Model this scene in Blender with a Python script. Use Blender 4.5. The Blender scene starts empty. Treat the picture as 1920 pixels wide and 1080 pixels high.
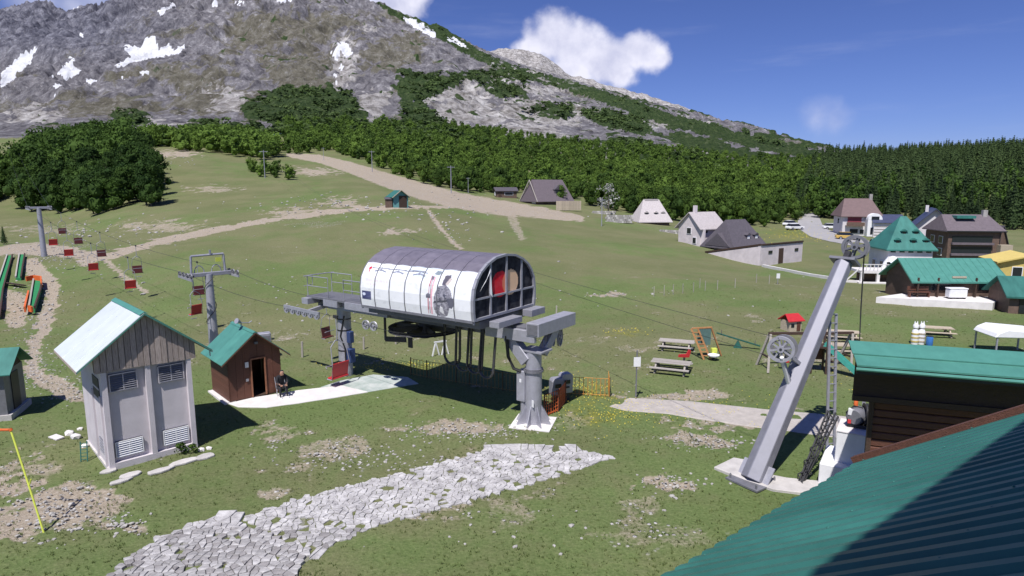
import bpy, bmesh, math, random
import numpy as np
from mathutils import Vector, Matrix
random.seed(7); RNG = np.random.default_rng(11)
R_ = math.radians
scene = bpy.context.scene
COL = scene.collection

# ------------------------------------------------------------------ camera
CAMH = 10.0; FPX = 1186.0; PITCH = R_(9.0)
CP, SP = math.cos(PITCH), math.sin(PITCH)
cam_d = bpy.data.cameras.new('camera'); cam = bpy.data.objects.new('camera', cam_d); COL.objects.link(cam)
cam.location = (0, 0, CAMH); cam.rotation_euler = (R_(90) - PITCH, 0, 0)
cam_d.sensor_width = 36.0; cam_d.lens = 36.0 * FPX / 1920.0
cam_d.clip_start = 0.05; cam_d.clip_end = 12000
scene.camera = cam
scene.render.resolution_x = 1024; scene.render.resolution_y = 576
scene.view_settings.view_transform = 'Standard'; scene.view_settings.look = 'None'
scene.view_settings.exposure = 0.25; scene.view_settings.gamma = 1.0

# ------------------------------------------------------------------ light
SUN_E = R_(60.0); SH = Vector((-0.34, -0.94, 0)).normalized()
SUN_DIR = Vector((SH.x * math.cos(SUN_E), SH.y * math.cos(SUN_E), math.sin(SUN_E)))   # towards the sun
sd = bpy.data.lights.new('sun', 'SUN'); sd.energy = 4.6; sd.angle = R_(0.53); sd.color = (1.0, 0.965, 0.92)
sun = bpy.data.objects.new('sun', sd); COL.objects.link(sun); sun.location = (-40, -40, 90)
sun.rotation_euler = (-SUN_DIR).to_track_quat('-Z', 'Y').to_euler()

def pxray(px, py):
    xn = (px - 960.0) / FPX; yn = (540.0 - py) / FPX
    return Vector((xn, CP + yn * SP, -SP + yn * CP))
def at(px, py, Y):
    d = pxray(px, py); t = Y / d.y
    return Vector((d.x * t, Y, CAMH + d.z * t))
def project(x, y, z):
    dep = y * CP - (z - CAMH) * SP
    up = y * SP + (z - CAMH) * CP
    return 960 + FPX * x / dep, 540 - FPX * up / dep

world = bpy.data.worlds.new('World'); scene.world = world; world.use_nodes = True
def build_world():
    nt = world.node_tree; N = nt.nodes; L = nt.links; N.clear()
    out = N.new('ShaderNodeOutputWorld'); bg = N.new('ShaderNodeBackground')
    sky = N.new('ShaderNodeTexSky'); sky.sky_type = 'NISHITA'; sky.sun_disc = False
    sky.sun_elevation = SUN_E; sky.sun_rotation = math.atan2(SH.x, SH.y)
    sky.altitude = 1550; sky.air_density = 1.0; sky.dust_density = 0.35; sky.ozone_density = 3.0
    bg.inputs['Strength'].default_value = 0.1
    def math_(op, a, b=None, c=None):
        n = N.new('ShaderNodeMath'); n.operation = op
        for i, s in enumerate((a, b, c)):
            if s is None: continue
            if isinstance(s, (int, float)): n.inputs[i].default_value = s
            else: L.new(s, n.inputs[i])
        return n.outputs[0]
    tc = N.new('ShaderNodeTexCoord'); dirv = tc.outputs['Generated']
    def noise(scale, detail, rough=0.55, vec=None):
        n = N.new('ShaderNodeTexNoise'); n.inputs['Scale'].default_value = scale
        n.inputs['Detail'].default_value = detail; n.inputs['Roughness'].default_value = rough
        L.new(vec if vec is not None else dirv, n.inputs['Vector']); return n
    # cumulus: union of puffs given by direction, edges broken up by noise
    warp = noise(9.0, 5.0)
    wv = N.new('ShaderNodeVectorMath'); wv.operation = 'MULTIPLY_ADD'
    sub = N.new('ShaderNodeVectorMath'); sub.operation = 'SUBTRACT'
    L.new(warp.outputs['Color'], sub.inputs[0]); sub.inputs[1].default_value = (0.5, 0.5, 0.5)
    L.new(sub.outputs[0], wv.inputs[0]); wv.inputs[1].default_value = (0.075, 0.075, 0.075); L.new(dirv, wv.inputs[2])
    def puff(px, py, rad):
        d = pxray(px, py).normalized()
        n = N.new('ShaderNodeVectorMath'); n.operation = 'DISTANCE'
        L.new(wv.outputs[0], n.inputs[0]); n.inputs[1].default_value = d
        return math_('SUBTRACT', 1.0, math_('DIVIDE', n.outputs['Value'], rad / FPX))
    def cloud(puffs, lo, hi):
        acc = None
        for p in puffs:
            v = puff(*p); acc = v if acc is None else math_('SMOOTH_MAX', acc, v, 0.25)
        fine = noise(38.0, 6.0, 0.6)
        acc = math_('ADD', acc, math_('MULTIPLY', math_('SUBTRACT', fine.outputs['Fac'], 0.5), 0.38))
        mr = N.new('ShaderNodeMapRange'); mr.interpolation_type = 'SMOOTHSTEP'
        L.new(acc, mr.inputs['Value']); mr.inputs['From Min'].default_value = lo; mr.inputs['From Max'].default_value = hi
        return mr.outputs['Result'], acc
    big, depth = cloud([(1000, 88, 44), (1042, 74, 52), (1095, 98, 56), (1145, 120, 52), (1192, 100, 48), (1220, 106, 38), (1090, 138, 50), (1165, 145, 36)], 0.0, 0.55)
    top, d2 = cloud([(735, -10, 62), (690, -30, 60), (775, 0, 40)], 0.0, 0.55)
    sm, d3 = cloud([(1530, 215, 44), (1565, 222, 38)], 0.1, 1.3)
    sm = math_('MULTIPLY', sm, 0.38)
    lf, d4 = cloud([(60, 5, 80), (200, -5, 70), (150, 20, 60)], 0.05, 1.1)
    lf = math_('MULTIPLY', lf, 0.5)
    # thin cirrus streaks over the whole sky
    mp = N.new('ShaderNodeMapping'); mp.inputs['Rotation'].default_value = (0, 0.25, 0.35); mp.inputs['Scale'].default_value = (2.2, 2.2, 16.0)
    L.new(dirv, mp.inputs['Vector'])
    ci = noise(1.6, 6.0, 0.6, mp.outputs[0])
    mr = N.new('ShaderNodeMapRange'); mr.interpolation_type = 'SMOOTHSTEP'; L.new(ci.outputs['Fac'], mr.inputs['Value'])
    mr.inputs['From Min'].default_value = 0.52; mr.inputs['From Max'].default_value = 0.85; mr.inputs['To Max'].default_value = 0.13
    m = math_('MAXIMUM', big, top); m = math_('MAXIMUM', m, sm); m = math_('MAXIMUM', m, lf); m = math_('MAXIMUM', m, mr.outputs['Result'])
    # cloud brightness: bright tops, greyer folds
    fold = noise(16.0, 6.0, 0.55)
    cr = N.new('ShaderNodeValToRGB'); L.new(fold.outputs['Fac'], cr.inputs['Fac'])
    cr.color_ramp.elements[0].position = 0.32; cr.color_ramp.elements[0].color = (4.6, 4.8, 6.6, 1)
    cr.color_ramp.elements[1].position = 0.62; cr.color_ramp.elements[1].color = (7.6, 7.6, 8.8, 1)
    tint = N.new('ShaderNodeMix'); tint.data_type = 'RGBA'; tint.blend_type = 'MULTIPLY'; tint.inputs['Factor'].default_value = 1.0
    L.new(sky.outputs[0], tint.inputs['A']); tint.inputs['B'].default_value = SKY_TINT
    mix = N.new('ShaderNodeMix'); mix.data_type = 'RGBA'
    L.new(m, mix.inputs['Factor']); L.new(tint.outputs['Result'], mix.inputs['A']); L.new(cr.outputs['Color'], mix.inputs['B'])
    L.new(mix.outputs['Result'], bg.inputs['Color']); L.new(bg.outputs[0], out.inputs['Surface'])
SKY_TINT = (0.46, 0.50, 0.83, 1)
build_world()

# ------------------------------------------------------------------ materials
MATS = {}
def mat(name, col, rough=0.7, metal=0.0, var=0.12, scale=6.0, bump=0.0, bscale=None, spec=0.5, stretch=None, col2=None):
    if name in MATS: return MATS[name]
    m = bpy.data.materials.new(name); m.use_nodes = True; MATS[name] = m
    nt = m.node_tree; N = nt.nodes; L = nt.links; b = N['Principled BSDF']
    b.inputs['Roughness'].default_value = rough; b.inputs['Metallic'].default_value = metal
    b.inputs['Specular IOR Level'].default_value = spec
    tc = N.new('ShaderNodeTexCoord'); mp = N.new('ShaderNodeMapping'); L.new(tc.outputs['Object'], mp.inputs['Vector'])
    if stretch: mp.inputs['Scale'].default_value = stretch
    n = N.new('ShaderNodeTexNoise'); n.inputs['Scale'].default_value = scale; n.inputs['Detail'].default_value = 6.0; n.inputs['Roughness'].default_value = 0.65
    L.new(mp.outputs[0], n.inputs['Vector'])
    oi = N.new('ShaderNodeObjectInfo')
    cr = N.new('ShaderNodeValToRGB'); e = cr.color_ramp.elements
    c2 = col2 or tuple(min(1, c * (1 + var)) for c in col)
    e[0].position = 0.3; e[0].color = (*[c * (1 - var) for c in col], 1); e[1].position = 0.7; e[1].color = (*c2, 1)
    L.new(n.outputs['Fac'], cr.inputs['Fac'])
    hv = N.new('ShaderNodeHueSaturation'); L.new(cr.outputs['Color'], hv.inputs['Color'])
    mr = N.new('ShaderNodeMapRange'); L.new(oi.outputs['Random'], mr.inputs['Value'])
    mr.inputs['To Min'].default_value = 1 - var * 0.6; mr.inputs['To Max'].default_value = 1 + var * 0.6
    L.new(mr.outputs['Result'], hv.inputs['Value']); L.new(hv.outputs['Color'], b.inputs['Base Color'])
    r2 = N.new('ShaderNodeMapRange'); L.new(n.outputs['Fac'], r2.inputs['Value'])
    r2.inputs['To Min'].default_value = max(0.02, rough - 0.12); r2.inputs['To Max'].default_value = min(1, rough + 0.12)
    L.new(r2.outputs['Result'], b.inputs['Roughness'])
    if bump:
        bn = N.new('ShaderNodeTexNoise'); bn.inputs['Scale'].default_value = bscale or scale * 4; bn.inputs['Detail'].default_value = 5
        L.new(mp.outputs[0], bn.inputs['Vector'])
        bp = N.new('ShaderNodeBump'); bp.inputs['Strength'].default_value = bump; bp.inputs['Distance'].default_value = 0.05
        L.new(bn.outputs['Fac'], bp.inputs['Height']); L.new(bp.outputs[0], b.inputs['Normal'])
    return m

# ------------------------------------------------------------------ mesh helpers
def tag(o, label=None, cat=None, group=None, kind=None):
    if label: o['label'] = label
    if cat: o['category'] = cat
    if group: o['group'] = group
    if kind: o['kind'] = kind
    return o
def empty(name, loc=(0, 0, 0), rz=0.0, label=None, cat=None, group=None):
    o = bpy.data.objects.new(name, None); COL.objects.link(o); o.location = loc; o.rotation_euler = (0, 0, rz)
    o.empty_display_size = 0.2
    return tag(o, label, cat, group)
def V(*a): return Vector(a)

class MB:
    def __init__(s): s.v = []; s.f = []
    def add(s, vs, fs):
        o = len(s.v); s.v += [tuple(v) for v in vs]; s.f += [tuple(i + o for i in f) for f in fs]; return s
    def box(s, cx, cy, cz, sx, sy, sz, rz=0.0):
        c, n = math.cos(rz), math.sin(rz); vs = []
        for dz in (-.5, .5):
            for dx, dy in ((-.5, -.5), (.5, -.5), (.5, .5), (-.5, .5)):
                x, y = dx * sx, dy * sy; vs.append((cx + x * c - y * n, cy + x * n + y * c, cz + dz * sz))
        return s.add(vs, [(3, 2, 1, 0), (4, 5, 6, 7), (0, 1, 5, 4), (1, 2, 6, 5), (2, 3, 7, 6), (3, 0, 4, 7)])
    def beam(s, p, q, w, h, up=(0, 0, 1), w2=None, h2=None):
        p, q, up = Vector(p), Vector(q), Vector(up); d = (q - p).normalized()
        if abs(d.dot(up)) > .98: up = Vector((0, 1, 0))
        r = d.cross(up).normalized(); u = r.cross(d).normalized(); vs = []
        for c, a, b in ((p, w, h), (q, w2 or w, h2 or h)):
            for dx, dy in ((-.5, -.5), (.5, -.5), (.5, .5), (-.5, .5)): vs.append(c + r * dx * a + u * dy * b)
        return s.add(vs, [(3, 2, 1, 0), (4, 5, 6, 7), (0, 1, 5, 4), (1, 2, 6, 5), (2, 3, 7, 6), (3, 0, 4, 7)])
    def tube(s, path, r, n=8, close=False):
        path = [Vector(p) for p in path]; k = len(path); rs = r if isinstance(r, (list, tuple)) else [r] * k
        vs = []; ref = Vector((0, 0, 1))
        for i, p in enumerate(path):
            if close: d = (path[(i + 1) % k] - path[i - 1]).normalized()
            else: d = (path[min(i + 1, k - 1)] - path[max(i - 1, 0)]).normalized()
            rr = ref if abs(d.dot(ref)) < .95 else Vector((0.31, .95, 0.05))
            a = d.cross(rr).normalized(); b = a.cross(d).normalized()
            for j in range(n):
                t = 2 * math.pi * j / n; vs.append(p + (a * math.cos(t) + b * math.sin(t)) * rs[i])
        fs = []
        for i in range(k if close else k - 1):
            for j in range(n):
                i2 = (i + 1) % k
                fs.append((i * n + j, i * n + (j + 1) % n, i2 * n + (j + 1) % n, i2 * n + j))
        if not close: fs += [tuple(range(n - 1, -1, -1)), tuple(range((k - 1) * n, k * n))]
        return s.add(vs, fs)
    def ext(s, poly, vec):
        n = len(poly); poly = [Vector(p) for p in poly]; vec = Vector(vec)
        fs = [tuple(range(n - 1, -1, -1)), tuple(range(n, 2 * n))] + [(i, (i + 1) % n, n + (i + 1) % n, n + i) for i in range(n)]
        return s.add(poly + [p + vec for p in poly], fs)
    def lathe(s, prof, c=(0, 0, 0), axis=(0, 0, 1), n=16):
        c = Vector(c); ax = Vector(axis).normalized(); rr = Vector((1, 0, 0)) if abs(ax.x) < .9 else Vector((0, 1, 0))
        a = ax.cross(rr).normalized(); b = ax.cross(a).normalized(); vs = []
        for r, z in prof:
            for j in range(n):
                t = 2 * math.pi * j / n; vs.append(c + ax * z + (a * math.cos(t) + b * math.sin(t)) * r)
        k = len(prof); fs = []
        for i in range(k - 1):
            for j in range(n): fs.append((i * n + j, i * n + (j + 1) % n, (i + 1) * n + (j + 1) % n, (i + 1) * n + j))
        fs += [tuple(range(n - 1, -1, -1)), tuple(range((k - 1) * n, k * n))]
        return s.add(vs, fs)
    def mesh(s, name, m, smooth=False):
        me = bpy.data.meshes.new(name); me.from_pydata(s.v, [], s.f); me.update()
        bm = bmesh.new(); bm.from_mesh(me); bmesh.ops.recalc_face_normals(bm, faces=bm.faces); bm.to_mesh(me); bm.free()
        if m is not None: me.materials.append(m)
        if smooth:
            for p in me.polygons: p.use_smooth = True
            try: me.set_sharp_from_angle(angle=R_(40))
            except Exception: pass
        return me
    def build(s, name, m, parent=None, smooth=False, bevel=0.0, loc=None, label=None):
        o = bpy.data.objects.new(name, s.mesh(name, m, smooth)); COL.objects.link(o)
        if parent is not None: o.parent = parent
        if loc is not None: o.location = loc
        if bevel:
            bv = o.modifiers.new('bevel', 'BEVEL'); bv.width = bevel; bv.segments = 1; bv.limit_method = 'ANGLE'
        if label: o['label'] = label
        return o
def inst(me, name, parent=None, loc=(0, 0, 0), rot=(0, 0, 0), sc=(1, 1, 1)):
    o = bpy.data.objects.new(name, me); COL.objects.link(o); o.location = loc; o.rotation_euler = rot; o.scale = sc
    if parent is not None: o.parent = parent
    return o
def copy_tree(o, parent=None):
    c = o.copy(); COL.objects.link(c); c.parent = parent
    for ch in o.children: copy_tree(ch, c)
    return c
def np_mesh(name, verts, faces_flat, loop_counts, m, smooth=False):
    """fast mesh from numpy: faces_flat = vertex indices, loop_counts = corners per face"""
    me = bpy.data.meshes.new(name); nv = len(verts); nf = len(loop_counts)
    me.vertices.add(nv); me.vertices.foreach_set('co', np.asarray(verts, np.float32).ravel())
    me.loops.add(len(faces_flat)); me.loops.foreach_set('vertex_index', np.asarray(faces_flat, np.int32))
    ls = np.zeros(nf, np.int32); ls[1:] = np.cumsum(loop_counts)[:-1]
    me.polygons.add(nf); me.polygons.foreach_set('loop_start', ls)
    try: me.polygons.foreach_set('loop_total', np.asarray(loop_counts, np.int32))
    except Exception: pass
    me.update(calc_edges=True)
    if m is not None: me.materials.append(m)
    me.polygons.foreach_set('use_smooth', np.full(nf, smooth, bool))
    return me
def add_obj(name, me, parent=None):
    o = bpy.data.objects.new(name, me); COL.objects.link(o)
    if parent is not None: o.parent = parent
    return o

# ------------------------------------------------------------------ numpy noise
_PERM = np.random.default_rng(3).permutation(512).astype(np.int64)
_GR = np.random.default_rng(4).uniform(0, 2 * np.pi, 512); _GX, _GY = np.cos(_GR), np.sin(_GR)
def perlin(x, y):
    xi = np.floor(x).astype(np.int64); yi = np.floor(y).astype(np.int64); xf = x - xi; yf = y - yi
    def g(ix, iy, dx, dy):
        h = _PERM[(_PERM[ix & 511] + iy) & 511]; return _GX[h] * dx + _GY[h] * dy
    u = xf * xf * xf * (xf * (xf * 6 - 15) + 10); v = yf * yf * yf * (yf * (yf * 6 - 15) + 10)
    n00 = g(xi, yi, xf, yf); n10 = g(xi + 1, yi, xf - 1, yf); n01 = g(xi, yi + 1, xf, yf - 1); n11 = g(xi + 1, yi + 1, xf - 1, yf - 1)
    return 1.5 * ((n00 * (1 - u) + n10 * u) * (1 - v) + (n01 * (1 - u) + n11 * u) * v)
def fbm(x, y, oct=5, gain=.5):
    r = np.zeros_like(x); a = 1.0
    for i in range(oct): r += a * perlin(x * 2 ** i + 13.7 * i, y * 2 ** i - 7.1 * i); a *= gain
    return r
def sstep(x, lo, hi):
    t = np.clip((x - lo) / (hi - lo), 0, 1); return t * t * (3 - 2 * t)
# ------------------------------------------------------------------ terrain height field
def zpix(py, Y):
    return at(960, py, Y).z
# per picture column: (distance, picture row the ground has there) measured on the photograph
_COLS = {
 -420: [(100, 455), (140, 400), (200, 330), (300, 285), (450, 240), (800, 150), (1500, 40), (1700, 60)],
 0:    [(72, 482), (100, 450), (140, 400), (200, 318), (300, 275), (450, 240), (800, 150), (1500, 34), (1700, 60)],
 130:  [(72, 478), (95, 452), (140, 402), (200, 310), (300, 270), (450, 235), (800, 140), (1450, 6), (1700, 40)],
 195:  [(72, 475), (95, 445), (140, 385), (200, 300), (300, 268), (450, 230), (800, 140), (1400, 30), (1600, 60)],
 250:  [(72, 474), (95, 437), (140, 366), (200, 286), (225, 280), (300, 268), (450, 228), (800, 130), (1400, 12), (1600, 30)],
 400:  [(72, 462), (95, 425), (140, 362), (200, 298), (240, 278), (300, 265), (450, 226), (800, 120), (1500, -60), (1800, -50)],
 600:  [(72, 462), (105, 400), (140, 358), (200, 312), (250, 286), (300, 268), (450, 228), (800, 115), (1400, -50), (1700, -45)],
 690:  [(72, 466), (108, 391), (140, 356), (200, 318), (250, 290), (300, 272), (450, 230), (800, 118), (1300, -4), (1500, 20)],
 750:  [(72, 470), (110, 388), (160, 350), (200, 326), (250, 298), (300, 276), (450, 232), (800, 122), (1250, 22), (1450, 40)],
 850:  [(72, 478), (115, 394), (160, 366), (200, 345), (250, 312), (300, 285), (450, 238), (800, 130), (1150, 58), (1350, 80)],
 900:  [(72, 480), (120, 400), (165, 373), (200, 352), (250, 320), (300, 292), (450, 240), (800, 150), (1100, 92), (1300, 115)],
 1050: [(72, 492), (125, 412), (160, 383), (200, 366), (250, 338), (300, 310), (420, 265), (650, 210), (1000, 147), (1200, 165)],
 1250: [(60, 530), (85, 482), (140, 421), (170, 405), (250, 365), (300, 335), (420, 285), (600, 245), (850, 203), (1000, 215)],
 1400: [(60, 540), (85, 497), (130, 445), (170, 419), (250, 380), (330, 335), (450, 290), (750, 242), (900, 255)],
 1540: [(60, 542), (85, 500), (130, 445), (170, 424), (250, 375), (330, 335), (420, 308), (600, 284), (720, 292)],
 1650: [(60, 545), (85, 502), (130, 447), (170, 426), (230, 375), (300, 328), (400, 305), (500, 302), (600, 310)],
 1800: [(60, 549), (85, 505), (130, 447), (170, 428), (230, 368), (300, 318), (380, 298), (450, 300), (600, 310)],
 1950: [(60, 549), (85, 505), (130, 447), (170, 428), (230, 362), (300, 310), (380, 290), (450, 292), (600, 310)],
 2400: [(60, 549), (85, 505), (130, 447), (170, 428), (230, 355), (300, 300), (380, 280), (450, 282), (600, 300)],
}
_NA, _NY = 361, 420
_A = np.linspace(-1.25, 1.35, _NA); _LY = np.linspace(math.log(6), math.log(4200), _NY)
def _table():
    cols = sorted(_COLS); ca = np.array([(c - 960) / FPX / .985 for c in cols]); T = []
    for c in cols:
        pts = [(6, 0.0), (30, 0.0), (45, 0.12)]
        for Y, py in _COLS[c]: pts.append((Y, zpix(py, Y)))
        zl = pts[-1]; pts.append((4200, zl[1] - 0.12 * (4200 - zl[0])))
        T.append(np.interp(np.exp(_LY), [p[0] for p in pts], [p[1] for p in pts]))
    T = np.array(T); D = np.empty((_NA, _NY))
    for j in range(_NY): D[:, j] = np.interp(_A, ca, T[:, j])
    def blur(D, k, ax):
        w = np.hanning(k + 2)[1:-1]; w /= w.sum()
        P = np.pad(D, [(k // 2, k // 2) if a == ax else (0, 0) for a in (0, 1)], mode='edge')
        return np.apply_along_axis(lambda r: np.convolve(r, w, 'valid'), ax, P)
    return blur(blur(D, 9, 0), 11, 1)
_T = _table()
def zt(x, y):
    """ground height, vectorised"""
    x = np.asarray(x, float); y = np.asarray(y, float); yy = np.maximum(y, 6.01)
    fa = np.clip((x / yy - _A[0]) / (_A[1] - _A[0]), 0, _NA - 1.001); fy = np.clip((np.log(yy) - _LY[0]) / (_LY[1] - _LY[0]), 0, _NY - 1.001)
    ia = fa.astype(int); iy = fy.astype(int); u = fa - ia; v = fy - iy
    z = (_T[ia, iy] * (1 - u) + _T[ia + 1, iy] * u) * (1 - v) + (_T[ia, iy + 1] * (1 - u) + _T[ia + 1, iy + 1] * u) * v
    w1 = sstep(yy, 14, 60)
    z = z + .05 * fbm(x * .25, y * .25, 3) + w1 * .22 * fbm(x * .05 + 5, y * .05, 3)
    wm = sstep(yy, 300, 700)
    if np.any(wm > 0):
        ridge = (1 - np.abs(fbm(x / 150 + 3, y / 150, 5, .55))) - .6
        fine = 1 - np.abs(fbm(x / 38, y / 38 + 9, 4, .6))
        left = sstep(-x, -150, 500)
        amp = wm * (11 + 26 * left)
        crag = 1 - np.abs(fbm(x / 60 + 2, y / 110, 4, .6))
        z = z + amp * ridge + wm * 6.0 * (fine - .7) + wm * left * sstep(yy, 900, 1300) * 26 * (crag - .75)
    return z
def G(px, py, zoff=0.0):
    """the point of the ground seen at a pixel of the photograph"""
    d = pxray(px, py); Ys = np.geomspace(7, 3500, 1600); t = Ys / d.y
    dz = CAMH + d.z * t - zt(d.x * t, Ys); k = np.argmax(dz < 0)
    if k == 0: k = len(Ys) - 1
    a, b = Ys[k - 1], Ys[k]; fa, fb = dz[k - 1], dz[k]; Y = a + (b - a) * fa / (fa - fb)
    p = at(px, py, Y); return Vector((p.x, p.y, float(zt(p.x, p.y)) + zoff))
def gz(x, y): return float(zt(x, y))

# ------------------------------------------------------------------ masks measured in the photograph, stored on the ground mesh
def poly_dist(px, py, pts):
    """distance (pixels) to a polyline; each point (x, y, halfwidth); returns distance/halfwidth"""
    best = np.full(px.shape, 1e9)
    for (x0, y0, w0), (x1, y1, w1) in zip(pts[:-1], pts[1:]):
        dx, dy = x1 - x0, y1 - y0; t = np.clip(((px - x0) * dx + (py - y0) * dy) / (dx * dx + dy * dy + 1e-9), 0, 1)
        d = np.hypot(px - x0 - t * dx, (py - y0 - t * dy)) / (w0 + (w1 - w0) * t); best = np.minimum(best, d)
    return best
def blob(px, py, cx, cy, rx, ry, rot=0.0):
    c, s = math.cos(rot), math.sin(rot); dx, dy = px - cx, py - cy
    return 1 - np.hypot((dx * c + dy * s) / rx, (-dx * s + dy * c) / ry)
def inpoly(px, py, pts):
    r = np.zeros(px.shape, bool); n = len(pts)
    for i in range(n):
        (x0, y0), (x1, y1) = pts[i], pts[(i + 1) % n]
        if y0 == y1: continue
        c = ((y0 > py) != (y1 > py)) & (px < (x1 - x0) * (py - y0) / (y1 - y0) + x0); r ^= c
    return r

def grid_sheet(name, a0, a1, na, y0, y1, ny, m, maskfn):
    A = np.linspace(a0, a1, na); Y = np.geomspace(y0, y1, ny); AA, YY = np.meshgrid(A, Y); X = AA * YY
    Z = zt(X.ravel(), YY.ravel()).reshape(X.shape)
    i = np.arange(na * ny).reshape(ny, na)
    q = np.stack([i[:-1, :-1], i[:-1, 1:], i[1:, 1:], i[1:, :-1]], -1).reshape(-1)
    X1, Y1, Z1 = X.ravel(), YY.ravel(), Z.ravel(); px, py = project(X1, Y1, Z1)
    cols, dz = maskfn(X1, Y1, Z1, px, py)
    V_ = np.stack([X1, Y1, Z1 + dz], 1)
    me = np_mesh(name, V_, q, np.full((na - 1) * (ny - 1), 4), m, smooth=True)
    for nm, c in cols.items():
        at_ = me.color_attributes.new(nm, 'FLOAT_COLOR', 'POINT'); at_.data.foreach_set('color', np.ascontiguousarray(c, np.float32).ravel())
    return add_obj(name, me)

def near_mask(X, Y, Z, px, py):
    n1 = fbm(X * .35, Y * .35, 5, .6); n2 = fbm(X * 1.6, Y * 1.6, 3, .6); n3 = fbm(X * .06 + 40, Y * .06, 4)
    sc = np.clip(60 / Y, .25, 3)
    jx, jy = px + n2 * 7 * sc + n1 * 5 * sc, py + n1 * 5 * sc
    dirt = np.zeros_like(X); stone = np.zeros_like(X); yel = np.zeros_like(X)
    def road(pts, lo=1.15, hi=.75): return sstep(-poly_dist(jx, jy, pts), -lo, -hi)
    # access track, sandy ski run, footpaths on the left
    dirt = np.maximum(dirt, road([(150, 492, 5), (215, 476, 7), (290, 455, 7), (400, 432, 6), (520, 410, 5), (620, 397, 5), (690, 390, 4), (760, 388, 3), (850, 388, 2)]))
    dirt = np.maximum(dirt, road([(540, 290, 4), (600, 298, 8), (660, 315, 11), (720, 336, 14), (790, 358, 17), (860, 376, 16), (930, 388, 15), (1010, 398, 11), (1090, 410, 6)]))
    dirt = np.maximum(dirt, .9 * road([(0, 470, 10), (60, 466, 12), (120, 470, 12), (170, 480, 8), (215, 476, 6)]))
    dirt = np.maximum(dirt, road([(60, 500, 18), (95, 530, 14), (98, 570, 14), (80, 610, 15), (62, 650, 14), (58, 690, 15), (80, 715, 15), (125, 730, 14), (160, 745, 10)]))
    dirt = np.maximum(dirt, .8 * road([(10, 560, 22), (40, 570, 20), (30, 600, 20)]))
    dirt = np.maximum(dirt, .75 * road([(200, 490, 5), (235, 520, 6), (275, 548, 4)]))
    dirt = np.maximum(dirt, .9 * road([(800, 390, 3), (825, 425, 4), (850, 455, 4), (868, 468, 3)]))
    dirt = np.maximum(dirt, .6 * road([(955, 395, 8), (965, 420, 10), (978, 445, 6)]))
    # bare patches
    for cx, cy, rx, ry, s in ((90, 935, 130, 75, 1), (130, 960, 120, 45, .9), (30, 985, 80, 40, .9), (250, 985, 60, 20, .8), (1270, 905, 75, 22, .9), (1330, 830, 90, 12, .8),
            (860, 800, 150, 20, .75), (520, 812, 60, 22, .6), (620, 845, 90, 30, .6), (1060, 795, 60, 20, .4), (740, 435, 42, 8, .8), (1145, 553, 45, 5, .9), (330, 288, 60, 10, .9), (400, 355, 60, 9, .6),
            (1400, 790, 130, 30, .7), (1280, 745, 130, 9, .8), (1540, 635, 60, 8, .4), (1460, 770, 40, 10, .5), (640, 380, 50, 12, .7), (560, 398, 70, 12, .7), (500, 925, 60, 14, .6), (960, 960, 120, 40, .45), (1200, 950, 60, 25, .5),
            (1230, 1000, 160, 40, .4), (70, 880, 80, 30, .6), (590, 322, 60, 10, .8), (300, 425, 120, 14, .6), (90, 430, 110, 12, .5), (1490, 675, 80, 14, .5), (1560, 690, 70, 10, .4), (1100, 640, 70, 10, .3), (1660, 520, 60, 10, .3)):
        b = blob(jx, jy, cx, cy, rx, ry) + .55 * n1 + .35 * n2
        dirt = np.maximum(dirt, s * sstep(b, .12, .55))
    # the ground under the station shadow and round the near field: thin wear
    dirt = np.maximum(dirt, .55 * sstep(n1 + .4 * n2 + .5 * n3, .62, 1.1) * sstep(-Y, -120, -20))
    stone = np.maximum(stone, dirt * sstep(n2 + .3 * n1, -.2, .5))
    for cx, cy, rx, ry in ((660, 865, 110, 30), (140, 730, 80, 20), (90, 960, 110, 60), (870, 812, 150, 20), (100, 470, 120, 18), (230, 985, 60, 20), (1270, 905, 70, 20), (60, 690, 60, 40), (600, 420, 60, 10), (1240, 990, 90, 30), (1340, 835, 90, 14), (500, 830, 60, 20)):
        stone = np.maximum(stone, sstep(blob(jx, jy, cx, cy, rx, ry) + .6 * n1 + .3 * n2, .15, .8))
    # flowers / fresh grass
    for cx, cy, rx, ry in ((760, 690, 130, 12), (1090, 740, 90, 40), (1140, 780, 110, 30), (1180, 625, 60, 12), (1480, 440, 70, 18), (1700, 720, 90, 40)):
        yel = np.maximum(yel, sstep(blob(px, py, cx, cy, rx, ry) + .3 * n1, .1, .7))
    # gravel drive right of the middle and the village street: real sheets lie there, keep soil below
    dry = np.clip(.5 + .55 * n3 + .25 * n1, 0, 1)
    one = np.ones_like(X)
    return {'mask': np.stack([dirt, stone, yel, one], 1), 'tone': np.stack([dry, np.clip(.5 + .5 * n2, 0, 1), sstep(Y, 25, 90), one], 1)}, np.zeros_like(X) - .05 * dirt

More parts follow.
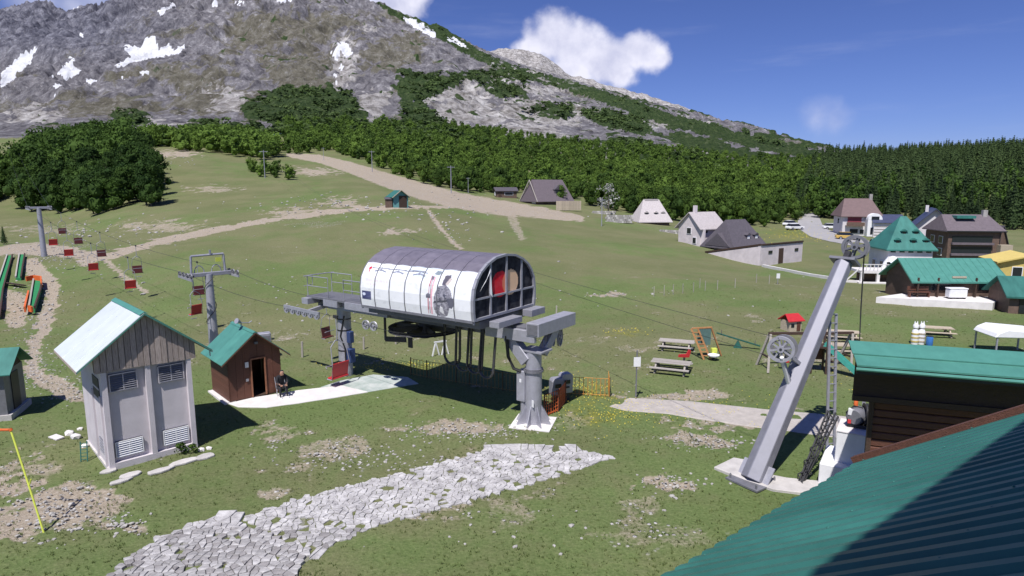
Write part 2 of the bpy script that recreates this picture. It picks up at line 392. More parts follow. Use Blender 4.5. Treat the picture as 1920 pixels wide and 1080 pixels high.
SNOW = [[(0, 165), (0, 140), (22, 118), (45, 100), (60, 92), (72, 90), (60, 112), (40, 135), (18, 155)],
        [(92, 146), (110, 135), (124, 118), (138, 107), (136, 122), (152, 133), (130, 145), (122, 150), (116, 140)], [(98, 164), (105, 157), (118, 160), (106, 166)],
        [(215, 125), (245, 105), (228, 88), (240, 86), (266, 92), (268, 78), (290, 66), (297, 92), (318, 80), (325, 93), (348, 84), (338, 100), (305, 107), (280, 110), (255, 115), (230, 126)],
        [(260, 136), (276, 132), (280, 138), (268, 142)], [(160, 157), (172, 150), (186, 151), (172, 158)], [(295, 24), (310, 12), (328, 4), (328, 12), (312, 20), (302, 30)],
        [(398, 14), (400, 0), (408, 0), (405, 14)], [(438, 10), (448, 0), (456, 2), (448, 10)], [(132, 18), (132, 8), (146, 12), (138, 18)], [(515, 2), (530, -4), (552, 2), (535, 6)],
        [(622, 100), (640, 80), (652, 80), (660, 100), (650, 108), (638, 96), (634, 116), (628, 112)], [(624, 140), (632, 138), (630, 148)], [(634, 128), (644, 120), (640, 134)], [(626, 158), (634, 150), (632, 162)],
        [(756, 34), (775, 38), (800, 50), (816, 62), (818, 72), (800, 66), (780, 54), (764, 44)], [(836, 74), (850, 72), (872, 86), (880, 92), (866, 90), (848, 82)],
        [(150, 62), (156, 62), (156, 68), (150, 68)], [(227, 146), (235, 144), (233, 150)], [(96, 178), (104, 176), (102, 182)], [(12, 266), (10, 262), (16, 262)]]
SHRUB = [[(450, 200), (480, 185), (530, 165), (590, 165), (660, 180), (680, 205), (660, 225), (560, 240), (460, 225)],
         [(340, 262), (352, 240), (400, 232), (470, 245), (540, 245), (600, 232), (660, 235), (720, 238), (760, 236), (860, 246), (870, 262), (1000, 280), (900, 300), (540, 292), (500, 275), (400, 285)],
         [(748, 150), (755, 132), (800, 138), (860, 140), (930, 128), (985, 140), (990, 155), (920, 155), (880, 150), (850, 165), (800, 190), (752, 192)],
         [(755, 195), (790, 190), (815, 215), (850, 240), (862, 252), (760, 240)], [(898, 155), (940, 155), (985, 168), (985, 182), (940, 185), (905, 170)], [(995, 200), (1030, 192), (1070, 200), (1078, 220), (1040, 225), (995, 215)],
         [(1090, 215), (1140, 205), (1200, 225), (1230, 250), (1180, 250), (1120, 235)], [(700, 0), (760, 28), (830, 45), (900, 96), (960, 122), (1060, 150), (1160, 180), (1260, 215), (1400, 250), (1540, 290), (1500, 300), (1400, 275), (1290, 245), (1200, 220), (1100, 182), (1010, 155), (950, 140), (880, 105), (800, 60), (740, 32)],
         [(1260, 300), (1300, 290), (1360, 310), (1330, 330), (1280, 330)], [(1140, 262), (1200, 262), (1240, 280), (1180, 285)], [(210, 222), (250, 208), (285, 218), (270, 235), (230, 235)], [(1250, 245), (1330, 262), (1420, 288), (1500, 302), (1440, 312), (1340, 290), (1260, 268)]]
PALE = [(880, 210, 130, 70), (980, 250, 110, 40), (1180, 300, 160, 30), (1330, 300, 120, 25), (700, 200, 40, 45), (1050, 215, 60, 40), (830, 160, 60, 12), (650, 130, 30, 60), (430, 190, 50, 30), (300, 235, 60, 20), (60, 215, 70, 20), (1250, 230, 100, 14), (1020, 170, 60, 12), (700, 55, 20, 8)]
GRASS = [(560, 60, 110, 50), (720, 100, 80, 40), (420, 190, 130, 40), (350, 150, 120, 40), (560, 130, 100, 60), (480, 60, 80, 50), (760, 80, 60, 20), (620, 40, 70, 20), (200, 200, 150, 25)]
def far_mask(X, Y, Z, px, py):
    n1 = fbm(X / 30, Y / 30, 5, .6); n2 = fbm(X / 9, Y / 9, 3, .6); n3 = fbm(X / 130 + 4, Y / 130, 4)
    jx, jy = px + 4 * n2 + 4 * n1, py + 2.5 * n2 + 3 * n1
    snow = np.zeros_like(X); shrub = np.zeros_like(X); pale = np.zeros_like(X); grass = np.zeros_like(X)
    sx, sy = px + 1.5 * n2 + 1.5 * n1, py + 1.2 * n2 + 1.2 * n1
    for p in SNOW: snow = np.maximum(snow, inpoly(sx, sy, p))
    jx2, jy2 = px + 9 * n2 + 10 * n1, py + 4 * n2 + 6 * n1
    for p in SHRUB: shrub = np.maximum(shrub, inpoly(jx2, jy2, p))
    right = sstep(px, 850, 1250)
    shoulder = sstep(px, 780, 1000)
    gap = sstep(n1 + .7 * n2 + .25 * n3, .22, .5)
    shrub = shrub * (1 - .9 * shoulder * gap)
    shrub = np.maximum(shrub, right * sstep(n1 + .6 * n2 + .3 * n3, .1, .5) * .9)
    pale = np.maximum(pale, .8 * shoulder * gap)
    shrub = np.maximum(shrub, .7 * sstep(n1 + .5 * n2 + .4 * n3, .75, 1.0))
    shrub *= 1 - sstep(-px, -640, -100) * .5 * (py < 200)
    for cx, cy, rx, ry in PALE: pale = np.maximum(pale, sstep(blob(jx, jy, cx, cy, rx, ry) + .5 * n1 + .4 * n2, .05, .6))
    for cx, cy, rx, ry in GRASS: grass = np.maximum(grass, sstep(blob(jx, jy, cx, cy, rx, ry) + .5 * n1 + .3 * n2, 0, .5))
    grass = np.maximum(grass, .8 * sstep(n3 + .5 * n1, .05, .7))
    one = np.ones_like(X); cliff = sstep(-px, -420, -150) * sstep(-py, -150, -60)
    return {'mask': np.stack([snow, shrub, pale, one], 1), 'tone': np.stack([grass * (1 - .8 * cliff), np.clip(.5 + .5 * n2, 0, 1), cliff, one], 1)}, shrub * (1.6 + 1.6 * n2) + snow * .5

def nodes_of(name):
    m = bpy.data.materials.new(name); m.use_nodes = True; return m, m.node_tree.nodes, m.node_tree.links, m.node_tree.nodes['Principled BSDF']
def nz(N, L, vec, scale, detail=5, rough=.6):
    n = N.new('ShaderNodeTexNoise'); n.inputs['Scale'].default_value = scale; n.inputs['Detail'].default_value = detail; n.inputs['Roughness'].default_value = rough
    L.new(vec, n.inputs['Vector']); return n.outputs['Fac']
def ramp(N, L, fac, stops):
    c = N.new('ShaderNodeValToRGB'); e = c.color_ramp.elements
    while len(e) < len(stops): e.new(.5)
    for k, (p, col) in enumerate(stops): e[k].position = p; e[k].color = (*col, 1)
    L.new(fac, c.inputs['Fac']); return c.outputs['Color']
def mixc(N, L, fac, a, b, mode='MIX'):
    m = N.new('ShaderNodeMix'); m.data_type = 'RGBA'; m.blend_type = mode
    for s, i in ((fac, 'Factor'), (a, 'A'), (b, 'B')):
        if isinstance(s, (int, float)): m.inputs[i].default_value = s
        elif isinstance(s, tuple): m.inputs[i].default_value = (*s, 1)
        else: L.new(s, m.inputs[i])
    return m.outputs['Result']
def mth(N, L, op, a, b=None, clamp=False):
    n = N.new('ShaderNodeMath'); n.operation = op; n.use_clamp = clamp
    for i, s in enumerate((a, b)):
        if s is None: continue
        if isinstance(s, (int, float)): n.inputs[i].default_value = s
        else: L.new(s, n.inputs[i])
    return n.outputs[0]
def mrange(N, L, v, a, b, c=0., d=1.):
    n = N.new('ShaderNodeMapRange'); n.interpolation_type = 'SMOOTHSTEP'; L.new(v, n.inputs['Value'])
    n.inputs['From Min'].default_value = a; n.inputs['From Max'].default_value = b; n.inputs['To Min'].default_value = c; n.inputs['To Max'].default_value = d; return n.outputs['Result']
def attr(N, L, name):
    a = N.new('ShaderNodeAttribute'); a.attribute_name = name; s = N.new('ShaderNodeSeparateColor'); L.new(a.outputs['Color'], s.inputs[0]); return s.outputs

def ground_material():
    m, N, L, b = nodes_of('meadow_ground')
    geo = N.new('ShaderNodeNewGeometry'); P = geo.outputs['Position']; mk = attr(N, L, 'mask'); tn = attr(N, L, 'tone')
    fine = nz(N, L, P, 9.0, 8, .72); mid = nz(N, L, P, 1.3, 6, .65); big = nz(N, L, P, .12, 5, .6)
    g = ramp(N, L, fine, [(.25, (.072, .110, .032)), (.5, (.130, .176, .062)), (.75, (.210, .245, .105))])
    olive = ramp(N, L, fine, [(.25, (.105, .112, .050)), (.5, (.168, .170, .084)), (.78, (.255, .245, .140))])
    k = mth(N, L, 'ADD', mth(N, L, 'MULTIPLY', tn[0], .55), mth(N, L, 'MULTIPLY', mid, .5))
    k = mth(N, L, 'ADD', k, mth(N, L, 'MULTIPLY', tn[2], .13))
    base = mixc(N, L, mrange(N, L, k, .30, .76), g, olive)
    base = mixc(N, L, mrange(N, L, big, .35, .7, 0, .35), base, mixc(N, L, fine, (.04, .075, .018), (.10, .14, .04)))
    # fresh yellowish growth
    base = mixc(N, L, mth(N, L, 'MULTIPLY', mk[2], mrange(N, L, mid, .4, .65, 0, .7)), base, (.20, .20, .03))
    # bare soil and gravel
    soil = ramp(N, L, fine, [(.25, (.20, .155, .115)), (.5, (.36, .30, .24)), (.8, (.55, .49, .43))])
    dm = mrange(N, L, mth(N, L, 'ADD', mk[0], mth(N, L, 'MULTIPLY', mth(N, L, 'SUBTRACT', mth(N, L, 'ADD', mth(N, L, 'MULTIPLY', mid, .6), mth(N, L, 'MULTIPLY', fine, .5)), .55), 1.7)), .22, .85, 0, .92)
    base = mixc(N, L, dm, base, soil)
    vo = N.new('ShaderNodeTexVoronoi'); vo.inputs['Scale'].default_value = 5.5; vo.inputs['Randomness'].default_value = 1; L.new(P, vo.inputs['Vector'])
    ss = N.new('ShaderNodeSeparateColor'); L.new(vo.outputs['Color'], ss.inputs[0])
    dots = mth(N, L, 'MULTIPLY', mrange(N, L, vo.outputs['Distance'], .42, .28), mrange(N, L, ss.outputs[0], .45, .5))
    sm = mth(N, L, 'MULTIPLY', dots, mrange(N, L, mk[1], .1, .6))
    base = mixc(N, L, sm, base, mixc(N, L, ss.outputs[1], (.33, .31, .30), (.62, .60, .58)))
    L.new(base, b.inputs['Base Color']); b.inputs['Roughness'].default_value = .95; b.inputs['Specular IOR Level'].default_value = .15
    h = mth(N, L, 'ADD', mth(N, L, 'MULTIPLY', fine, .7), mth(N, L, 'ADD', mth(N, L, 'MULTIPLY', mid, 1.2), mth(N, L, 'MULTIPLY', sm, .8)))
    bp = N.new('ShaderNodeBump'); bp.inputs['Strength'].default_value = .8; bp.inputs['Distance'].default_value = .10; L.new(h, bp.inputs['Height']); L.new(bp.outputs[0], b.inputs['Normal'])
    return m
def mountain_material():
    m, N, L, b = nodes_of('mountain_rock')
    geo = N.new('ShaderNodeNewGeometry'); P = geo.outputs['Position']; mk = attr(N, L, 'mask'); tn = attr(N, L, 'tone')
    mp = N.new('ShaderNodeMapping'); mp.inputs['Scale'].default_value = (1, 1, .40); L.new(P, mp.inputs['Vector'])
    fine = nz(N, L, mp.outputs[0], .085, 9, .78); mid = nz(N, L, P, .03, 6, .65); spk = nz(N, L, mp.outputs[0], .30, 7, .8)
    rock = ramp(N, L, fine, [(.38, (.085, .080, .092)), (.48, (.175, .168, .182)), (.56, (.25, .24, .255)), (.66, (.45, .44, .46))])  # thin distance haze put into the colour: rock tones lightened overall
    cliff_shade = ramp(N, L, fine, [(.38, (.055, .056, .080)), (.5, (.135, .136, .170)), (.66, (.31, .31, .36))])  # darker bluish tone: shading of the left cliffs put into the rock colour
    rock = mixc(N, L, tn[2], rock, cliff_shade)
    pale = ramp(N, L, fine, [(.36, (.14, .13, .115)), (.48, (.34, .32, .31)), (.62, (.62, .60, .585))])
    grass = ramp(N, L, fine, [(.36, (.085, .078, .062)), (.5, (.150, .140, .108)), (.66, (.26, .25, .225))])
    base = mixc(N, L, mrange(N, L, mth(N, L, 'ADD', tn[0], mth(N, L, 'MULTIPLY', mth(N, L, 'SUBTRACT', spk, .5), 2.6)), .25, .8), rock, grass)
    base = mixc(N, L, mrange(N, L, mth(N, L, 'ADD', mk[2], mth(N, L, 'MULTIPLY', mth(N, L, 'SUBTRACT', spk, .5), 2.4)), .35, .7), base, pale)
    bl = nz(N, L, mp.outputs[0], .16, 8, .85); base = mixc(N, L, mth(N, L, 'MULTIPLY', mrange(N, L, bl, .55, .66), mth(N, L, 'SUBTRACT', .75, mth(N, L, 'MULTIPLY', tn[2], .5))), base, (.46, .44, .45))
    base = mixc(N, L, mrange(N, L, bl, .46, .35, 0, .55), base, (.050, .048, .060))
    sh = ramp(N, L, spk, [(.3, (.014, .028, .011)), (.46, (.034, .060, .022)), (.58, (.065, .095, .036)), (.70, (.16, .16, .12))])
    base = mixc(N, L, mrange(N, L, mth(N, L, 'ADD', mk[1], mth(N, L, 'MULTIPLY', mth(N, L, 'SUBTRACT', fine, .5), .8)), .35, .6), base, sh)
    base = mixc(N, L, mrange(N, L, mth(N, L, 'ADD', mk[0], mth(N, L, 'MULTIPLY', mth(N, L, 'SUBTRACT', spk, .5), .5)), .4, .6), base, (.80, .81, .85))
    L.new(base, b.inputs['Base Color']); b.inputs['Roughness'].default_value = .95; b.inputs['Specular IOR Level'].default_value = .1
    h = mth(N, L, 'ADD', mth(N, L, 'MULTIPLY', fine, 3.0), mth(N, L, 'MULTIPLY', mid, 6.0))
    bp = N.new('ShaderNodeBump'); bp.inputs['Strength'].default_value = .9; bp.inputs['Distance'].default_value = 2.2; L.new(h, bp.inputs['Height']); L.new(bp.outputs[0], b.inputs['Normal'])
    return m
M_GROUND = ground_material(); M_MOUNT = mountain_material()
o = grid_sheet('meadow', -1.2, 1.25, 760, 6.5, 345, 560, M_GROUND, near_mask); tag(o, 'green grassy meadow with bare sandy tracks', kind='structure')
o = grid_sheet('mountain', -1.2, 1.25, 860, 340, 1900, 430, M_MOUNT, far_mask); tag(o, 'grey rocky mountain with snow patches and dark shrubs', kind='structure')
b_ = MB(); b_.add([(-6000, -6000, -6), (6000, -6000, -6), (6000, 9000, -6), (-6000, 9000, -6)], [(0, 1, 2, 3)])
tag(b_.build('valley_floor', M_GROUND), 'wide grassy valley floor', kind='structure')
def far_ridge():
    sky = [(700, 200), (820, 150), (870, 110), (910, 96), (960, 91), (1010, 102), (1060, 137), (1100, 150), (1160, 168), (1240, 190), (1320, 225), (1450, 275), (1560, 320)]
    na, ny = 260, 40; pxs = np.linspace(700, 1560, na); top = np.interp(pxs, [s[0] for s in sky], [s[1] for s in sky])
    vs = []
    for j in range(ny):
        u = j / (ny - 1); Y = 1500 + 500 * u
        for px, tp in zip(pxs, top):
            zr = at(px, tp, 2000).z; x = (px - 960) / FPX / .985 * Y
            vs.append((x, Y, zr * (.25 + .75 * u ** .8)))
    vs = np.array(vs); n = 1 - np.abs(fbm(vs[:, 0] / 120, vs[:, 1] / 120, 5, .55)); vs[:, 2] += 14 * (n - .7)
    i = np.arange(na * ny).reshape(ny, na); q = np.stack([i[:-1, :-1], i[:-1, 1:], i[1:, 1:], i[1:, :-1]], -1).reshape(-1)
    me = np_mesh('far_ridge', vs, q, np.full((na - 1) * (ny - 1), 4), M_MOUNT, True)
    n2 = fbm(vs[:, 0] / 40, vs[:, 1] / 40, 4); one = np.ones(len(vs))
    a = me.color_attributes.new('mask', 'FLOAT_COLOR', 'POINT'); a.data.foreach_set('color', np.stack([0 * one, .5 * sstep(n2, .4, .8), .75 * one, one], 1).astype(np.float32).ravel())
    a = me.color_attributes.new('tone', 'FLOAT_COLOR', 'POINT'); a.data.foreach_set('color', np.stack([sstep(n2, -.2, .5), .5 * one, 0 * one, one], 1).astype(np.float32).ravel())
    tag(add_obj('far_ridge', me), 'pale rocky ridge behind the mountain shoulder', kind='structure')
far_ridge()
# ------------------------------------------------------------------ trees
def leaf_mat(name, dark, light, scale=.16, trans=.25):
    m, N, L, b = nodes_of(name); geo = N.new('ShaderNodeNewGeometry'); P = geo.outputs['Position']; oi = N.new('ShaderNodeObjectInfo')
    t = nz(N, L, P, scale, 2, .5); f = nz(N, L, P, 1.6, 3, .6)
    k = mth(N, L, 'ADD', mth(N, L, 'MULTIPLY', t, .75), mth(N, L, 'MULTIPLY', f, .35)); k = mth(N, L, 'ADD', k, mth(N, L, 'MULTIPLY', oi.outputs['Random'], .14)); ta = N.new('ShaderNodeAttribute'); ta.attribute_name = 'tree_tone'; k = mth(N, L, 'ADD', k, mth(N, L, 'MULTIPLY', mth(N, L, 'SUBTRACT', ta.outputs['Fac'], .0), .36)); k = mth(N, L, 'SUBTRACT', k, .11)
    c = ramp(N, L, k, [(.40, dark), (.58, tuple((a + b_) / 2 for a, b_ in zip(dark, light))), (.78, light)])
    L.new(c, b.inputs['Base Color']); b.inputs['Roughness'].default_value = .8; b.inputs['Specular IOR Level'].default_value = .2
    tr = N.new('ShaderNodeBsdfTranslucent'); L.new(c, tr.inputs['Color']); mx = N.new('ShaderNodeMixShader'); mx.inputs[0].default_value = trans
    L.new(b.outputs[0], mx.inputs[1]); L.new(tr.outputs[0], mx.inputs[2]); L.new(mx.outputs[0], N['Material Output'].inputs['Surface'])
    return m
M_LEAF = leaf_mat('beech_foliage', (.034, .070, .012), (.125, .205, .034))
M_LEAF_DARK = leaf_mat('dense_beech_foliage', (.020, .048, .009), (.070, .128, .022))
M_CONI = leaf_mat('spruce_foliage', (.020, .040, .015), (.075, .118, .040))
M_SHRUB = leaf_mat('mountain_pine_foliage', (.026, .050, .014), (.095, .145, .045), .03)
M_BLOS = leaf_mat('blossom', (.38, .38, .36), (.78, .78, .74))
M_BARK = mat('bark', (.12, .095, .075), .9, var=.3, scale=8, bump=.6, stretch=(1, 1, .25))

def cards(cent, nrm, size, rng, aspect=.75):
    """one irregular four-sided leaf clump per centre"""
    n = len(cent); nrm = nrm / np.linalg.norm(nrm, axis=1, keepdims=True)
    r = rng.normal(size=(n, 3)); a = np.cross(nrm, r); a /= np.linalg.norm(a, axis=1, keepdims=True) + 1e-9; b = np.cross(nrm, a)
    s = (size * rng.uniform(.6, 1.35, n))[:, None]; out = np.empty((n, 4, 3))
    for k, (u, v) in enumerate(((-1, -.2), (-.1, -1), (1, .15), (.2, 1))):
        out[:, k] = cent + a * s * u * rng.uniform(.7, 1.1, (n, 1)) * .5 + b * s * v * aspect * rng.uniform(.7, 1.1, (n, 1)) * .5 + nrm * s * rng.uniform(-.12, .12, (n, 1))
    return out.reshape(-1, 3)
def deciduous(seed, n, size, wide=1.0):
    """unit tree, height 1: returns crown vertices (quads)"""
    rng = np.random.default_rng(seed); lobes = []
    for k in range(14):
        t = rng.uniform(.16, .86); rad = .30 * wide * (1 - abs(t - .52) * 1.1); an = rng.uniform(0, 6.283); d = rng.uniform(.1, 1) * rad
        lobes.append((d * math.cos(an), d * math.sin(an), t, rng.uniform(.12, .2) * (1.15 - .4 * abs(t - .5))))
    lobes.append((0, 0, .80, .17)); lobes.append((0, 0, .55, .24 * wide)); lobes.append((0, 0, .28, .24 * wide)); lobes = np.array(lobes)
    k = rng.integers(0, len(lobes), n); d = rng.normal(size=(n, 3)); d /= np.linalg.norm(d, axis=1, keepdims=True)
    d[:, 2] = np.where(d[:, 2] < -.35, -d[:, 2], d[:, 2])
    c = lobes[k, :3] + d * (lobes[k, 3] * rng.uniform(.72, 1.08, n))[:, None]
    c[:, 2] = np.clip(c[:, 2], .03, 1.02)
    return cards(c, d + .55 * rng.normal(size=(n, 3)), np.full(n, size), rng), lobes
def conifer(seed, n, size):
    rng = np.random.default_rng(seed); t = rng.uniform(0, 1, n) ** .8; lev = np.round(t * 13) / 13 * .6 + t * .4
    an = rng.uniform(0, 6.283, n); env = .17 * (1 - lev) ** .85 + .012; r = env * np.sqrt(rng.uniform(.12, 1, n)) * (1 + .25 * np.sin(an * 3 + seed))
    c = np.stack([r * np.cos(an), r * np.sin(an), .07 + .93 * lev - r * .45], 1)
    nr = np.stack([np.cos(an) * .75, np.sin(an) * .75, np.full(n, .8)], 1) + .35 * rng.normal(size=(n, 3))
    return cards(c, nr, size * (1.1 - .6 * lev), rng, .6)
def ico(sub=1):
    bm = bmesh.new(); bmesh.ops.create_icosphere(bm, subdivisions=sub, radius=1); v = np.array([x.co[:] for x in bm.verts]); f = np.array([[x.index for x in p.verts] for p in bm.faces]); bm.free(); return v, f
ICO_V, ICO_F = ico(1)
def crown_parts(seed, n, size, kind, wide=1.0):
    """vertices, quads, tris of one unit crown, with inner mass that stops light coming through"""
    rng = np.random.default_rng(seed + 99)
    if kind == 'deciduous':
        q, lobes = deciduous(seed, n, size, wide); vs = [q]; tr = []; o = len(q)
        for l in np.concatenate([lobes[:7], lobes[-2:]]):
            v = ICO_V * rng.uniform(.75, .95, (len(ICO_V), 1)) * l[3] * .86 + l[:3]; vs.append(v); tr.append(ICO_F + o); o += len(v)
        return np.concatenate(vs), len(q) // 4, np.concatenate(tr)
    q = conifer(seed, n, size); vs = [q]; o = len(q); m = 7
    ring = [(.10 * (1 - k / 4) ** .9 + .004, .10 + .85 * k / 4) for k in range(5)]
    v = np.array([(r * math.cos(6.283 * j / m), r * math.sin(6.283 * j / m), z) for r, z in ring for j in range(m)]); f = []
    for k in range(4):
        for j in range(m):
            a, b2, c, d = k * m + j, k * m + (j + 1) % m, (k + 1) * m + (j + 1) % m, (k + 1) * m + j; f += [(a, b2, c), (a, c, d)]
    return np.concatenate([q, v]), len(q) // 4, np.array(f) + o
def crown_mesh(name, parts, m):
    v, nq, t = parts; flat = np.concatenate([np.arange(nq * 4), t.ravel()]); cnt = np.concatenate([np.full(nq, 4), np.full(len(t), 3)])
    return np_mesh(name, v, flat, cnt, m, False)
def forest_mesh(name, variants, pts, m):
    """pts: (x, y, z, height, width, angle)"""
    VS, FL, CN = [], [], []; o = 0
    for i, (x, y, z, h, w, an) in enumerate(pts):
        v, nq, t = variants[i % len(variants)]; c, s = math.cos(an), math.sin(an)
        V_ = np.stack([x + (v[:, 0] * c - v[:, 1] * s) * w, y + (v[:, 0] * s + v[:, 1] * c) * w, z + v[:, 2] * h], 1)
        VS.append(V_); FL.append(np.concatenate([np.arange(nq * 4), t.ravel()]) + o); CN.append(np.concatenate([np.full(nq, 4), np.full(len(t), 3)])); o += len(v)
    me = np_mesh(name, np.concatenate(VS), np.concatenate(FL), np.concatenate(CN), m, False)
    tt = np.random.default_rng(len(pts)).uniform(0, 1, len(pts)); at_ = me.attributes.new('tree_tone', 'FLOAT', 'POINT'); at_.data.foreach_set('value', np.repeat(tt, [len(v) for v in VS]).astype(np.float32)); return me
def trunk_mesh(name, conif=False):
    b = MB()
    if conif: b.tube([(0, 0, -.05), (0, 0, .3), (0, 0, .95)], [.018, .014, .003], 7)
    else:
        b.tube([(0, 0, -.06), (.005, 0, .15), (.012, .01, .42), (.0, .02, .72)], [.026, .019, .013, .004], 7)
        for k in range(6):
            an = k * 1.05 + .3; z = .26 + .07 * k; r = .2 - .015 * k
            b.tube([(.008, .005, z), (r * .5 * math.cos(an), r * .5 * math.sin(an), z + .1), (r * math.cos(an), r * math.sin(an), z + .2)], [.009, .006, .002], 5)
    return b.mesh(name, M_BARK, True)
def base_points(poly, spacing, ymin, ymax, seed, jitter=.45):
    rng = np.random.default_rng(seed); xs = [p[0] for p in poly]
    a0, a1 = (min(xs) - 960) / FPX / .97 - .02, (max(xs) - 960) / FPX / .97 + .02
    ny = int((ymax - ymin) / spacing); out = []
    for j in range(ny):
        y = ymin + (j + .5) * spacing; x = np.arange(a0 * y, a1 * y, spacing); x = x + rng.uniform(-jitter, jitter, len(x)) * spacing; yy = y + rng.uniform(-jitter, jitter, len(x)) * spacing
        z = zt(x, yy); px, py = project(x, yy, z); k = inpoly(px, py, poly); out.append(np.stack([x, yy, z, px, py], 1)[k])
    return np.concatenate(out)
DEC_HI = [crown_parts(s, 800, .058, 'deciduous', 1.1) for s in range(5)]
DEC_LO = [crown_parts(20 + s, 210, .108, 'deciduous', 1.1) for s in range(9)]
DEC_MID = [crown_parts(140 + s, 330, .085, 'deciduous', 1.15) for s in range(7)]
CON_HI = [crown_parts(40 + s, 430, .075, 'conifer') for s in range(4)]
CON_LO = [crown_parts(60 + s, 190, .105, 'conifer') for s in range(5)]
ME_DEC = [crown_mesh('crown', p, M_LEAF) for p in DEC_HI]; ME_DECD = [crown_mesh('crown', p, M_LEAF_DARK) for p in DEC_HI]; ME_CON = [crown_mesh('crown', p, M_CONI) for p in CON_HI]
ME_TRUNK = trunk_mesh('trunk'); ME_TRUNKC = trunk_mesh('trunk', True)
def tree(name, loc, h, w, kind, label, group=None, k=None):
    an = random.uniform(0, 6.28); r = empty(name, loc, an, label, 'tree', group); r.scale = (w, w, h)
    k = random.randrange(5) if k is None else k
    me = {'leafy': ME_DEC[k % 5], 'dense': ME_DECD[k % 5], 'conifer': ME_CON[k % 4]}[kind]
    inst(ME_TRUNKC if kind == 'conifer' else ME_TRUNK, 'trunk', r); inst(me, 'crown', r); return r

def near_lab(kind, px, h):
    size = 'tall' if h > (9 if kind in ('spruce', 'sky') else 6 if kind == 'leafy' else 8) else 'shorter'
    if kind == 'leafy':
        for lim, t in ((700, 'at the upper bend of the sandy run'), (840, 'beside the middle of the sandy run'), (930, 'beside the cross-armed pole'), (1100, 'behind the dark chalet and its cabin'), (1190, 'behind the blossoming tree'), (1290, 'behind the pale steep-roofed house'), (1460, 'behind the stone house and garage'), (9999, 'at the street bend')):
            if px < lim: return size + ' bright green leafy tree on the forest edge ' + t
    if kind == 'wood': return size + ' dark leafy tree on the dense wood rim ' + ('near the far lift tower' if px < 100 else 'above the slim lift tower' if px < 190 else 'above the access track' if px < 270 else 'facing the open slope')
    if kind == 'spruce': return size + ' dark spruce at the hill foot behind the ' + ('street bend' if px < 1580 else 'white house' if px < 1650 else 'green roofed villa' if px < 1760 else 'brown hotel' if px < 1850 else 'dark A-frame cabin')
    return size + ' pointed spruce on the hill skyline above the ' + ('street bend' if px < 1600 else 'white house' if px < 1680 else 'green roofed villa' if px < 1770 else 'brown hotel' if px < 1860 else 'yellow house')
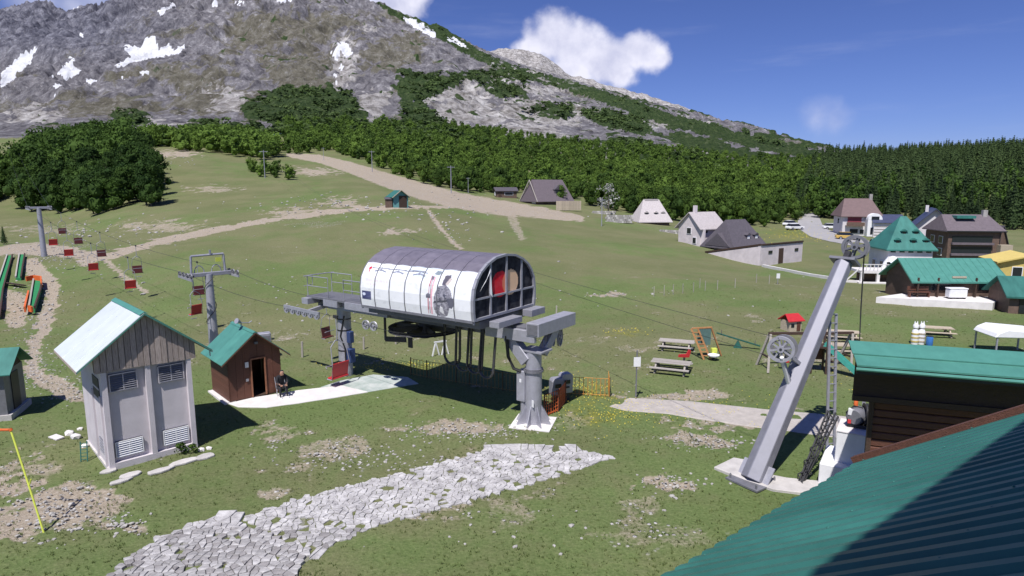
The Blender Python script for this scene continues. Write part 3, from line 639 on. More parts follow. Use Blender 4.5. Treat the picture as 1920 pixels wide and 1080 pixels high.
def plant_forests():
    rng = np.random.default_rng(5)
    def split(pts, n_ind, key):
        o = np.argsort(key(pts)); return pts[o[:n_ind]], pts[o[n_ind:]]
    # broadleaf belt along the foot of the mountain
    belt = [(535, 292), (620, 282), (660, 296), (720, 318), (800, 348), (870, 360), (925, 366), (985, 364), (1090, 376), (1120, 392), (1180, 400), (1265, 416), (1300, 421), (1430, 427), (1500, 412), (1505, 400), (1530, 396), (1590, 412), (1590, 300), (1400, 300), (1250, 284), (1050, 266), (900, 243), (700, 233), (600, 230), (520, 240)]
    P = base_points(belt, 4.3, 150, 480, 1)
    P = P[~((abs(P[:, 3] - 1040) < 60) & (P[:, 1] < 185))]
    edge, rest = split(P, 150, lambda p: p[:, 1] - .12 * 0)
    for x, y, z, px, py in edge:
        h = rng.choice([3.8, 4.6, 5.4, 6.2, 7.6]) * rng.uniform(.9, 1.1); tree('beech_tree', (x, y, z - .2), h, h * rng.uniform(.85, 1.1), 'leafy', near_lab('leafy', px, h), 'leafy trees along the lower forest edge')
    rest = rest[rng.permutation(len(rest))]
    keep = rest[(rest[:, 1] < 330) | (rng.uniform(size=len(rest)) < .62)]
    o = add_obj('beech_forest', forest_mesh('beech_forest', DEC_LO, [(x, y, z - .3, h, h * rng.uniform(.85, 1.15), rng.uniform(0, 6.28)) for (x, y, z, px, py), h in zip(keep, rng.uniform(3.5, 6.2, len(keep)) * np.where(rng.uniform(size=len(keep)) < .12, 1.4, 1))], M_LEAF))
    tag(o, 'broad belt of bright green leafy forest under the mountain', 'forest', kind='stuff')
    # spruce forest on the right-hand hill
    con = [(1490, 408), (1590, 416), (1660, 420), (1760, 425), (1850, 428), (1990, 436), (2250, 440), (2250, 270), (1920, 282), (1750, 292), (1640, 298), (1530, 302)]
    P = base_points(con, 4.3, 150, 480, 2)
    mixd = rng.uniform(size=len(P)) < np.where(P[:, 3] < 1650, .75 - .6 * (P[:, 3] - 1500) / 150, .13) * (P[:, 1] < 260); L_ = P[mixd]; P = P[~mixd]
    edge, rest = split(P, 110, lambda p: p[:, 1] + np.where(p[:, 3] < 1960, 0, 400))
    for x, y, z, px, py in edge:
        h = rng.uniform(5, 12.5); tree('spruce_tree', (x, y, z - .2), h, h * rng.uniform(.95, 1.25), 'conifer', near_lab('spruce', px, h), 'spruces at the foot of the wooded hill')
    sk, rest = split(rest, 70, lambda p: -(p[:, 1] - 900 * (p[:, 3] > 1960) - 900 * (p[:, 3] < 1560) + 40 * rng.uniform(size=len(p))))
    for x, y, z, px, py in sk:
        h = rng.uniform(5, 14.5); tree('spruce_tree', (x, y, z - .2), h, h * rng.uniform(.8, 1.0), 'conifer', near_lab('sky', px, h), 'spruces on the skyline')
    o = add_obj('spruce_forest', forest_mesh('spruce_forest', CON_LO, [(x, y, z - .3, h, h * rng.uniform(.95, 1.3), rng.uniform(0, 6.28)) for (x, y, z, px, py), h in zip(rest, rng.uniform(4.5, 13, len(rest)))], M_CONI))
    tag(o, 'dark spruce forest covering the hill behind the houses', 'forest', kind='stuff')
    o = add_obj('hill_beeches', forest_mesh('hill_beeches', DEC_LO, [(x, y, z - .3, h, h, rng.uniform(0, 6.28)) for (x, y, z, px, py), h in zip(L_, rng.uniform(7, 11, len(L_)))], M_LEAF_DARK))
    tag(o, 'scattered leafy crowns among the spruces of the hill', 'forest', kind='stuff')
    # dense round wood on the left slope
    wood = [(18, 392), (70, 398), (130, 404), (215, 405), (280, 396), (306, 378), (300, 345), (275, 305), (245, 284), (180, 276), (110, 284), (60, 305), (25, 345)]
    P = base_points(wood, 3.9, 120, 260, 3); edge, rest = split(P, 90, lambda p: p[:, 1] + np.where(p[:, 3] > 250, -25, 0))
    for x, y, z, px, py in edge:
        h = rng.uniform(6, 9.5); tree('beech_tree', (x, y, z - .2), h, h * rng.uniform(.8, 1.0), 'dense', near_lab('wood', px, h), 'trees on the rim of the dense wood')
    o = add_obj('dense_wood', forest_mesh('dense_wood', DEC_MID, [(x, y, z - .3, h, h * rng.uniform(.85, 1.0), rng.uniform(0, 6.28)) for (x, y, z, px, py), h in zip(rest, rng.uniform(7.5, 11.5, len(rest)))], M_LEAF_DARK))
    tag(o, 'dense rounded wood of dark green leafy trees above the chairlift', 'wood', kind='stuff')
    P = base_points([(-200, 400), (-20, 385), (6, 378), (16, 360), (10, 330), (-60, 310), (-250, 320)], 4.5, 120, 230, 4)
    o = add_obj('dense_wood', forest_mesh('dense_wood', DEC_LO, [(x, y, z - .3, h, h * .95, rng.uniform(0, 6.28)) for (x, y, z, px, py), h in zip(P, rng.uniform(8, 11, len(P)))], M_LEAF_DARK))
    tag(o, 'second dark wood cut off by the picture edge beside the rounded wood', 'wood', kind='stuff')
    # small clumps above the ski slope
    for poly, lab in (([(330, 283), (350, 262), (440, 262), (510, 275), (520, 296), (490, 300), (400, 288)], 'clump of leafy trees above the crest of the ski slope'),
                      ([(262, 278), (330, 276), (335, 262), (262, 262)], 'narrow strip of leafy trees beside the rounded wood'),
                      ([(452, 318), (480, 308), (530, 326), (560, 332), (540, 338), (500, 334), (460, 326)], 'low green thicket on the ski slope below the forest belt')):
        P = base_points(poly, 4.6, 130, 420, 6); hh = (2.5, 4.2) if 'thicket' in lab else (5.5, 8.5)
        if len(P): tag(add_obj('thicket', forest_mesh('thicket', DEC_LO, [(x, y, z - .2, h, h * 1.15, rng.uniform(0, 6.28)) for (x, y, z, px, py), h in zip(P, rng.uniform(*hh, len(P)))], M_LEAF)), lab, 'thicket', kind='stuff')
    # dwarf pine on the mountain side
    S = []
    for k, poly in enumerate(SHRUB):
        big = k in (7, 11)
        P = base_points(poly, 16 if big else 9.5, 330, 1250, 10 + k, .6)
        P = P[P[:, 2] > 0]; S.append(P[rng.uniform(size=len(P)) < (.22 if big else .85)])
    S = np.concatenate(S); small = [crown_parts(90 + s, 46, .24, 'deciduous', 1.5) for s in range(4)]
    small = [(v, nq, t[:40]) for v, nq, t in small]
    S = S[rng.permutation(len(S))[:5200]]
    o = add_obj('dwarf_pines', forest_mesh('dwarf_pines', small, [(x, y, z - 1.5, h, h * rng.uniform(1.3, 2.1), rng.uniform(0, 6.28)) for (x, y, z, px, py), h in zip(S, rng.uniform(4.0, 8.0, len(S)))], M_SHRUB))
    tag(o, 'patches of dark dwarf pine scrub on the rocky mountain side', 'scrub', kind='stuff')
    # single trees
    p = G(8, 458); tree('spruce_tree', p, 2.6, 3.2, 'conifer', 'small dark lone spruce beside the rubble above the green mats')
    p = G(1140, 402); t_ = empty('blossom_tree', p, 0, 'white blossoming tree beside the low stone wall', 'tree'); t_.scale = (7.5, 7.5, 7.5)
    inst(ME_TRUNK, 'trunk', t_); v = crown_parts(77, 260, .07, 'deciduous', 1.25); inst(crown_mesh('crown', (v[0], v[1], v[2][:0]), M_BLOS), 'crown', t_)
    p = G(1052, 384); tree('garden_tree', p, 5.2, 5.5, 'leafy', 'small green tree growing in front of the dark chalet roof')
    p = G(937, 366); tree('garden_tree', p, 5.5, 6, 'leafy', 'green tree behind the small brown cabin beside the sandy track')
plant_forests()
# ------------------------------------------------------------------ common materials
M_STEEL = mat('galvanised_steel', (.36, .36, .41), .5, .3, .12, 5)
M_STEEL_D = mat('weathered_steel', (.20, .20, .225), .55, .35, .16, 5)
M_DARK = mat('dark_steel', (.045, .045, .05), .55, .3, .2, 8)
M_BLACK = mat('black_rubber', (.016, .016, .018), .5, 0, .2, 8)
M_GREENR = mat('green_sheet_roof', (.038, .165, .140), .5, .1, .22, 1.1, spec=.5, stretch=(1.5, .5, .5))
M_GREENR2 = mat('pale_green_sheet_roof', (.085, .27, .22), .42, .15, .10, 2.5)
M_CONC = mat('concrete', (.50, .475, .46), .9, 0, .16, 2.2, .35, 30)
M_CONCW = mat('white_concrete', (.70, .67, .66), .9, 0, .10, 1.6, .2, 30)
M_PLAST = mat('lavender_plaster', (.57, .53, .56), .92, 0, .10, 1.5, .15, 30)
M_WHITE = mat('white_paint', (.78, .78, .80), .6, 0, .06, 3)
M_WOODG = mat('weathered_grey_wood', (.36, .30, .275), .9, 0, .28, 9, .5, 30, stretch=(4, 4, .5))
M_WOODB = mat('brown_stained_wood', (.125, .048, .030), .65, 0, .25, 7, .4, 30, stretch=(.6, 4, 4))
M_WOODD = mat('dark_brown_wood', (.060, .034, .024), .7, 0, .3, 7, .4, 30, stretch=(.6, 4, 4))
M_PLANK = mat('pale_plank', (.45, .38, .29), .85, 0, .22, 7, .3, 30, stretch=(.6, 4, 4))
M_GREYPL = mat('grey_plank', (.36, .33, .30), .9, 0, .22, 7, .3, 30, stretch=(.6, 4, 4))
M_RED = mat('red_seat', (.50, .030, .035), .45, 0, .12, 5)
M_REDD = mat('dark_red_seat', (.085, .018, .016), .5, 0, .15, 5)
M_GLASS = mat('dark_glass', (.02, .024, .03), .12, 0, .1, 3)
M_ORANGE = mat('orange_plastic', (.62, .13, .03), .6, 0, .15, 6)
M_YELL = mat('yellow_green_paint', (.62, .68, .10), .5, 0, .08, 6)
M_TILE = mat('purple_grey_roof', (.135, .11, .125), .85, 0, .2, 3, .3, 20)
M_TILED = mat('dark_grey_roof', (.085, .075, .09), .8, 0, .2, 3, .3, 20)
M_TILEL = mat('pale_shingle_roof', (.46, .42, .42), .9, 0, .16, 4, .3, 20)
M_BLUER = mat('blue_grey_roof', (.055, .065, .12), .5, .1, .15, 2)
M_SKIN = mat('skin', (.48, .27, .19), .6, 0, .06, 8)
M_CLOTH = mat('black_cloth', (.018, .018, .024), .9, 0, .2, 12)

# ------------------------------------------------------------------ the lodge that carries the camera: corrugated roof in the foreground
def lodge():
    E0 = V(4.03, 7.0, 6.8); e = V(-.78, -.62, 0).normalized(); h = V(-e.y, e.x, 0)
    if h.y > 0: h = -h
    tan = .70; root = empty('lodge', (E0.x, E0.y, 0), 0, 'lodge with green corrugated metal roof right below the viewpoint', 'building')
    off = V(E0.x, E0.y, 0)
    def rp(s, u, dz=0): return E0 + e * s + h * u + V(0, 0, u * tan + dz) - off
    pitch, n = .19, 78; U = 5.2; vs = []; fs = []; prof = ((0, 0), (.30, 0), (.42, .034), (.78, .034), (.90, 0))
    ss = [(i + a) * pitch for i in range(n) for a, _ in prof]; zz = [b for i in range(n) for _, b in prof]
    for u in (0, U):
        for s, z in zip(ss, zz): vs.append(rp(s, u, z))
    m = len(ss)
    for u in (0, U):
        for s, z in zip(ss, zz): vs.append(rp(s, u, z - .012))
    for j in range(0, n, 6):
        i0, i1 = j * len(prof), min(m - 1, (j + 6) * len(prof) + 1); fs = []
        for i in range(i0, i1): fs += [(i, i + 1, m + i + 1, m + i), (2 * m + i + 1, 2 * m + i, 3 * m + i, 3 * m + i + 1), (i + 1, i, 2 * m + i, 2 * m + i + 1)]
        u = sorted({k for f in fs for k in f}); ix = {k: q for q, k in enumerate(u)}; dz = V(0, 0, .006 * (j // 6 % 2)) + h * (.02 * math.sin(j * 3.1))
        MB().add([vs[k] + dz for k in u], [tuple(ix[k] for k in f) for f in fs]).build('roof_sheet', M_GREENR, root)
    sc_ = MB().lathe([(.009, 0), (.009, .005), (.004, .008)], n=6).mesh('roof_screw', M_GREENR)
    for j in range(0, n, 2):
        for u_ in (.12, 1.1, 2.1): inst(sc_, 'roof_screw', root, rp((j + .6) * pitch, u_, .042))
    b = MB(); b.beam(rp(-.03, -.02, .02), rp(-.03, U, .02), .10, .14); b.build('verge_trim', M_WOODB, root)
    b = MB(); b.ext([rp(.0, .06, -.05), rp(n * pitch, .06, -.05), rp(n * pitch, .06, -.22), rp(0, .06, -.22)], h * .04); b.build('fascia', M_WOODD, root)
    # walls below
    w = MB(); a0, a1 = rp(.35, .5), rp(n * pitch - .3, .5); b0, b1 = rp(.35, U), rp(n * pitch - .3, U)
    w.add([(a0.x, a0.y, 0), (a1.x, a1.y, 0), (b1.x, b1.y, 0), (b0.x, b0.y, 0), a0 - V(0, 0, .06), a1 - V(0, 0, .06), b1 - V(0, 0, .06), b0 - V(0, 0, .06)], [(0, 1, 5, 4), (1, 2, 6, 5), (2, 3, 7, 6), (3, 0, 4, 7), (4, 5, 6, 7)])
    w.build('wall', M_WOODD, root)
    # unseen upper roof and wall, added to cast the shadow edge on the lower roof
    nrm = (h + V(0, 0, tan)); nrm = e.cross(nrm).normalized()
    def hit(px, py):
        d = pxray(px, py); o = V(0, 0, CAMH); return o + d * ((E0 - o).dot(nrm) / d.dot(nrm))
    P1, P2 = hit(1925, 797), hit(1535, 1085); P3 = hit(1920, 1080)
    ZE = 13.6
    def up(p): return p + SUN_DIR * ((ZE - p.z) / SUN_DIR.z)
    q1, q2, q3 = up(P1), up(P2), up(P3); ed = (q2 - q1); ed.z = 0; ed.normalize(); side = V(-ed.y, ed.x, 0)
    if (q3 - q1).dot(side) < 0: side = -side
    a, c = q1 - ed * 5, q2 + ed * 7; b = MB()
    b.ext([a - off, c - off, c + side * 7 + V(0, 0, 3.5) - off, a + side * 7 + V(0, 0, 3.5) - off], (0, 0, .18)); b.build('unseen_upper_roof', M_GREENR, root)
    b = MB(); a2, c2 = a + side * 2.6 + ed * .4, c + side * 2.6 - ed * .4
    b.ext([V(a2.x, a2.y, 7) - off, V(c2.x, c2.y, 7) - off, V(c2.x, c2.y, ZE + 1.2) - off, V(a2.x, a2.y, ZE + 1.2) - off], side * 3.5); b.build('unseen_upper_wall', M_WOODB, root)
lodge()

def log_cabin():
    A = V(8.45, 15.0, 0); d = V(.95, -.31, 0).normalized(); back = V(-d.y, d.x, 0)
    root = empty('log_cabin', A, math.atan2(d.y, d.x), 'dark log cabin with green metal eave beside the corrugated roof', 'cabin')
    ez = 5.72
    # local: x along eave, y away, z up
    L = 11.0
    b = MB(); b.ext([(0, 0, ez), (0, .52, ez + .155), (0, .52, ez + .115), (0, 0, ez - .04)], (L, 0, 0)); b.build('lower_roof_sheet', M_GREENR2, root)
    b = MB(); b.ext([(-.03, .47, ez + .175), (-.03, 1.1, ez + .36), (-.03, 1.1, ez + .31), (-.03, .47, ez + .15)], (L, 0, 0)); b.build('upper_roof_sheet', M_GREENR2, root)
    b = MB(); b.add([(-.03, 1.1, ez + .34), (1.3, 4.6, ez - .75), (L, 4.6, ez - .75), (L, 1.1, ez + .34), (-.03, 1.1, ez + .30), (1.3, 4.6, ez - .79), (L, 4.6, ez - .79), (L, 1.1, ez + .30)], [(0, 1, 2, 3), (7, 6, 5, 4), (0, 4, 5, 1), (1, 5, 6, 2), (2, 6, 7, 3), (3, 7, 4, 0)]); b.build('rear_roof_sheet', M_GREENR2, root)
    b = MB(); b.box(L / 2, .015, ez - .14, L, .03, .16); b.build('fascia', M_DARK, root)
    b = MB(); b.tube([(-.02, -.03, ez - .10), (L, -.03, ez - .10)], .045, 8); b.build('gutter', M_GREENR2, root)
    # projecting upper storey in shade
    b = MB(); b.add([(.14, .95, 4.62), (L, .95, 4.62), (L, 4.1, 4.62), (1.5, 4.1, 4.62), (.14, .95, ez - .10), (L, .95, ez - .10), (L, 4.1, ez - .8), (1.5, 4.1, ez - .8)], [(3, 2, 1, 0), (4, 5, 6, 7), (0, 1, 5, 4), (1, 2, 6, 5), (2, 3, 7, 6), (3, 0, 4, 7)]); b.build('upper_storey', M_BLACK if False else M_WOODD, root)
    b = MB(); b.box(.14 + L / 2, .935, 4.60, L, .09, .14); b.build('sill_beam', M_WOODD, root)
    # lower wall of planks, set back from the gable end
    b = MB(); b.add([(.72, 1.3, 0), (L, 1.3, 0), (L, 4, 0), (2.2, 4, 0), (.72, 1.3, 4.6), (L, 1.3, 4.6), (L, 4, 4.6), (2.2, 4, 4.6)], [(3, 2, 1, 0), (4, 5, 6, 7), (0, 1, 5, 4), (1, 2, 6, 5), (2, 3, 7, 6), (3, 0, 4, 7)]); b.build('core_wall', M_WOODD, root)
    pm = MB(); pm.ext([(0, -.05, -.095), (0, -.075, -.07), (0, -.075, .07), (0, -.05, .095), (0, 0, .095), (0, 0, -.095)], (L - .2, 0, 0)); pme = pm.mesh('log', M_WOODB)
    for k in range(22): inst(pme, 'log', root, (.72 + .02 * math.sin(k * 7), 1.29, .25 + k * .205))
    b = MB(); b.beam((.66, 1.22, 0), (.66, 1.22, 4.55), .11, .11); b.build('corner_post', M_WOODD, root)
log_cabin()

# ------------------------------------------------------------------ drag lift drive pylon and its foundation
def wheel(b, c, axis, r, w, spokes=6, hub=.12, rim=.10):
    c = Vector(c); ax = Vector(axis).normalized(); n = 28; rr = V(0, 0, 1) if abs(ax.z) < .9 else V(1, 0, 0); a = ax.cross(rr).normalized(); q = ax.cross(a).normalized()
    P = lambda t, rad, z: c + (a * math.cos(t) + q * math.sin(t)) * rad + ax * z
    prof = [(r, -w / 2), (r - rim * .45, -w * .1), (r - rim * .45, w * .1), (r, w / 2), (r - rim, w / 2), (r - rim, -w / 2)]; vs = []; fs = []; k = len(prof)
    for j in range(n):
        t = 2 * math.pi * j / n
        for rad, z in prof: vs.append(P(t, rad, z))
    for j in range(n):
        for i in range(k): fs.append((j * k + i, j * k + (i + 1) % k, ((j + 1) % n) * k + (i + 1) % k, ((j + 1) % n) * k + i))
    b.add(vs, fs)
    for j in range(spokes):
        t = 2 * math.pi * (j + .3) / spokes; b.beam(P(t, hub * .6, 0), P(t, r - rim * .7, 0), w * .4, r * .15, up=ax)
    b.lathe([(hub, -w * .65), (hub, w * .65)], c, ax, 14)
    return b
M_MAST = mat('mast_steel', (.265, .265, .315), .55, .2, .12, 3)
def drive_pylon():
    B = G(1410, 903); T = at(1583, 492, 23.2) - B; root = empty('drag_lift_pylon', B, 0, 'thick leaning grey steel pylon of the drag lift with two spoked wheels', 'pylon')
    d = T.normalized(); side = V(0, 0, 1).cross(d).normalized(); nr = d.cross(side).normalized()
    def ring(c, a, b_): return [c + side * (math.cos(t) * a) + nr * (math.sin(t) * b_) for t in [math.pi / 6 + k * math.pi / 3 for k in range(6)]]
    m = MB(); r0, r1 = ring(V(0, 0, 0) + d * .05, .43, .40), ring(T, .31, .29); m.add(r0 + r1, [tuple(range(5, -1, -1)), tuple(range(6, 12))] + [(i, (i + 1) % 6, 6 + (i + 1) % 6, 6 + i) for i in range(6)])
    m.build('mast', M_MAST, root, bevel=.02)
    b = MB()
    for s in (-1, 1): b.beam(side * .34 * s + V(0, 0, .05), side * .34 * s + d * .7, .05, .5, up=side)
    b.build('base_gusset', M_STEEL, root)
    b = MB(); b.box(0, 0, .05, 1.25, 1.25, .06, .6); b.build('base_plate', M_STEEL_D, root)
    for k in range(4):
        an = .6 + k * math.pi / 2 + .78; MB().lathe([(.035, 0), (.035, .16), (.02, .2)], (.72 * math.cos(an), .72 * math.sin(an), .05), n=6).build('anchor_bolt', M_STEEL_D, root)
    b = MB(); b.beam(T - nr * .0, T + d * .10, .95, .55, up=nr); b.build('head_plate', M_STEEL_D, root)
    b = MB(); b.beam(T + d * .1, T + d * .45, .16, .2, up=side); b.build('head_bracket', M_DARK, root)
    wc = T + d * .62 + V(.1, -.1, .05); ax = V(-.55, -.83, .05).normalized()
    t1 = wheel(MB(), wc, ax, .44, .16).build('top_wheel', M_STEEL_D, root)
    b = MB(); wheel(b, wc - ax * .42 + V(.04, 0, -.04), ax, .44, .16); b.build('top_wheel', M_STEEL_D, root)
    MB().tube([wc + ax * .12, wc - ax * .60], .05, 8).build('wheel_axle', M_DARK, root)
    # lower deflection wheel on an arm towards the slope
    mid = T * .47; lc = at(1464, 655, B.y + .75) - B; ax2 = V(-.45, -.88, .1).normalized()
    wheel(MB(), lc, ax2, .45, .14, 8).build('lower_wheel', M_STEEL, root); wheel(MB(), lc - ax2 * .5 + V(.1, .05, 0), ax2, .45, .14, 8).build('lower_wheel', M_STEEL_D, root)
    MB().tube([lc + ax2 * .1, lc - ax2 * .62], .05, 8).build('wheel_axle', M_DARK, root)
    b = MB(); b.beam(lc + V(.1, 0, -.05), mid + d * .35 - side * .1, .10, .12); b.beam(lc + V(.05, -.05, -.35), mid - d * .55 + side * .0, .13, .13); b.build('wheel_arm', M_STEEL, root)
    b = MB(); b.tube([lc + V(0, -.12, -.25), mid - d * .62], .07, 8); b.build('tension_cylinder', M_WHITE, root)
    # vertical ladder hung from the mast
    l0, l1 = at(1548, 884, 22.3) - B, at(1557, 548, 22.7) - B; l0.z = max(l0.z, -.05); rgt = V(.30, .05, 0)
    for k in (0, 1): MB().beam(l0 + rgt * k, l1 + rgt * k - V(0, 0, .8 * k), .085, .07).build('ladder_rail', M_STEEL, root)
    rg = MB().beam(V(0, 0, 0), rgt, .03, .03).mesh('rung', M_STEEL)
    for k in range(1, 18):
        p = l0.lerp(l1, k / 19.5); inst(rg, 'rung', root, p)
    MB().beam(l1 + V(0, 0, -.1), T * .80, .07, .07).build('ladder_bracket', M_STEEL, root)
    # lattice strut leaning from the pad to the motor block
    s0, s1 = at(1500, 912, B.y - .2) - B, at(1562, 775, 21.4) - B; s0.z = .02; dd = (s1 - s0); sd_ = V(0, 0, 1).cross(dd).normalized() * .14; upv = dd.cross(sd_).normalized() * .14
    b = MB()
    for a in (-1, 1):
        for c in (-1, 1): b.beam(s0 + (sd_ * a + upv * c) * .35, s1 + sd_ * a + upv * c, .05, .05)
    for k in range(11):
        f0, f1 = k / 11, (k + 1) / 11; sg = 1 if k % 2 else -1; p0, p1 = s0.lerp(s1, f0), s0.lerp(s1, f1)
        b.beam(p0 + sd_ * sg + upv, p1 - sd_ * sg + upv, .025, .025); b.beam(p0 + sd_ * sg - upv, p1 - sd_ * sg - upv, .025, .025); b.beam(p0 + sd_ + upv * sg, p1 + sd_ - upv * sg, .025, .025)
    b.build('lattice_strut', M_DARK, root)
    # haul ropes: down to the motor and out across the meadow
    for k, (dx, dy) in enumerate(((.42, 0), (.62, .35))):
        top = B + wc + V(dx * .9, dy, 0); o = MB().tube([top, top + V(.12, .1, -2.4), V(top.x + .1, top.y - .2, 1.9 + .5 * k)], .018, 6).build('haul_rope', M_DARK)
        tag(o, 'steel rope running from the pylon top down to the motor' if k == 0 else 'second steel rope hanging from the pylon top behind the motor rope', 'rope')
    far = G(497, 332) + V(0, 0, 6.2)
    for k in (0, 1):
        st = B + lc + V(-.1, .5 * k, .4 - .8 * k); pts = []
        for i in range(33):
            t = i / 32; p = st.lerp(far + V(1.5 * k, 0, 0), t); p.z -= 4 * t * (1 - t) * 3.4; pts.append(p)
        o = MB().tube(pts, .009, 5).build('haul_rope', M_DARK); tag(o, 'upper drag lift rope crossing the meadow from the lower wheel' if k == 0 else 'lower drag lift rope crossing the meadow from the lower wheel', 'rope')
drive_pylon()
def slab(name, pts, h, m, label, zoff=.0, kind='structure'):
    P = [G(*p) if len(p) == 2 else Vector(p) for p in pts]; c = sum(P, V(0, 0, 0)) / len(P); b = MB()
    top = [V(p.x - c.x, p.y - c.y, p.z - c.z + h + zoff) for p in P]; b.ext(top, (0, 0, -(h + .35))); o = b.build(name, m, None, bevel=.02, loc=c); tag(o, label, kind=kind); return o
slab('pylon_pad', [(1338, 880), (1375, 862), (1408, 868), (1440, 893), (1475, 900), (1535, 906), (1545, 920), (1500, 928), (1450, 922), (1400, 905)], .10, M_CONC, 'irregular concrete pad under the leaning pylon')
def motor_block():
    P = G(1534, 908); rz = -.58; root = empty('motor_foundation', P, rz, 'white stepped concrete block carrying the drive motor', 'foundation')
    MB().box(1.15, .85, .40, 2.3, 1.9, .8).build('lower_block', M_WHITE, root, bevel=.02)
    MB().box(1.02, 1.0, 1.34, 1.24, 1.35, 1.08).build('upper_block', M_WHITE, root, bevel=.02)
    MB().box(1.02, 1.0, 1.895, 1.28, 1.39, .03).build('cap', M_CONCW, root)
    t = empty('drive_motor', P + Matrix.Rotation(rz, 3, 'Z') @ V(.95, 1.15, 1.91), rz, 'dark round drive motor with flywheel on the white block', 'motor')
    b = MB(); b.box(0, 0, .06, .62, .5, .12); b.build('bed_frame', M_DARK, t)
    b = MB(); b.lathe([(.05, -.30), (.24, -.29), (.29, -.2), (.29, .18), (.24, .27), (.08, .30)], (-.05, -.05, .40), (.25, 1, 0), 18); b.build('motor_body', M_STEEL_D, t, True)
    wheel(MB(), (.2, .0, .47), (1, .3, 0), .38, .10, 6).build('flywheel', M_DARK, t)
    b = MB(); b.box(-.2, -.24, .55, .2, .16, .2); b.build('terminal_box', M_WHITE, t); b = MB(); b.lathe([(.07, 0), (.07, .18), (.03, .24)], (-.12, .12, .66), n=10); b.build('oil_cap', M_ORANGE, t, True)
    b = MB(); b.tube([(-.3, -.3, .2), (-.36, -.25, .5), (-.15, -.1, .72), (.1, 0, .66)], .03, 7); b.build('hose', M_BLACK, t, True)
    b = MB(); b.box(-.24, -.3, .22, .1, .1, .12); b.build('valve', M_RED, t)
    b = MB(); b.beam((.1, .42, 0), (.1, .42, 1.15), .10, .17); b.lathe([(.14, -.07), (.14, .07)], (.1, .42, 1.2), (1, .2, 0), 14); b.build('rope_guide', M_STEEL, t)
motor_block()
o = slab('gravel_drive', [(1142, 762), (1180, 746), (1290, 752), (1440, 768), (1560, 778), (1680, 792), (1800, 812), (1800, 850), (1640, 828), (1500, 812), (1380, 796), (1250, 776), (1170, 770)], .012, mat('tan_gravel', (.40, .365, .335), .95, 0, .16, 2.5, .6, 30), 'pale gravel drive crossing the meadow')
# ------------------------------------------------------------------ chairlift station
ST_B = G(1000, 793); ST_U = V(-.82, .57, 0).normalized(); ST_RZ = math.atan2(ST_U.y, ST_U.x)
def st_world(x, y, z): return ST_B + ST_U * x + V(-ST_U.y, ST_U.x, 0) * y + V(0, 0, z)
HX0, HX1, HW = 1.5, 8.05, 1.92; KY = 1.17
PROF = [(1.92, 4.68), (1.97, 5.1), (1.97, 5.6), (1.90, 6.1), (1.72, 6.5), (1.50, 6.8)]      # near side, bottom to top of the printed sheet
ROOF = [(1.50, 6.8), (1.1, 7.1), (.6, 7.32), (0, 7.40), (-.6, 7.32), (-1.1, 7.1), (-1.50, 6.8)]
_pl = np.concatenate([[0], np.cumsum([math.dist(a, b) for a, b in zip(PROF[:-1], PROF[1:])])]); _pl /= _pl[-1]
def prof_at(t): return float(np.interp(t, _pl, [p[0] for p in PROF])), float(np.interp(t, _pl, [p[1] for p in PROF]))
def vcol_mat(name, rough=.35, spec=.5):
    m, N, L, b = nodes_of(name); a = N.new('ShaderNodeAttribute'); a.attribute_name = 'print'; geo = N.new('ShaderNodeNewGeometry')
    n = nz(N, L, geo.outputs['Position'], 3.0, 5, .6); L.new(mixc(N, L, mrange(N, L, n, .3, .7, 0, .10), a.outputs['Color'], (.5, .5, .52)), b.inputs['Base Color'])
    b.inputs['Roughness'].default_value = rough; b.inputs['Specular IOR Level'].default_value = spec; return m
M_PRINT = vcol_mat('printed_sheet'); M_MESHP = vcol_mat('printed_mesh_banner', .8, .2)
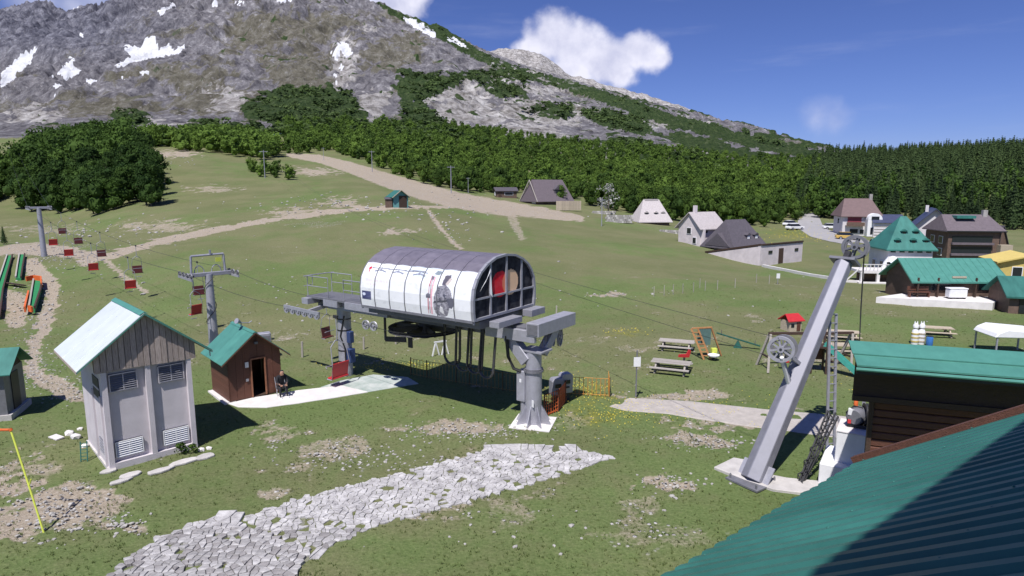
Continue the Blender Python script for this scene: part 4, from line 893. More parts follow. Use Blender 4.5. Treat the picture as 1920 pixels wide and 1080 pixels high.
def ad_colour(s, t):
    """the printed picture on the long side: snowy scene, chairlift line, skier seen from behind with poles"""
    n = fbm(s * 14 + 3, t * 7, 4, .55); C = np.empty(s.shape + (3,)); C[:] = (.86, .87, .90)
    blue = sstep(t + .15 * n, .62, .95) * sstep(1 - np.abs(s - .62) * 2.4, 0, .8); C = C * (1 - blue[..., None] * .45) + np.array((.52, .68, .86)) * blue[..., None] * .45
    sh = sstep(n + .2 * np.sin(s * 9 + t * 4), .25, .8) * .10; C *= (1 - sh[..., None])
    def put(k, c): C[k] = c
    put(np.hypot((s - .062) * 2.2, (t - .86)) < .035, (.62, .02, .05)); put((abs(s - .062) < .006) & (abs(t - .83) < .07), (.5, .03, .06))
    sq = (s > .02) & (s < .112) & (t > .15) & (t < .34); put(sq, (.045, .05, .15)); put(sq & (np.hypot((s - .04) * 2.2, t - .27) < .035), (.7, .74, .9)); put(sq & (s > .06) & (np.abs((t * 60) % 2 - 1) < .3), (.12, .13, .28))
    rope = np.abs(t - (.875 + .02 * np.sin(s * 40) * .3)) < .012; put(rope & (s > .08) & (s < .60), (.16, .17, .22))
    for c0 in (.17, .335, .53):
        put((np.abs(t - (.84 - .8 * np.abs(s - c0))) < .016) & (np.abs(s - c0) < .055), (.22, .24, .32)); put((np.abs(s - c0) < .004) & (t > .8) & (t < .9), (.2, .2, .26))
    put((np.abs(t - .90) < .012 + .02 * (n > .2)) & (s > .42) & (s < .57), (.25, .28, .34))
    for j, (t0, s1) in enumerate(((.66, .30), (.58, .27), (.50, .16))):
        put((np.abs(t - t0) < .022) & (s > .045) & (s < s1) & (np.sin(s * 420 + j) > -.1) & (np.sin(s * 95) > -.85), (.80, .70, .75))
    # skier
    def P(pts): return inpoly(s, t, pts)
    j = s + .006 * n
    jac = P([(.695, .46), (.715, .60), (.745, .66), (.79, .66), (.825, .56), (.845, .42), (.84, .28), (.82, .20), (.80, .05), (.765, .0), (.725, .02), (.70, .06), (.685, .22)]); put(jac, (.20, .19, .23))
    put(jac & (fbm(s * 40, t * 16, 3) > .12), (.34, .33, .38)); put(jac & (fbm(s * 30 + 9, t * 12, 3) > .42), (.07, .07, .10)); put(jac & (np.abs(t - .33 - .5 * (s - .76)) < .02), (.06, .06, .08))
    put(P([(.80, .40), (.85, .42), (.862, .30), (.84, .20), (.815, .22)]), (.10, .10, .14))
    put(P([(.69, .70), (.70, .84), (.735, .90), (.775, .88), (.785, .72), (.75, .64), (.71, .64)]), (.82, .82, .86)); put(P([(.745, .70), (.755, .86), (.80, .88), (.81, .74), (.785, .66), (.75, .66)]), (.10, .09, .12)); put(P([(.775, .68), (.80, .66), (.82, .80), (.80, .82)]), (.55, .48, .46))
    put((np.abs(s - (.640 + .01 * t)) < .004) & (t > .04) & (t < .83), (.45, .10, .14)); put((np.abs(s - (.668 + .006 * t)) < .007) & (t > .04) & (t < .80), (.78, .42, .48)); put((np.abs(s - (.655 + .006 * t)) < .002) & (t > .05) & (t < .80), (.15, .1, .12))
    put(P([(.625, .36), (.66, .36), (.665, .44), (.64, .47), (.622, .43)]), (.13, .13, .17)); put(P([(.648, .74), (.668, .74), (.668, .82), (.648, .82)]), (.16, .16, .2))
    put(P([(.735, .12), (.775, .06), (.765, .20), (.745, .24)]), (.75, .74, .76)); put(P([(.655, .86), (.70, .84), (.715, .93), (.67, .95)]), (.22, .26, .30))
    put((np.abs(t - .80) < .03) & (s > .87) & (s < .98), (.70, .72, .80))
    return C
def printed(name, us, vs, pos, colour, m, root):
    U, W = np.meshgrid(us, vs); uu, ww = U.ravel(), W.ravel(); v = np.array([pos(a, b) for a, b in zip(uu, ww)]); na, nb = len(us), len(vs)
    i = np.arange(na * nb).reshape(nb, na); q = np.stack([i[:-1, :-1], i[:-1, 1:], i[1:, 1:], i[1:, :-1]], -1).reshape(-1)
    me = np_mesh(name, v, q, np.full((na - 1) * (nb - 1), 4), m, False)
    a = me.color_attributes.new('print', 'FLOAT_COLOR', 'POINT'); c = colour(uu, ww); a.data.foreach_set('color', np.concatenate([c, np.ones((len(c), 1))], 1).astype(np.float32).ravel())
    return add_obj(name, me, root)
M_HOSE = mat('glossy_hose', (.05, .05, .055), .22, 0, .2, 5)
def station():
    root = empty('chairlift_station', ST_B, ST_RZ, 'grey steel chairlift station with arched housing printed with a skier', 'lift station')
    B = lambda: MB()
    # columns
    b = B(); b.lathe([(.36, .0), (.36, 2.35), (.34, 2.36), (.34, 3.2)], n=20); b.build('column', M_STEEL, root, True)
    b = B(); b.lathe([(.43, 2.32), (.43, 2.40)], n=20); b.lathe([(.40, 2.41), (.40, 2.47)], n=20); b.build('collar', M_STEEL_D, root, True)
    for k in range(8):
        a = k * math.pi / 4 + .2; c, s = math.cos(a), math.sin(a); g = B(); g.ext([(c * .35, s * .35, 0), (c * .78, s * .78, 0), (c * .78, s * .78, .08), (c * .36, s * .36, .85)], (-s * .03, c * .03, 0)); g.build('gusset', M_STEEL, root)
    b = B(); b.box(0, 0, -.02, 1.75, 1.75, .10, .35); b.build('footing', M_CONCW, root)
    b = B(); b.box(-.05, -.1, 3.24, 1.1, .9, .07); b.build('head_plate', M_STEEL, root)
    b = B(); b.beam((.2, .15, 2.75), (1.15, .15, 3.75), .5, .45, up=(0, 1, 0)); b.build('head_bracket', M_STEEL, root, bevel=.02)
    b = B(); b.beam((-.1, -.5, 3.0), (-.2, -1.35, 3.95), .36, .4); b.build('head_bracket', M_STEEL, root, bevel=.02)
    b = B(); b.box(.46, .08, 1.65, .42, .5, 1.35); b.build('switch_cabinet', M_STEEL, root, bevel=.02)
    b = B(); b.box(.46, .335, 1.9, .1, .006, .16); b.build('notice', M_WHITE, root); b = B(); b.box(-.20, .36, 1.0, .14, .02, .3, -.4); b.build('notice', M_WHITE, root)
    b = B(); b.tube([(.40, .12, 0), (.40, .12, 1.0)], .16, 10); b.build('cable_duct', M_STEEL, root, True)
    b = B(); b.lathe([(.36, -.1), (.36, 3.75)], (12.0, 0, 0), n=18); b.build('column', M_STEEL, root, True)
    b = B(); b.box(12, 0, -.05, 1.5, 1.5, .16); b.build('footing', M_CONCW, root)
    for z in (.9, 1.5, 2.6, 3.2): B().lathe([(.378, -.03), (.378, .03)], (12, 0, z), n=18).build('strap', M_BLACK, root)
    b = B(); b.tube([(11.7, .25, .2), (11.66, .28, 1.6), (11.9, .37, 2.3), (11.68, .26, 3.4)], .04, 6); b.build('cable', M_BLACK, root, True)
    b = B(); b.box(11.52, .05, 1.25, .34, .36, .75); b.build('junction_box', mat('blue_box', (.035, .06, .16), .5), root, bevel=.02); b = B(); b.box(11.5, .05, 2.25, .28, .3, .62); b.build('junction_box', mat('blue_box', (.1, .1, .1)), root, bevel=.03)
    # main beam with holes, head beam, cross beam
    b = B(); b.beam((.2, 0, 3.98), (13.7, 0, 3.98), .62, .56); b.build('main_beam', M_STEEL_D, root, bevel=.015)
    for k in range(9): B().lathe([(.05, 0), (.05, .012)], (2.2 + k * .65, .31, 3.98 + .08 * (k % 2)), (0, 1, 0), 10).build('bolt_hole', M_BLACK, root)
    b = B(); b.beam((-.35, .42, 3.92), (2.2, .42, 3.92), .2, .5); b.build('side_beam', M_STEEL, root, bevel=.015); b = B(); b.beam((8.2, .42, 4.0), (12.6, .42, 4.0), .2, .52); b.build('side_beam', M_STEEL, root, bevel=.015)
    b = B(); b.beam((-.28, .55, 4.24), (-.28, -2.55, 4.24), .62, .56); b.build('cross_beam', M_STEEL, root, bevel=.015)
    b = B(); b.box(-.28, .56, 4.24, .50, .02, .44); b.build('end_cap', M_STEEL_D, root)
    b = B(); b.beam((.9, 1.6, 4.50), (.9, -.1, 4.50), .5, .26); b.build('sill_box', M_STEEL, root, bevel=.01); b = B(); b.beam((1.0, -1.0, 4.56), (1.0, -2.1, 4.56), .5, .3); b.build('sill_box', M_STEEL, root, bevel=.01)
    b = B(); b.box(4.8, 0, 4.45, 6.6, 3.6, .38); b.build('drive_tray', M_STEEL_D, root, bevel=.02)
    # bull wheel
    wheel(B(), (6.2, 0, 3.42), (0, 0, 1), 1.75, .16, 8, .3, .16).build('bull_wheel', M_DARK, root); b = B(); b.lathe([(.26, 2.95), (.42, 3.1), (.30, 3.45), (.30, 3.75)], (6.2, 0, 0), n=16); b.build('wheel_hub', M_DARK, root, True)
    b = B(); b.beam((8.6, .3, 3.7), (8.6, .3, 2.55), .09, .09); b.beam((8.6, .3, 2.6), (7.2, .3, 2.75), .08, .25); b.build('guard_frame', M_DARK, root); b = B(); b.beam((6.9, .3, 2.95), (6.9, .3, 2.4), .26, .06); b.build('guard_plate', M_DARK, root)
    for x in (8.9, 9.45): wheel(B(), (x, .78, 3.3), (0, 1, 0), .24, .09, 6, .07, .06).build('guide_wheel', M_STEEL, root)
    # sheave trains at the outgoing end
    for sgn in (1, -1):
        tr = B(); tr.beam((12.3, 1.35 * sgn, 3.62), (15.2, 1.35 * sgn, 3.72), .1, .16); tr.beam((13.1, 0, 3.85), (13.1, 1.35 * sgn, 3.66), .18, .2); t_ = tr.build('sheave_train', M_STEEL, root)
        for k in range(6): wheel(B(), (12.5 + k * .5, 1.35 * sgn, 3.50 + .015 * k), (0, 1, 0), .21, .09, 5, .07, .06).build('sheave', M_STEEL, t_)
    for y, r in ((-.9, .42), (-1.4, .3), (-2.0, .42)): wheel(B(), (-.1, y, 3.42), (1, .3, 0), r, .1, 6, .1, .07).build('guide_wheel', M_STEEL, root)
    # hoses
    for k in range(4):
        x0 = 4.6 - k * .72; w = .92 - .05 * k; pts = [(x0, .42, 3.9)]; dp = (1.55, 1.75, 1.75, 1.85)[k]
        for i in range(13):
            a = math.pi * i / 12; pts.append((x0 - w / 2 + w / 2 * math.cos(a), .46 + .06 * k, 3.9 - dp + .15 - w * .5 * math.sin(a)))
        pts.append((x0 - w, .42, 3.9)); b = B(); b.tube(pts, .062, 9); b.build('hose_loop', M_HOSE, root, True)
    b = B(); b.tube([(1.1, .46, 3.8), (1.0, .46, 2.9), (.75, .4, 2.4), (.45, .3, 2.3)], .075, 8); b.build('hose_loop', M_BLACK, root, True)
    # platform and railings
    b = B(); b.box(11.0, 0, 4.30, 5.9, 1.7, .1); b.build('platform', M_STEEL_D, root); b = B(); b.box(13.7, .75, 4.12, .5, .8, .3); b.build('platform_end', M_STEEL, root); b = B(); b.box(12.0, .62, 4.12, 1.1, .5, .34); b.build('platform_box', M_STEEL, root); b = B(); b.box(9.6, .8, 4.15, 2.4, .3, .34); b.build('platform_box', M_STEEL, root)
    def rail(x0, x1, y):
        r = B(); r.tube([(x0, y, 4.35), (x0, y, 5.42), (x1, y, 5.42), (x1, y, 4.35)], .03, 6); r.tube([(x0, y, 4.9), (x1, y, 4.9)], .022, 6); r.build('railing', M_STEEL, root, True)
    rail(12.2, 13.85, .8); rail(8.4, 11.0, .8); rail(12.2, 13.85, -.8); rail(8.4, 11.0, -.8)
    r = B(); r.tube([(13.88, 1.0, 5.42), (13.95, .4, 5.42), (13.95, -.4, 5.42), (13.88, -1.0, 5.42)], .03, 6); r.tube([(13.95, .4, 5.42), (13.95, .4, 4.9), (13.88, 1.0, 4.9)], .022, 6); r.build('railing', M_STEEL, root, True)
    # housing: printed sheets between ribs
    n = 7; xs = np.linspace(HX1, HX0, n + 1)
    for k in range(n):
        def pos(s, t, k=k):
            x = HX1 + (HX0 - HX1) * s; y, z = prof_at(t); bulge = .012 * math.sin(math.pi * ((s * n) % 1.0)); return (x, y + bulge, z)
        g = .0022; us = np.linspace(k / n + g, (k + 1) / n - g, 30); printed('print_sheet', us, np.linspace(0, 1, 96), pos, ad_colour, M_PRINT, root)
    for k in range(n + 1):
        rb = B()
        for (y0, z0), (y1, z1) in zip(PROF[:-1], PROF[1:]): rb.beam((xs[k], y0 - .02, z0), (xs[k], y1 - .02, z1), .05, .06, up=(1, 0, 0))
        rb.build('rib', M_STEEL_D, root)
        tn = B(); tn.box(xs[k] if k < n else xs[k] - .0, 1.86, 4.60, .05, .07, .16); tn.build('tensioner', M_STEEL, root)
    b = B()
    for (y0, z0), (y1, z1) in zip(PROF[:-1], PROF[1:]): b.ext([(HX0, -y0, z0), (HX0, -y1, z1), (HX0, -y1 + .03, z1), (HX0, -y0 + .03, z0)], (HX1 - HX0, 0, 0))
    b.build('far_sheet', M_WHITE, root)
    rf = [(1.53, 6.78), (1.12, 7.12), (.62, 7.35), (0, 7.43), (-.62, 7.35), (-1.12, 7.12), (-1.53, 6.78)]
    for k in range(n):
        b = B(); a0, a1 = xs[k + 1] + .012, xs[k] - .012
        for (y0, z0), (y1, z1) in zip(rf[:-1], rf[1:]): b.ext([(a0, y0, z0), (a0, y1, z1), (a0, y1 * .985, z1 - .03), (a0, y0 * .985, z0 - .03)], (a1 - a0, 0, 0))
        b.build('roof_panel', mat('purple_grey_housing_roof', (.20, .18, .225), .45, .2, .16, 3), root)
    b = B(); b.box((HX0 + HX1) / 2, 0, 4.62, HX1 - HX0, 3.8, .08); b.build('floor_pan', M_DARK, root)
    b = B(); b.ext([(HX0, 1.94, 4.58), (HX0, 1.94, 4.70), (HX0, 1.80, 4.56)], (HX1 - HX0, 0, 0)); b.build('hem', M_STEEL_D, root)
    # end walls
    outline = [(1.92, 4.68), (1.97, 5.1), (1.97, 5.6), (1.90, 6.1), (1.72, 6.5), (1.50, 6.8), (1.12, 7.1), (.62, 7.33), (0, 7.41)]; outline = outline + [(-y, z) for y, z in outline[-2::-1]]
    zs_of = lambda y: float(np.interp(abs(y), [0, .62, 1.12, 1.5, 1.72, 1.90, 1.97], [7.41, 7.33, 7.1, 6.8, 6.5, 6.1, 5.6]))
    fr = B()
    for (y0, z0), (y1, z1) in zip(outline[:-1], outline[1:]): fr.beam((HX0 - .03, y0 * .985, z0), (HX0 - .03, y1 * .985, z1), .10, .14, up=(1, 0, 0))
    fr.beam((HX0 - .03, 1.92, 4.72), (HX0 - .03, -1.92, 4.72), .10, .12); fr.build('end_frame', M_STEEL, root)
    cuts = [1.90, .92, -.06, -1.05, -1.90]; zb = 5.62
    for y in cuts[1:-1]: B().beam((HX0 - .03, y, 4.74), (HX0 - .03, y, zs_of(y) - .03), .075, .085, up=(0, 1, 0)).build('mullion', M_STEEL, root)
    def logo(y, z):
        C = np.empty(y.shape + (3,)); C[:] = (.012, .012, .018); rr = np.hypot((y - .27) * KY, z - 6.08) < .60; pp = np.hypot((y + .37) * KY, z - 6.08) < .60
        C[rr] = (.74, .010, .025); C[pp] = (.92, .60, .36); C[rr & pp] = (.85, .22, .10); return C
    for a0, a1 in zip(cuts[:-1], cuts[1:]):
        for lo in (1, 0):
            def pos(u, w, a0=a0, a1=a1, lo=lo):
                y = u; top = zs_of(y) - .05; z = (4.76 + (zb - .045 - 4.76) * w) if lo else (zb + .045 + (top - zb - .045) * w); return (HX0 + .012, y, z)
            us = np.linspace(a0 - .03 * np.sign(a0 - a1), a1 + .03 * np.sign(a0 - a1), 36); ws = np.linspace(0, 1, 40)
            printed('banner_pane', us, ws, pos, lambda u, w, pos=pos: logo(u, np.array([pos(a, b_)[2] for a, b_ in zip(u, w)])), M_MESHP, root)
        B().beam((HX0 - .03, a0, zb), (HX0 - .03, a1, zb), .06, .08).build('transom', M_STEEL, root)
    b = B(); b.add([(HX0 - .09, 1.62, 5.95), (HX0 - .12, 1.02, 6.75), (HX0 - .09, .97, 6.92), (HX0 - .12, 1.30, 6.35), (HX0 - .1, 1.05, 5.8), (HX0 - .14, .93, 5.6)], [(0, 1, 3), (1, 2, 3), (2, 5, 4)]); b.build('torn_flap', M_WHITE, root)
    b = B(); b.ext([(HX1, y, z) for y, z in outline], (.04, 0, 0)); b.build('rear_wall', M_STEEL_D, root)
    for c in root.children:
        if c.name.split('.')[0] in ('print_sheet', 'rib', 'tensioner', 'far_sheet', 'roof_panel', 'floor_pan', 'hem', 'end_frame', 'mullion', 'banner_pane', 'transom', 'torn_flap', 'rear_wall'): c.scale = (1, KY, .93); c.location.z = 4.68 * .07
station()

# ------------------------------------------------------------------ chairs, towers and ropes of the chairlift
def make_chair():
    r = empty('lift_chair', (0, 0, 0)); seat = MB(); seat.box(0, 0, -2.42, 1.15, .42, .07); s_ = seat.build('seat', M_RED, r, bevel=.02)
    b = MB(); b.beam((-.575, .20, -2.1), (.575, .20, -2.1), .05, .62, up=(0, .25, 1)); b.build('backrest', M_RED, r, bevel=.02)
    b = MB()
    for s in (-1, 1): b.tube([(s * .6, -.22, -2.46), (s * .6, .2, -2.46), (s * .6, .28, -1.8), (s * .52, .12, -1.15), (s * .12, 0, -.95)], .028, 6)
    b.tube([(-.12, 0, -.95), (.12, 0, -.95)], .03, 6); b.build('side_frame', M_STEEL, r, True)
    b = MB(); b.tube([(0, 0, -.95), (0, .05, -.5), (0, 0, .0)], .035, 6); b.build('hanger', M_STEEL, r, True)
    b = MB(); b.box(0, 0, .0, .1, .34, .12); b.build('grip', M_DARK, r); b = MB(); b.tube([(-.6, -.2, -2.05), (-.55, -.36, -2.0), (.55, -.36, -2.0), (.6, -.2, -2.05)], .022, 6); b.build('safety_bar', M_STEEL, r, True); b = MB(); b.tube([(-.3, -.3, -2.75), (.3, -.3, -2.75)], .03, 6); b.build('foot_rest', M_STEEL, r, True)
    return r
def lift_tower(loc, rz, hgt, arm, label, portal=True):
    r = empty('lift_tower', loc, rz, label, 'lift tower')
    b = MB(); b.lathe([(.30, -.4), (.26, hgt * .5), (.22, hgt)], n=14); b.build('pole', M_STEEL, r, True)
    b = MB(); b.beam((-arm, 0, hgt), (arm, 0, hgt), .22, .24); b.build('cross_arm', M_STEEL, r, bevel=.02)
    for s in (-1, 1):
        t = MB(); t.beam((s * arm, -1.1, hgt - .16), (s * arm, 1.1, hgt - .10), .09, .14); tt = t.build('sheave_train', M_STEEL, r)
        for k in range(4): wheel(MB(), (s * arm + s * .0, -.9 + k * .6, hgt + .05), (1, 0, 0), .17, .08, 5, .05, .05).build('sheave', M_STEEL_D, tt)
        if portal:
            MB().tube([(s * (arm - .35), 0, hgt), (s * (arm - .4), 0, hgt + 1.15)], .07, 7).build('portal_post', M_STEEL, r, True)
            h = MB(); pts = [(s * .5 + .28 * math.cos(a), .1, hgt + .12 + .42 * math.sin(a)) for a in [math.pi * i / 8 for i in range(9)]]; h.tube(pts, .03, 6); h.build('guard_hoop', M_STEEL, r, True)
    if portal:
        MB().tube([(-(arm - .4), 0, hgt + 1.15), (arm - .4, 0, hgt + 1.18)], .07, 7).build('portal_beam', M_STEEL, r, True)
        MB().box(.15, -.05, hgt + 1.32, .10, .1, .3).build('beacon', M_STEEL, r); MB().box(.6, -.08, hgt + .85, .34, .02, .26).build('number_plate', M_YELL, r)
        b = MB(); pts = [(.31 * math.cos(t * .5), .31 * math.sin(t * .5), .9 + .16 * t) for t in range(24)]; b.tube(pts, .022, 5); b.build('cable', M_BLACK, r, True)
        b = MB()
        for k in range(16): b.beam((.26, -.14, .5 + k * .27), (.26, .14, .5 + k * .27), .02, .02)
        b.build('step_irons', M_DARK, r)
    return r
def chairlift():
    S = [st_world(15.0, 1.35, 3.72), st_world(15.0, -1.35, 3.72)]
    b1 = G(402, 656); b2 = G(83, 481); d = (b2 - b1); rz = math.atan2(d.y, d.x) - math.pi / 2; perp = V(-d.y, d.x, 0).normalized()
    t1 = lift_tower(b1, rz, 4.75, 1.35, 'tall grey lift tower with portal frame behind the brown shed'); t2 = lift_tower(b2, rz, 5.5, 1.0, 'slim grey lift tower beside the green mats on the slope', False)
    b3 = G(28, 320); t3 = lift_tower(b3, rz, 7.5, 1.1, 'far grey lift tower standing at the edge of the dense wood', False); t3.scale = (.9, .9, .9)
    near = [(S[0], b1 + perp * 1.35 + V(0, 0, 4.95), b2 + perp * 1.0 + V(0, 0, 5.7)), (S[1], b1 - perp * 1.35 + V(0, 0, 4.95), b2 - perp * 1.0 + V(0, 0, 5.7))]
    ends = [b3 + perp * 1.0 + V(0, 0, 6.9), b3 - perp * 1.0 + V(0, 0, 6.9)]
    curves = []
    for k in (0, 1):
        A, Bm, C = near[k]; pts = []
        for p, q, sag, n in ((A, Bm, .25, 10), (Bm, C, .9, 24), (C, ends[k], 1.2, 24)):
            for i in range(n):
                t = i / n; v = p.lerp(q, t); v.z -= 4 * sag * t * (1 - t); pts.append(v)
        pts.append(ends[k]); start = st_world(6.2, 1.72 * (1 - 2 * k), 3.45); full = [start, st_world(12.6, 1.35 * (1 - 2 * k), 3.70)] + pts; curves.append(full)
        o = MB().tube(full, .011, 6).build('haul_rope', M_DARK); tag(o, 'chairlift rope carrying the red chairs that face the station' if k == 0 else 'chairlift rope carrying the dark chairs that face away uphill', 'rope')
    def on_rope(k, px):
        c = curves[k]; best = None
        for i in range(1, len(c) - 1):
            for t in np.linspace(0, 1, 12):
                p = c[i].lerp(c[i + 1], float(t)); q, _ = project(p.x, p.y, p.z)
                if best is None or abs(q - px) < best[0]: best = (abs(q - px), p, (c[i + 1] - c[i]))
        return best[1], best[2]
    proto = make_chair(); first = True
    chairs = [(0, 650, 'red double chair hanging over the green loading mat', 1), (1, 612, 'dark red double chair hanging under the sheaves of the station platform', 0),
              (0, 361, 'bright red chair hanging below the tall tower arm', 1), (1, 370, 'dark chair seen from behind beside the tall lift tower pole', 0)]
    far_r = [(0, 239), (0, 170), (0, 124), (0, 95)]; far_d = [(1, 254), (1, 187), (1, 144), (1, 114)]
    lab = {0: 'red chair on the rope between the two lift towers', 1: 'dark chair seen from behind on the rope between the two lift towers'}
    nth = ('first', 'second', 'third', 'fourth')
    chairs += [(k, px, nth[i] + ' red chair uphill from the tall tower', 1) for i, (k, px) in enumerate(far_r)] + [(k, px, nth[i] + ' dark chair seen from behind uphill from the tall tower', 0) for i, (k, px) in enumerate(far_d)]
    for k, px, lb, red in chairs:
        p, dr = on_rope(k, px); o = proto if first else copy_tree(proto); first = False
        if px == 650: p = st_world(10.9, 1.45, 3.65); dr = ST_U
        o.location = p; o.scale = (.62, .62, .92) if px != 650 else (.9, .9, 1.28); o.rotation_euler = (0, 0, math.atan2(dr.y, dr.x) + (math.pi / 2 if k == 0 else -math.pi / 2)); tag(o, lb, 'chair')
        o['group'] = 'chairs of the chairlift'
        for c in o.children:
            if c.name.split('.')[0] in ('seat', 'backrest'):
                c.data = SEATM[(c.name.split('.')[0], red)] if (c.name.split('.')[0], red) in SEATM else SEATM.setdefault((c.name.split('.')[0], red), recol(c.data, M_RED if red else M_REDD))
SEATM = {}
def recol(me, m):
    c = me.copy(); c.materials.clear(); c.materials.append(m); return c
chairlift()
# ------------------------------------------------------------------ huts beside the lift
def transformer_hut():
    th = R_(44); P = G(205, 881); root = empty('transformer_hut', P, th, 'lavender grey transformer hut with board gable and shiny metal roof', 'hut')
    W, D, H = 2.95, 3.4, 3.95; g0 = 3.62
    MB().box(W / 2, D / 2, H / 2 - .1, W, D, H + .2).build('wall', M_PLAST, root)
    MB().box(W / 2, D / 2, .03, W + .12, D + .12, .16).build('plinth', M_CONC, root)
    pil = MB(); pil.ext([(-.085, 0, 0), (.085, 0, 0), (.085, 0, g0), (-.085, 0, g0)], (0, -.17, 0)); pme = pil.mesh('pilaster', M_PLAST)
    for x in (.085, W / 2, W - .085): inst(pme, 'pilaster', root, (x, -.001, 0))
    for y in (.12, 1.4): inst(pme, 'pilaster', root, (-.001, y, 0), (0, 0, -math.pi / 2), (.8, .35, .75))
    MB().box(W / 2, -.09, .12, W - .3, .17, .24).build('wall_base', M_PLAST, root)
    slat = MB(); slat.ext([(-.40, -.045, -.03), (-.40, .0, .02), (-.40, .004, .012), (-.40, -.04, -.038)], (.80, 0, 0)); sme = slat.mesh('slat', M_WHITE); smd = slat.mesh('slat', M_STEEL_D)
    def vent(cx, z0, h, dark, n):
        v = MB(); v.box(cx, -.022, z0 + h / 2, .86, .04, h + .06); o = v.build('vent', M_DARK if not dark else M_STEEL_D, root)
        for k in range(n): inst(smd if dark else sme, 'slat', o, (cx, -.05, z0 + .05 + (h - .08) * k / (n - 1)))
        fr = MB()
        for a, b_, c, d in ((cx - .43, z0, cx + .43, z0), (cx - .43, z0 + h, cx + .43, z0 + h), (cx - .43, z0, cx - .43, z0 + h), (cx + .43, z0, cx + .43, z0 + h), (cx, z0, cx, z0 + h)): fr.beam((a, -.07, b_), (c, -.07, d), .035, .03, up=(0, 1, 0))
        fr.build('vent_frame', M_PLAST if dark else M_WHITE, o)
    for cx in (.69, W - .69): vent(cx, .40, .56, False, 7); vent(cx, 2.85, .62, True, 8)
    # side openings
    w = MB(); w.box(-.012, .72, 2.95, .03, .95, .75); o = w.build('side_vent', M_DARK, root); MB().box(-.03, .72, 2.95, .02, 1.0, .06).build('frame', M_PLAST, o)
    w = MB(); w.box(-.012, .62, .72, .03, .8, .55); o = w.build('side_vent', M_STEEL_D, root)
    for k in range(5): MB().beam((-.04, .25, .5 + k * .11), (-.04, 1.0, .5 + k * .11), .03, .02).build('slat', M_STEEL, o)
    # gable of upright boards
    zr, ze, ov = 5.62, 3.88, .72; cx = W / 2; half = W / 2 + .18
    def rz(x): return zr - .06 - (zr - ze) * abs(x - cx) / (W / 2 + ov)
    n = 17; bw = 2 * half / n
    for k in range(n):
        x0 = cx - half + k * bw; jit = .02 * math.sin(k * 12.9); dy = -.19 - .012 * (k % 3)
        b = MB(); b.ext([(x0 + .008, dy, g0 + jit), (x0 + bw - .008, dy, g0 + jit), (x0 + bw - .008, dy, rz(x0 + bw - .008)), (x0 + .008, dy, rz(x0 + .008))] if not (x0 < cx < x0 + bw) else [(x0 + .008, dy, g0 + jit), (x0 + bw - .008, dy, g0 + jit), (x0 + bw - .008, dy, rz(x0 + bw)), (cx, dy, rz(cx)), (x0 + .008, dy, rz(x0))], (0, .03, 0)); b.build('board', M_WOODG, root)
    MB().ext([(cx - half, -.14, g0 + .05), (cx + half, -.14, g0 + .05), (cx + half, -.14, rz(cx + half)), (cx, -.14, rz(cx)), (cx - half, -.14, rz(cx - half))], (0, .05, 0)).build('gable_backing', M_WOODD, root)
    m_glare = mat('sun_glare_metal_roof', (.78, .83, .83), .30, .25, .05, 1.5)  # left slope near-white: the sun's glare is put into its colour
    y0, y1 = -.42, D + .35
    for s, m in ((-1, m_glare), (1, M_GREENR2)):
        a, e = (cx, zr), (cx + s * (W / 2 + ov), ze); k = 5
        for i in range(k):
            ya, yb = y0 + (y1 - y0) * i / k, y0 + (y1 - y0) * (i + 1) / k
            b = MB(); dz = .008 * (i % 2); b.ext([(a[0], ya, a[1] + dz), (e[0], ya, e[1] + dz), (e[0], ya, e[1] - .025 + dz), (a[0], ya, a[1] - .025 + dz)], (0, yb - ya + .02, 0)); b.build('roof_sheet', m, root)
        b = MB(); b.beam((e[0], y0, e[1] - .06), (e[0], y1, e[1] - .06), .03, .09); b.build('eave_board', M_WOODG, root)
        for yy in (y0 + .03,): MB().beam((a[0], yy, a[1] - .06), (e[0], yy, e[1] - .06), .04, .07, up=(0, 1, 0)).build('verge_board', M_GREENR2, root)
    MB().ext([(cx - .16, y0, zr - .07), (cx, y0, zr + .03), (cx + .16, y0, zr - .07), (cx, y0, zr - .01)], (0, y1 - y0, 0)).build('ridge_cap', M_GREENR2, root)
    MB().tube([(W + ov - .05, -.3, 3.92), (W + ov - .05, -.3, 3.6)], .02, 6).build('bracket', M_STEEL, root)
    # flat stones along the foot
    for k, (px, py, a, b_) in enumerate(((245, 893, .6, .35), (300, 885, .75, .3), (225, 905, .6, .22), (345, 868, .9, .35), (385, 858, .6, .4), (205, 885, .45, .3))):
        q = G(px, py); o = MB(); pts = [(a * .6 * math.cos(t) * (1 + .15 * math.sin(3 * t + k)), b_ * .6 * math.sin(t), 0) for t in [i * math.pi / 4 for i in range(8)]]; o.ext(pts, (0, 0, .09)); ob = o.build('paving_slab', M_CONC, None, bevel=.02, loc=q); ob.rotation_euler = (0, 0, th)
        tag(ob, 'flat grey stone slab lying along the foot of the transformer hut', 'slab', 'stone slabs at the hut foot')
transformer_hut()

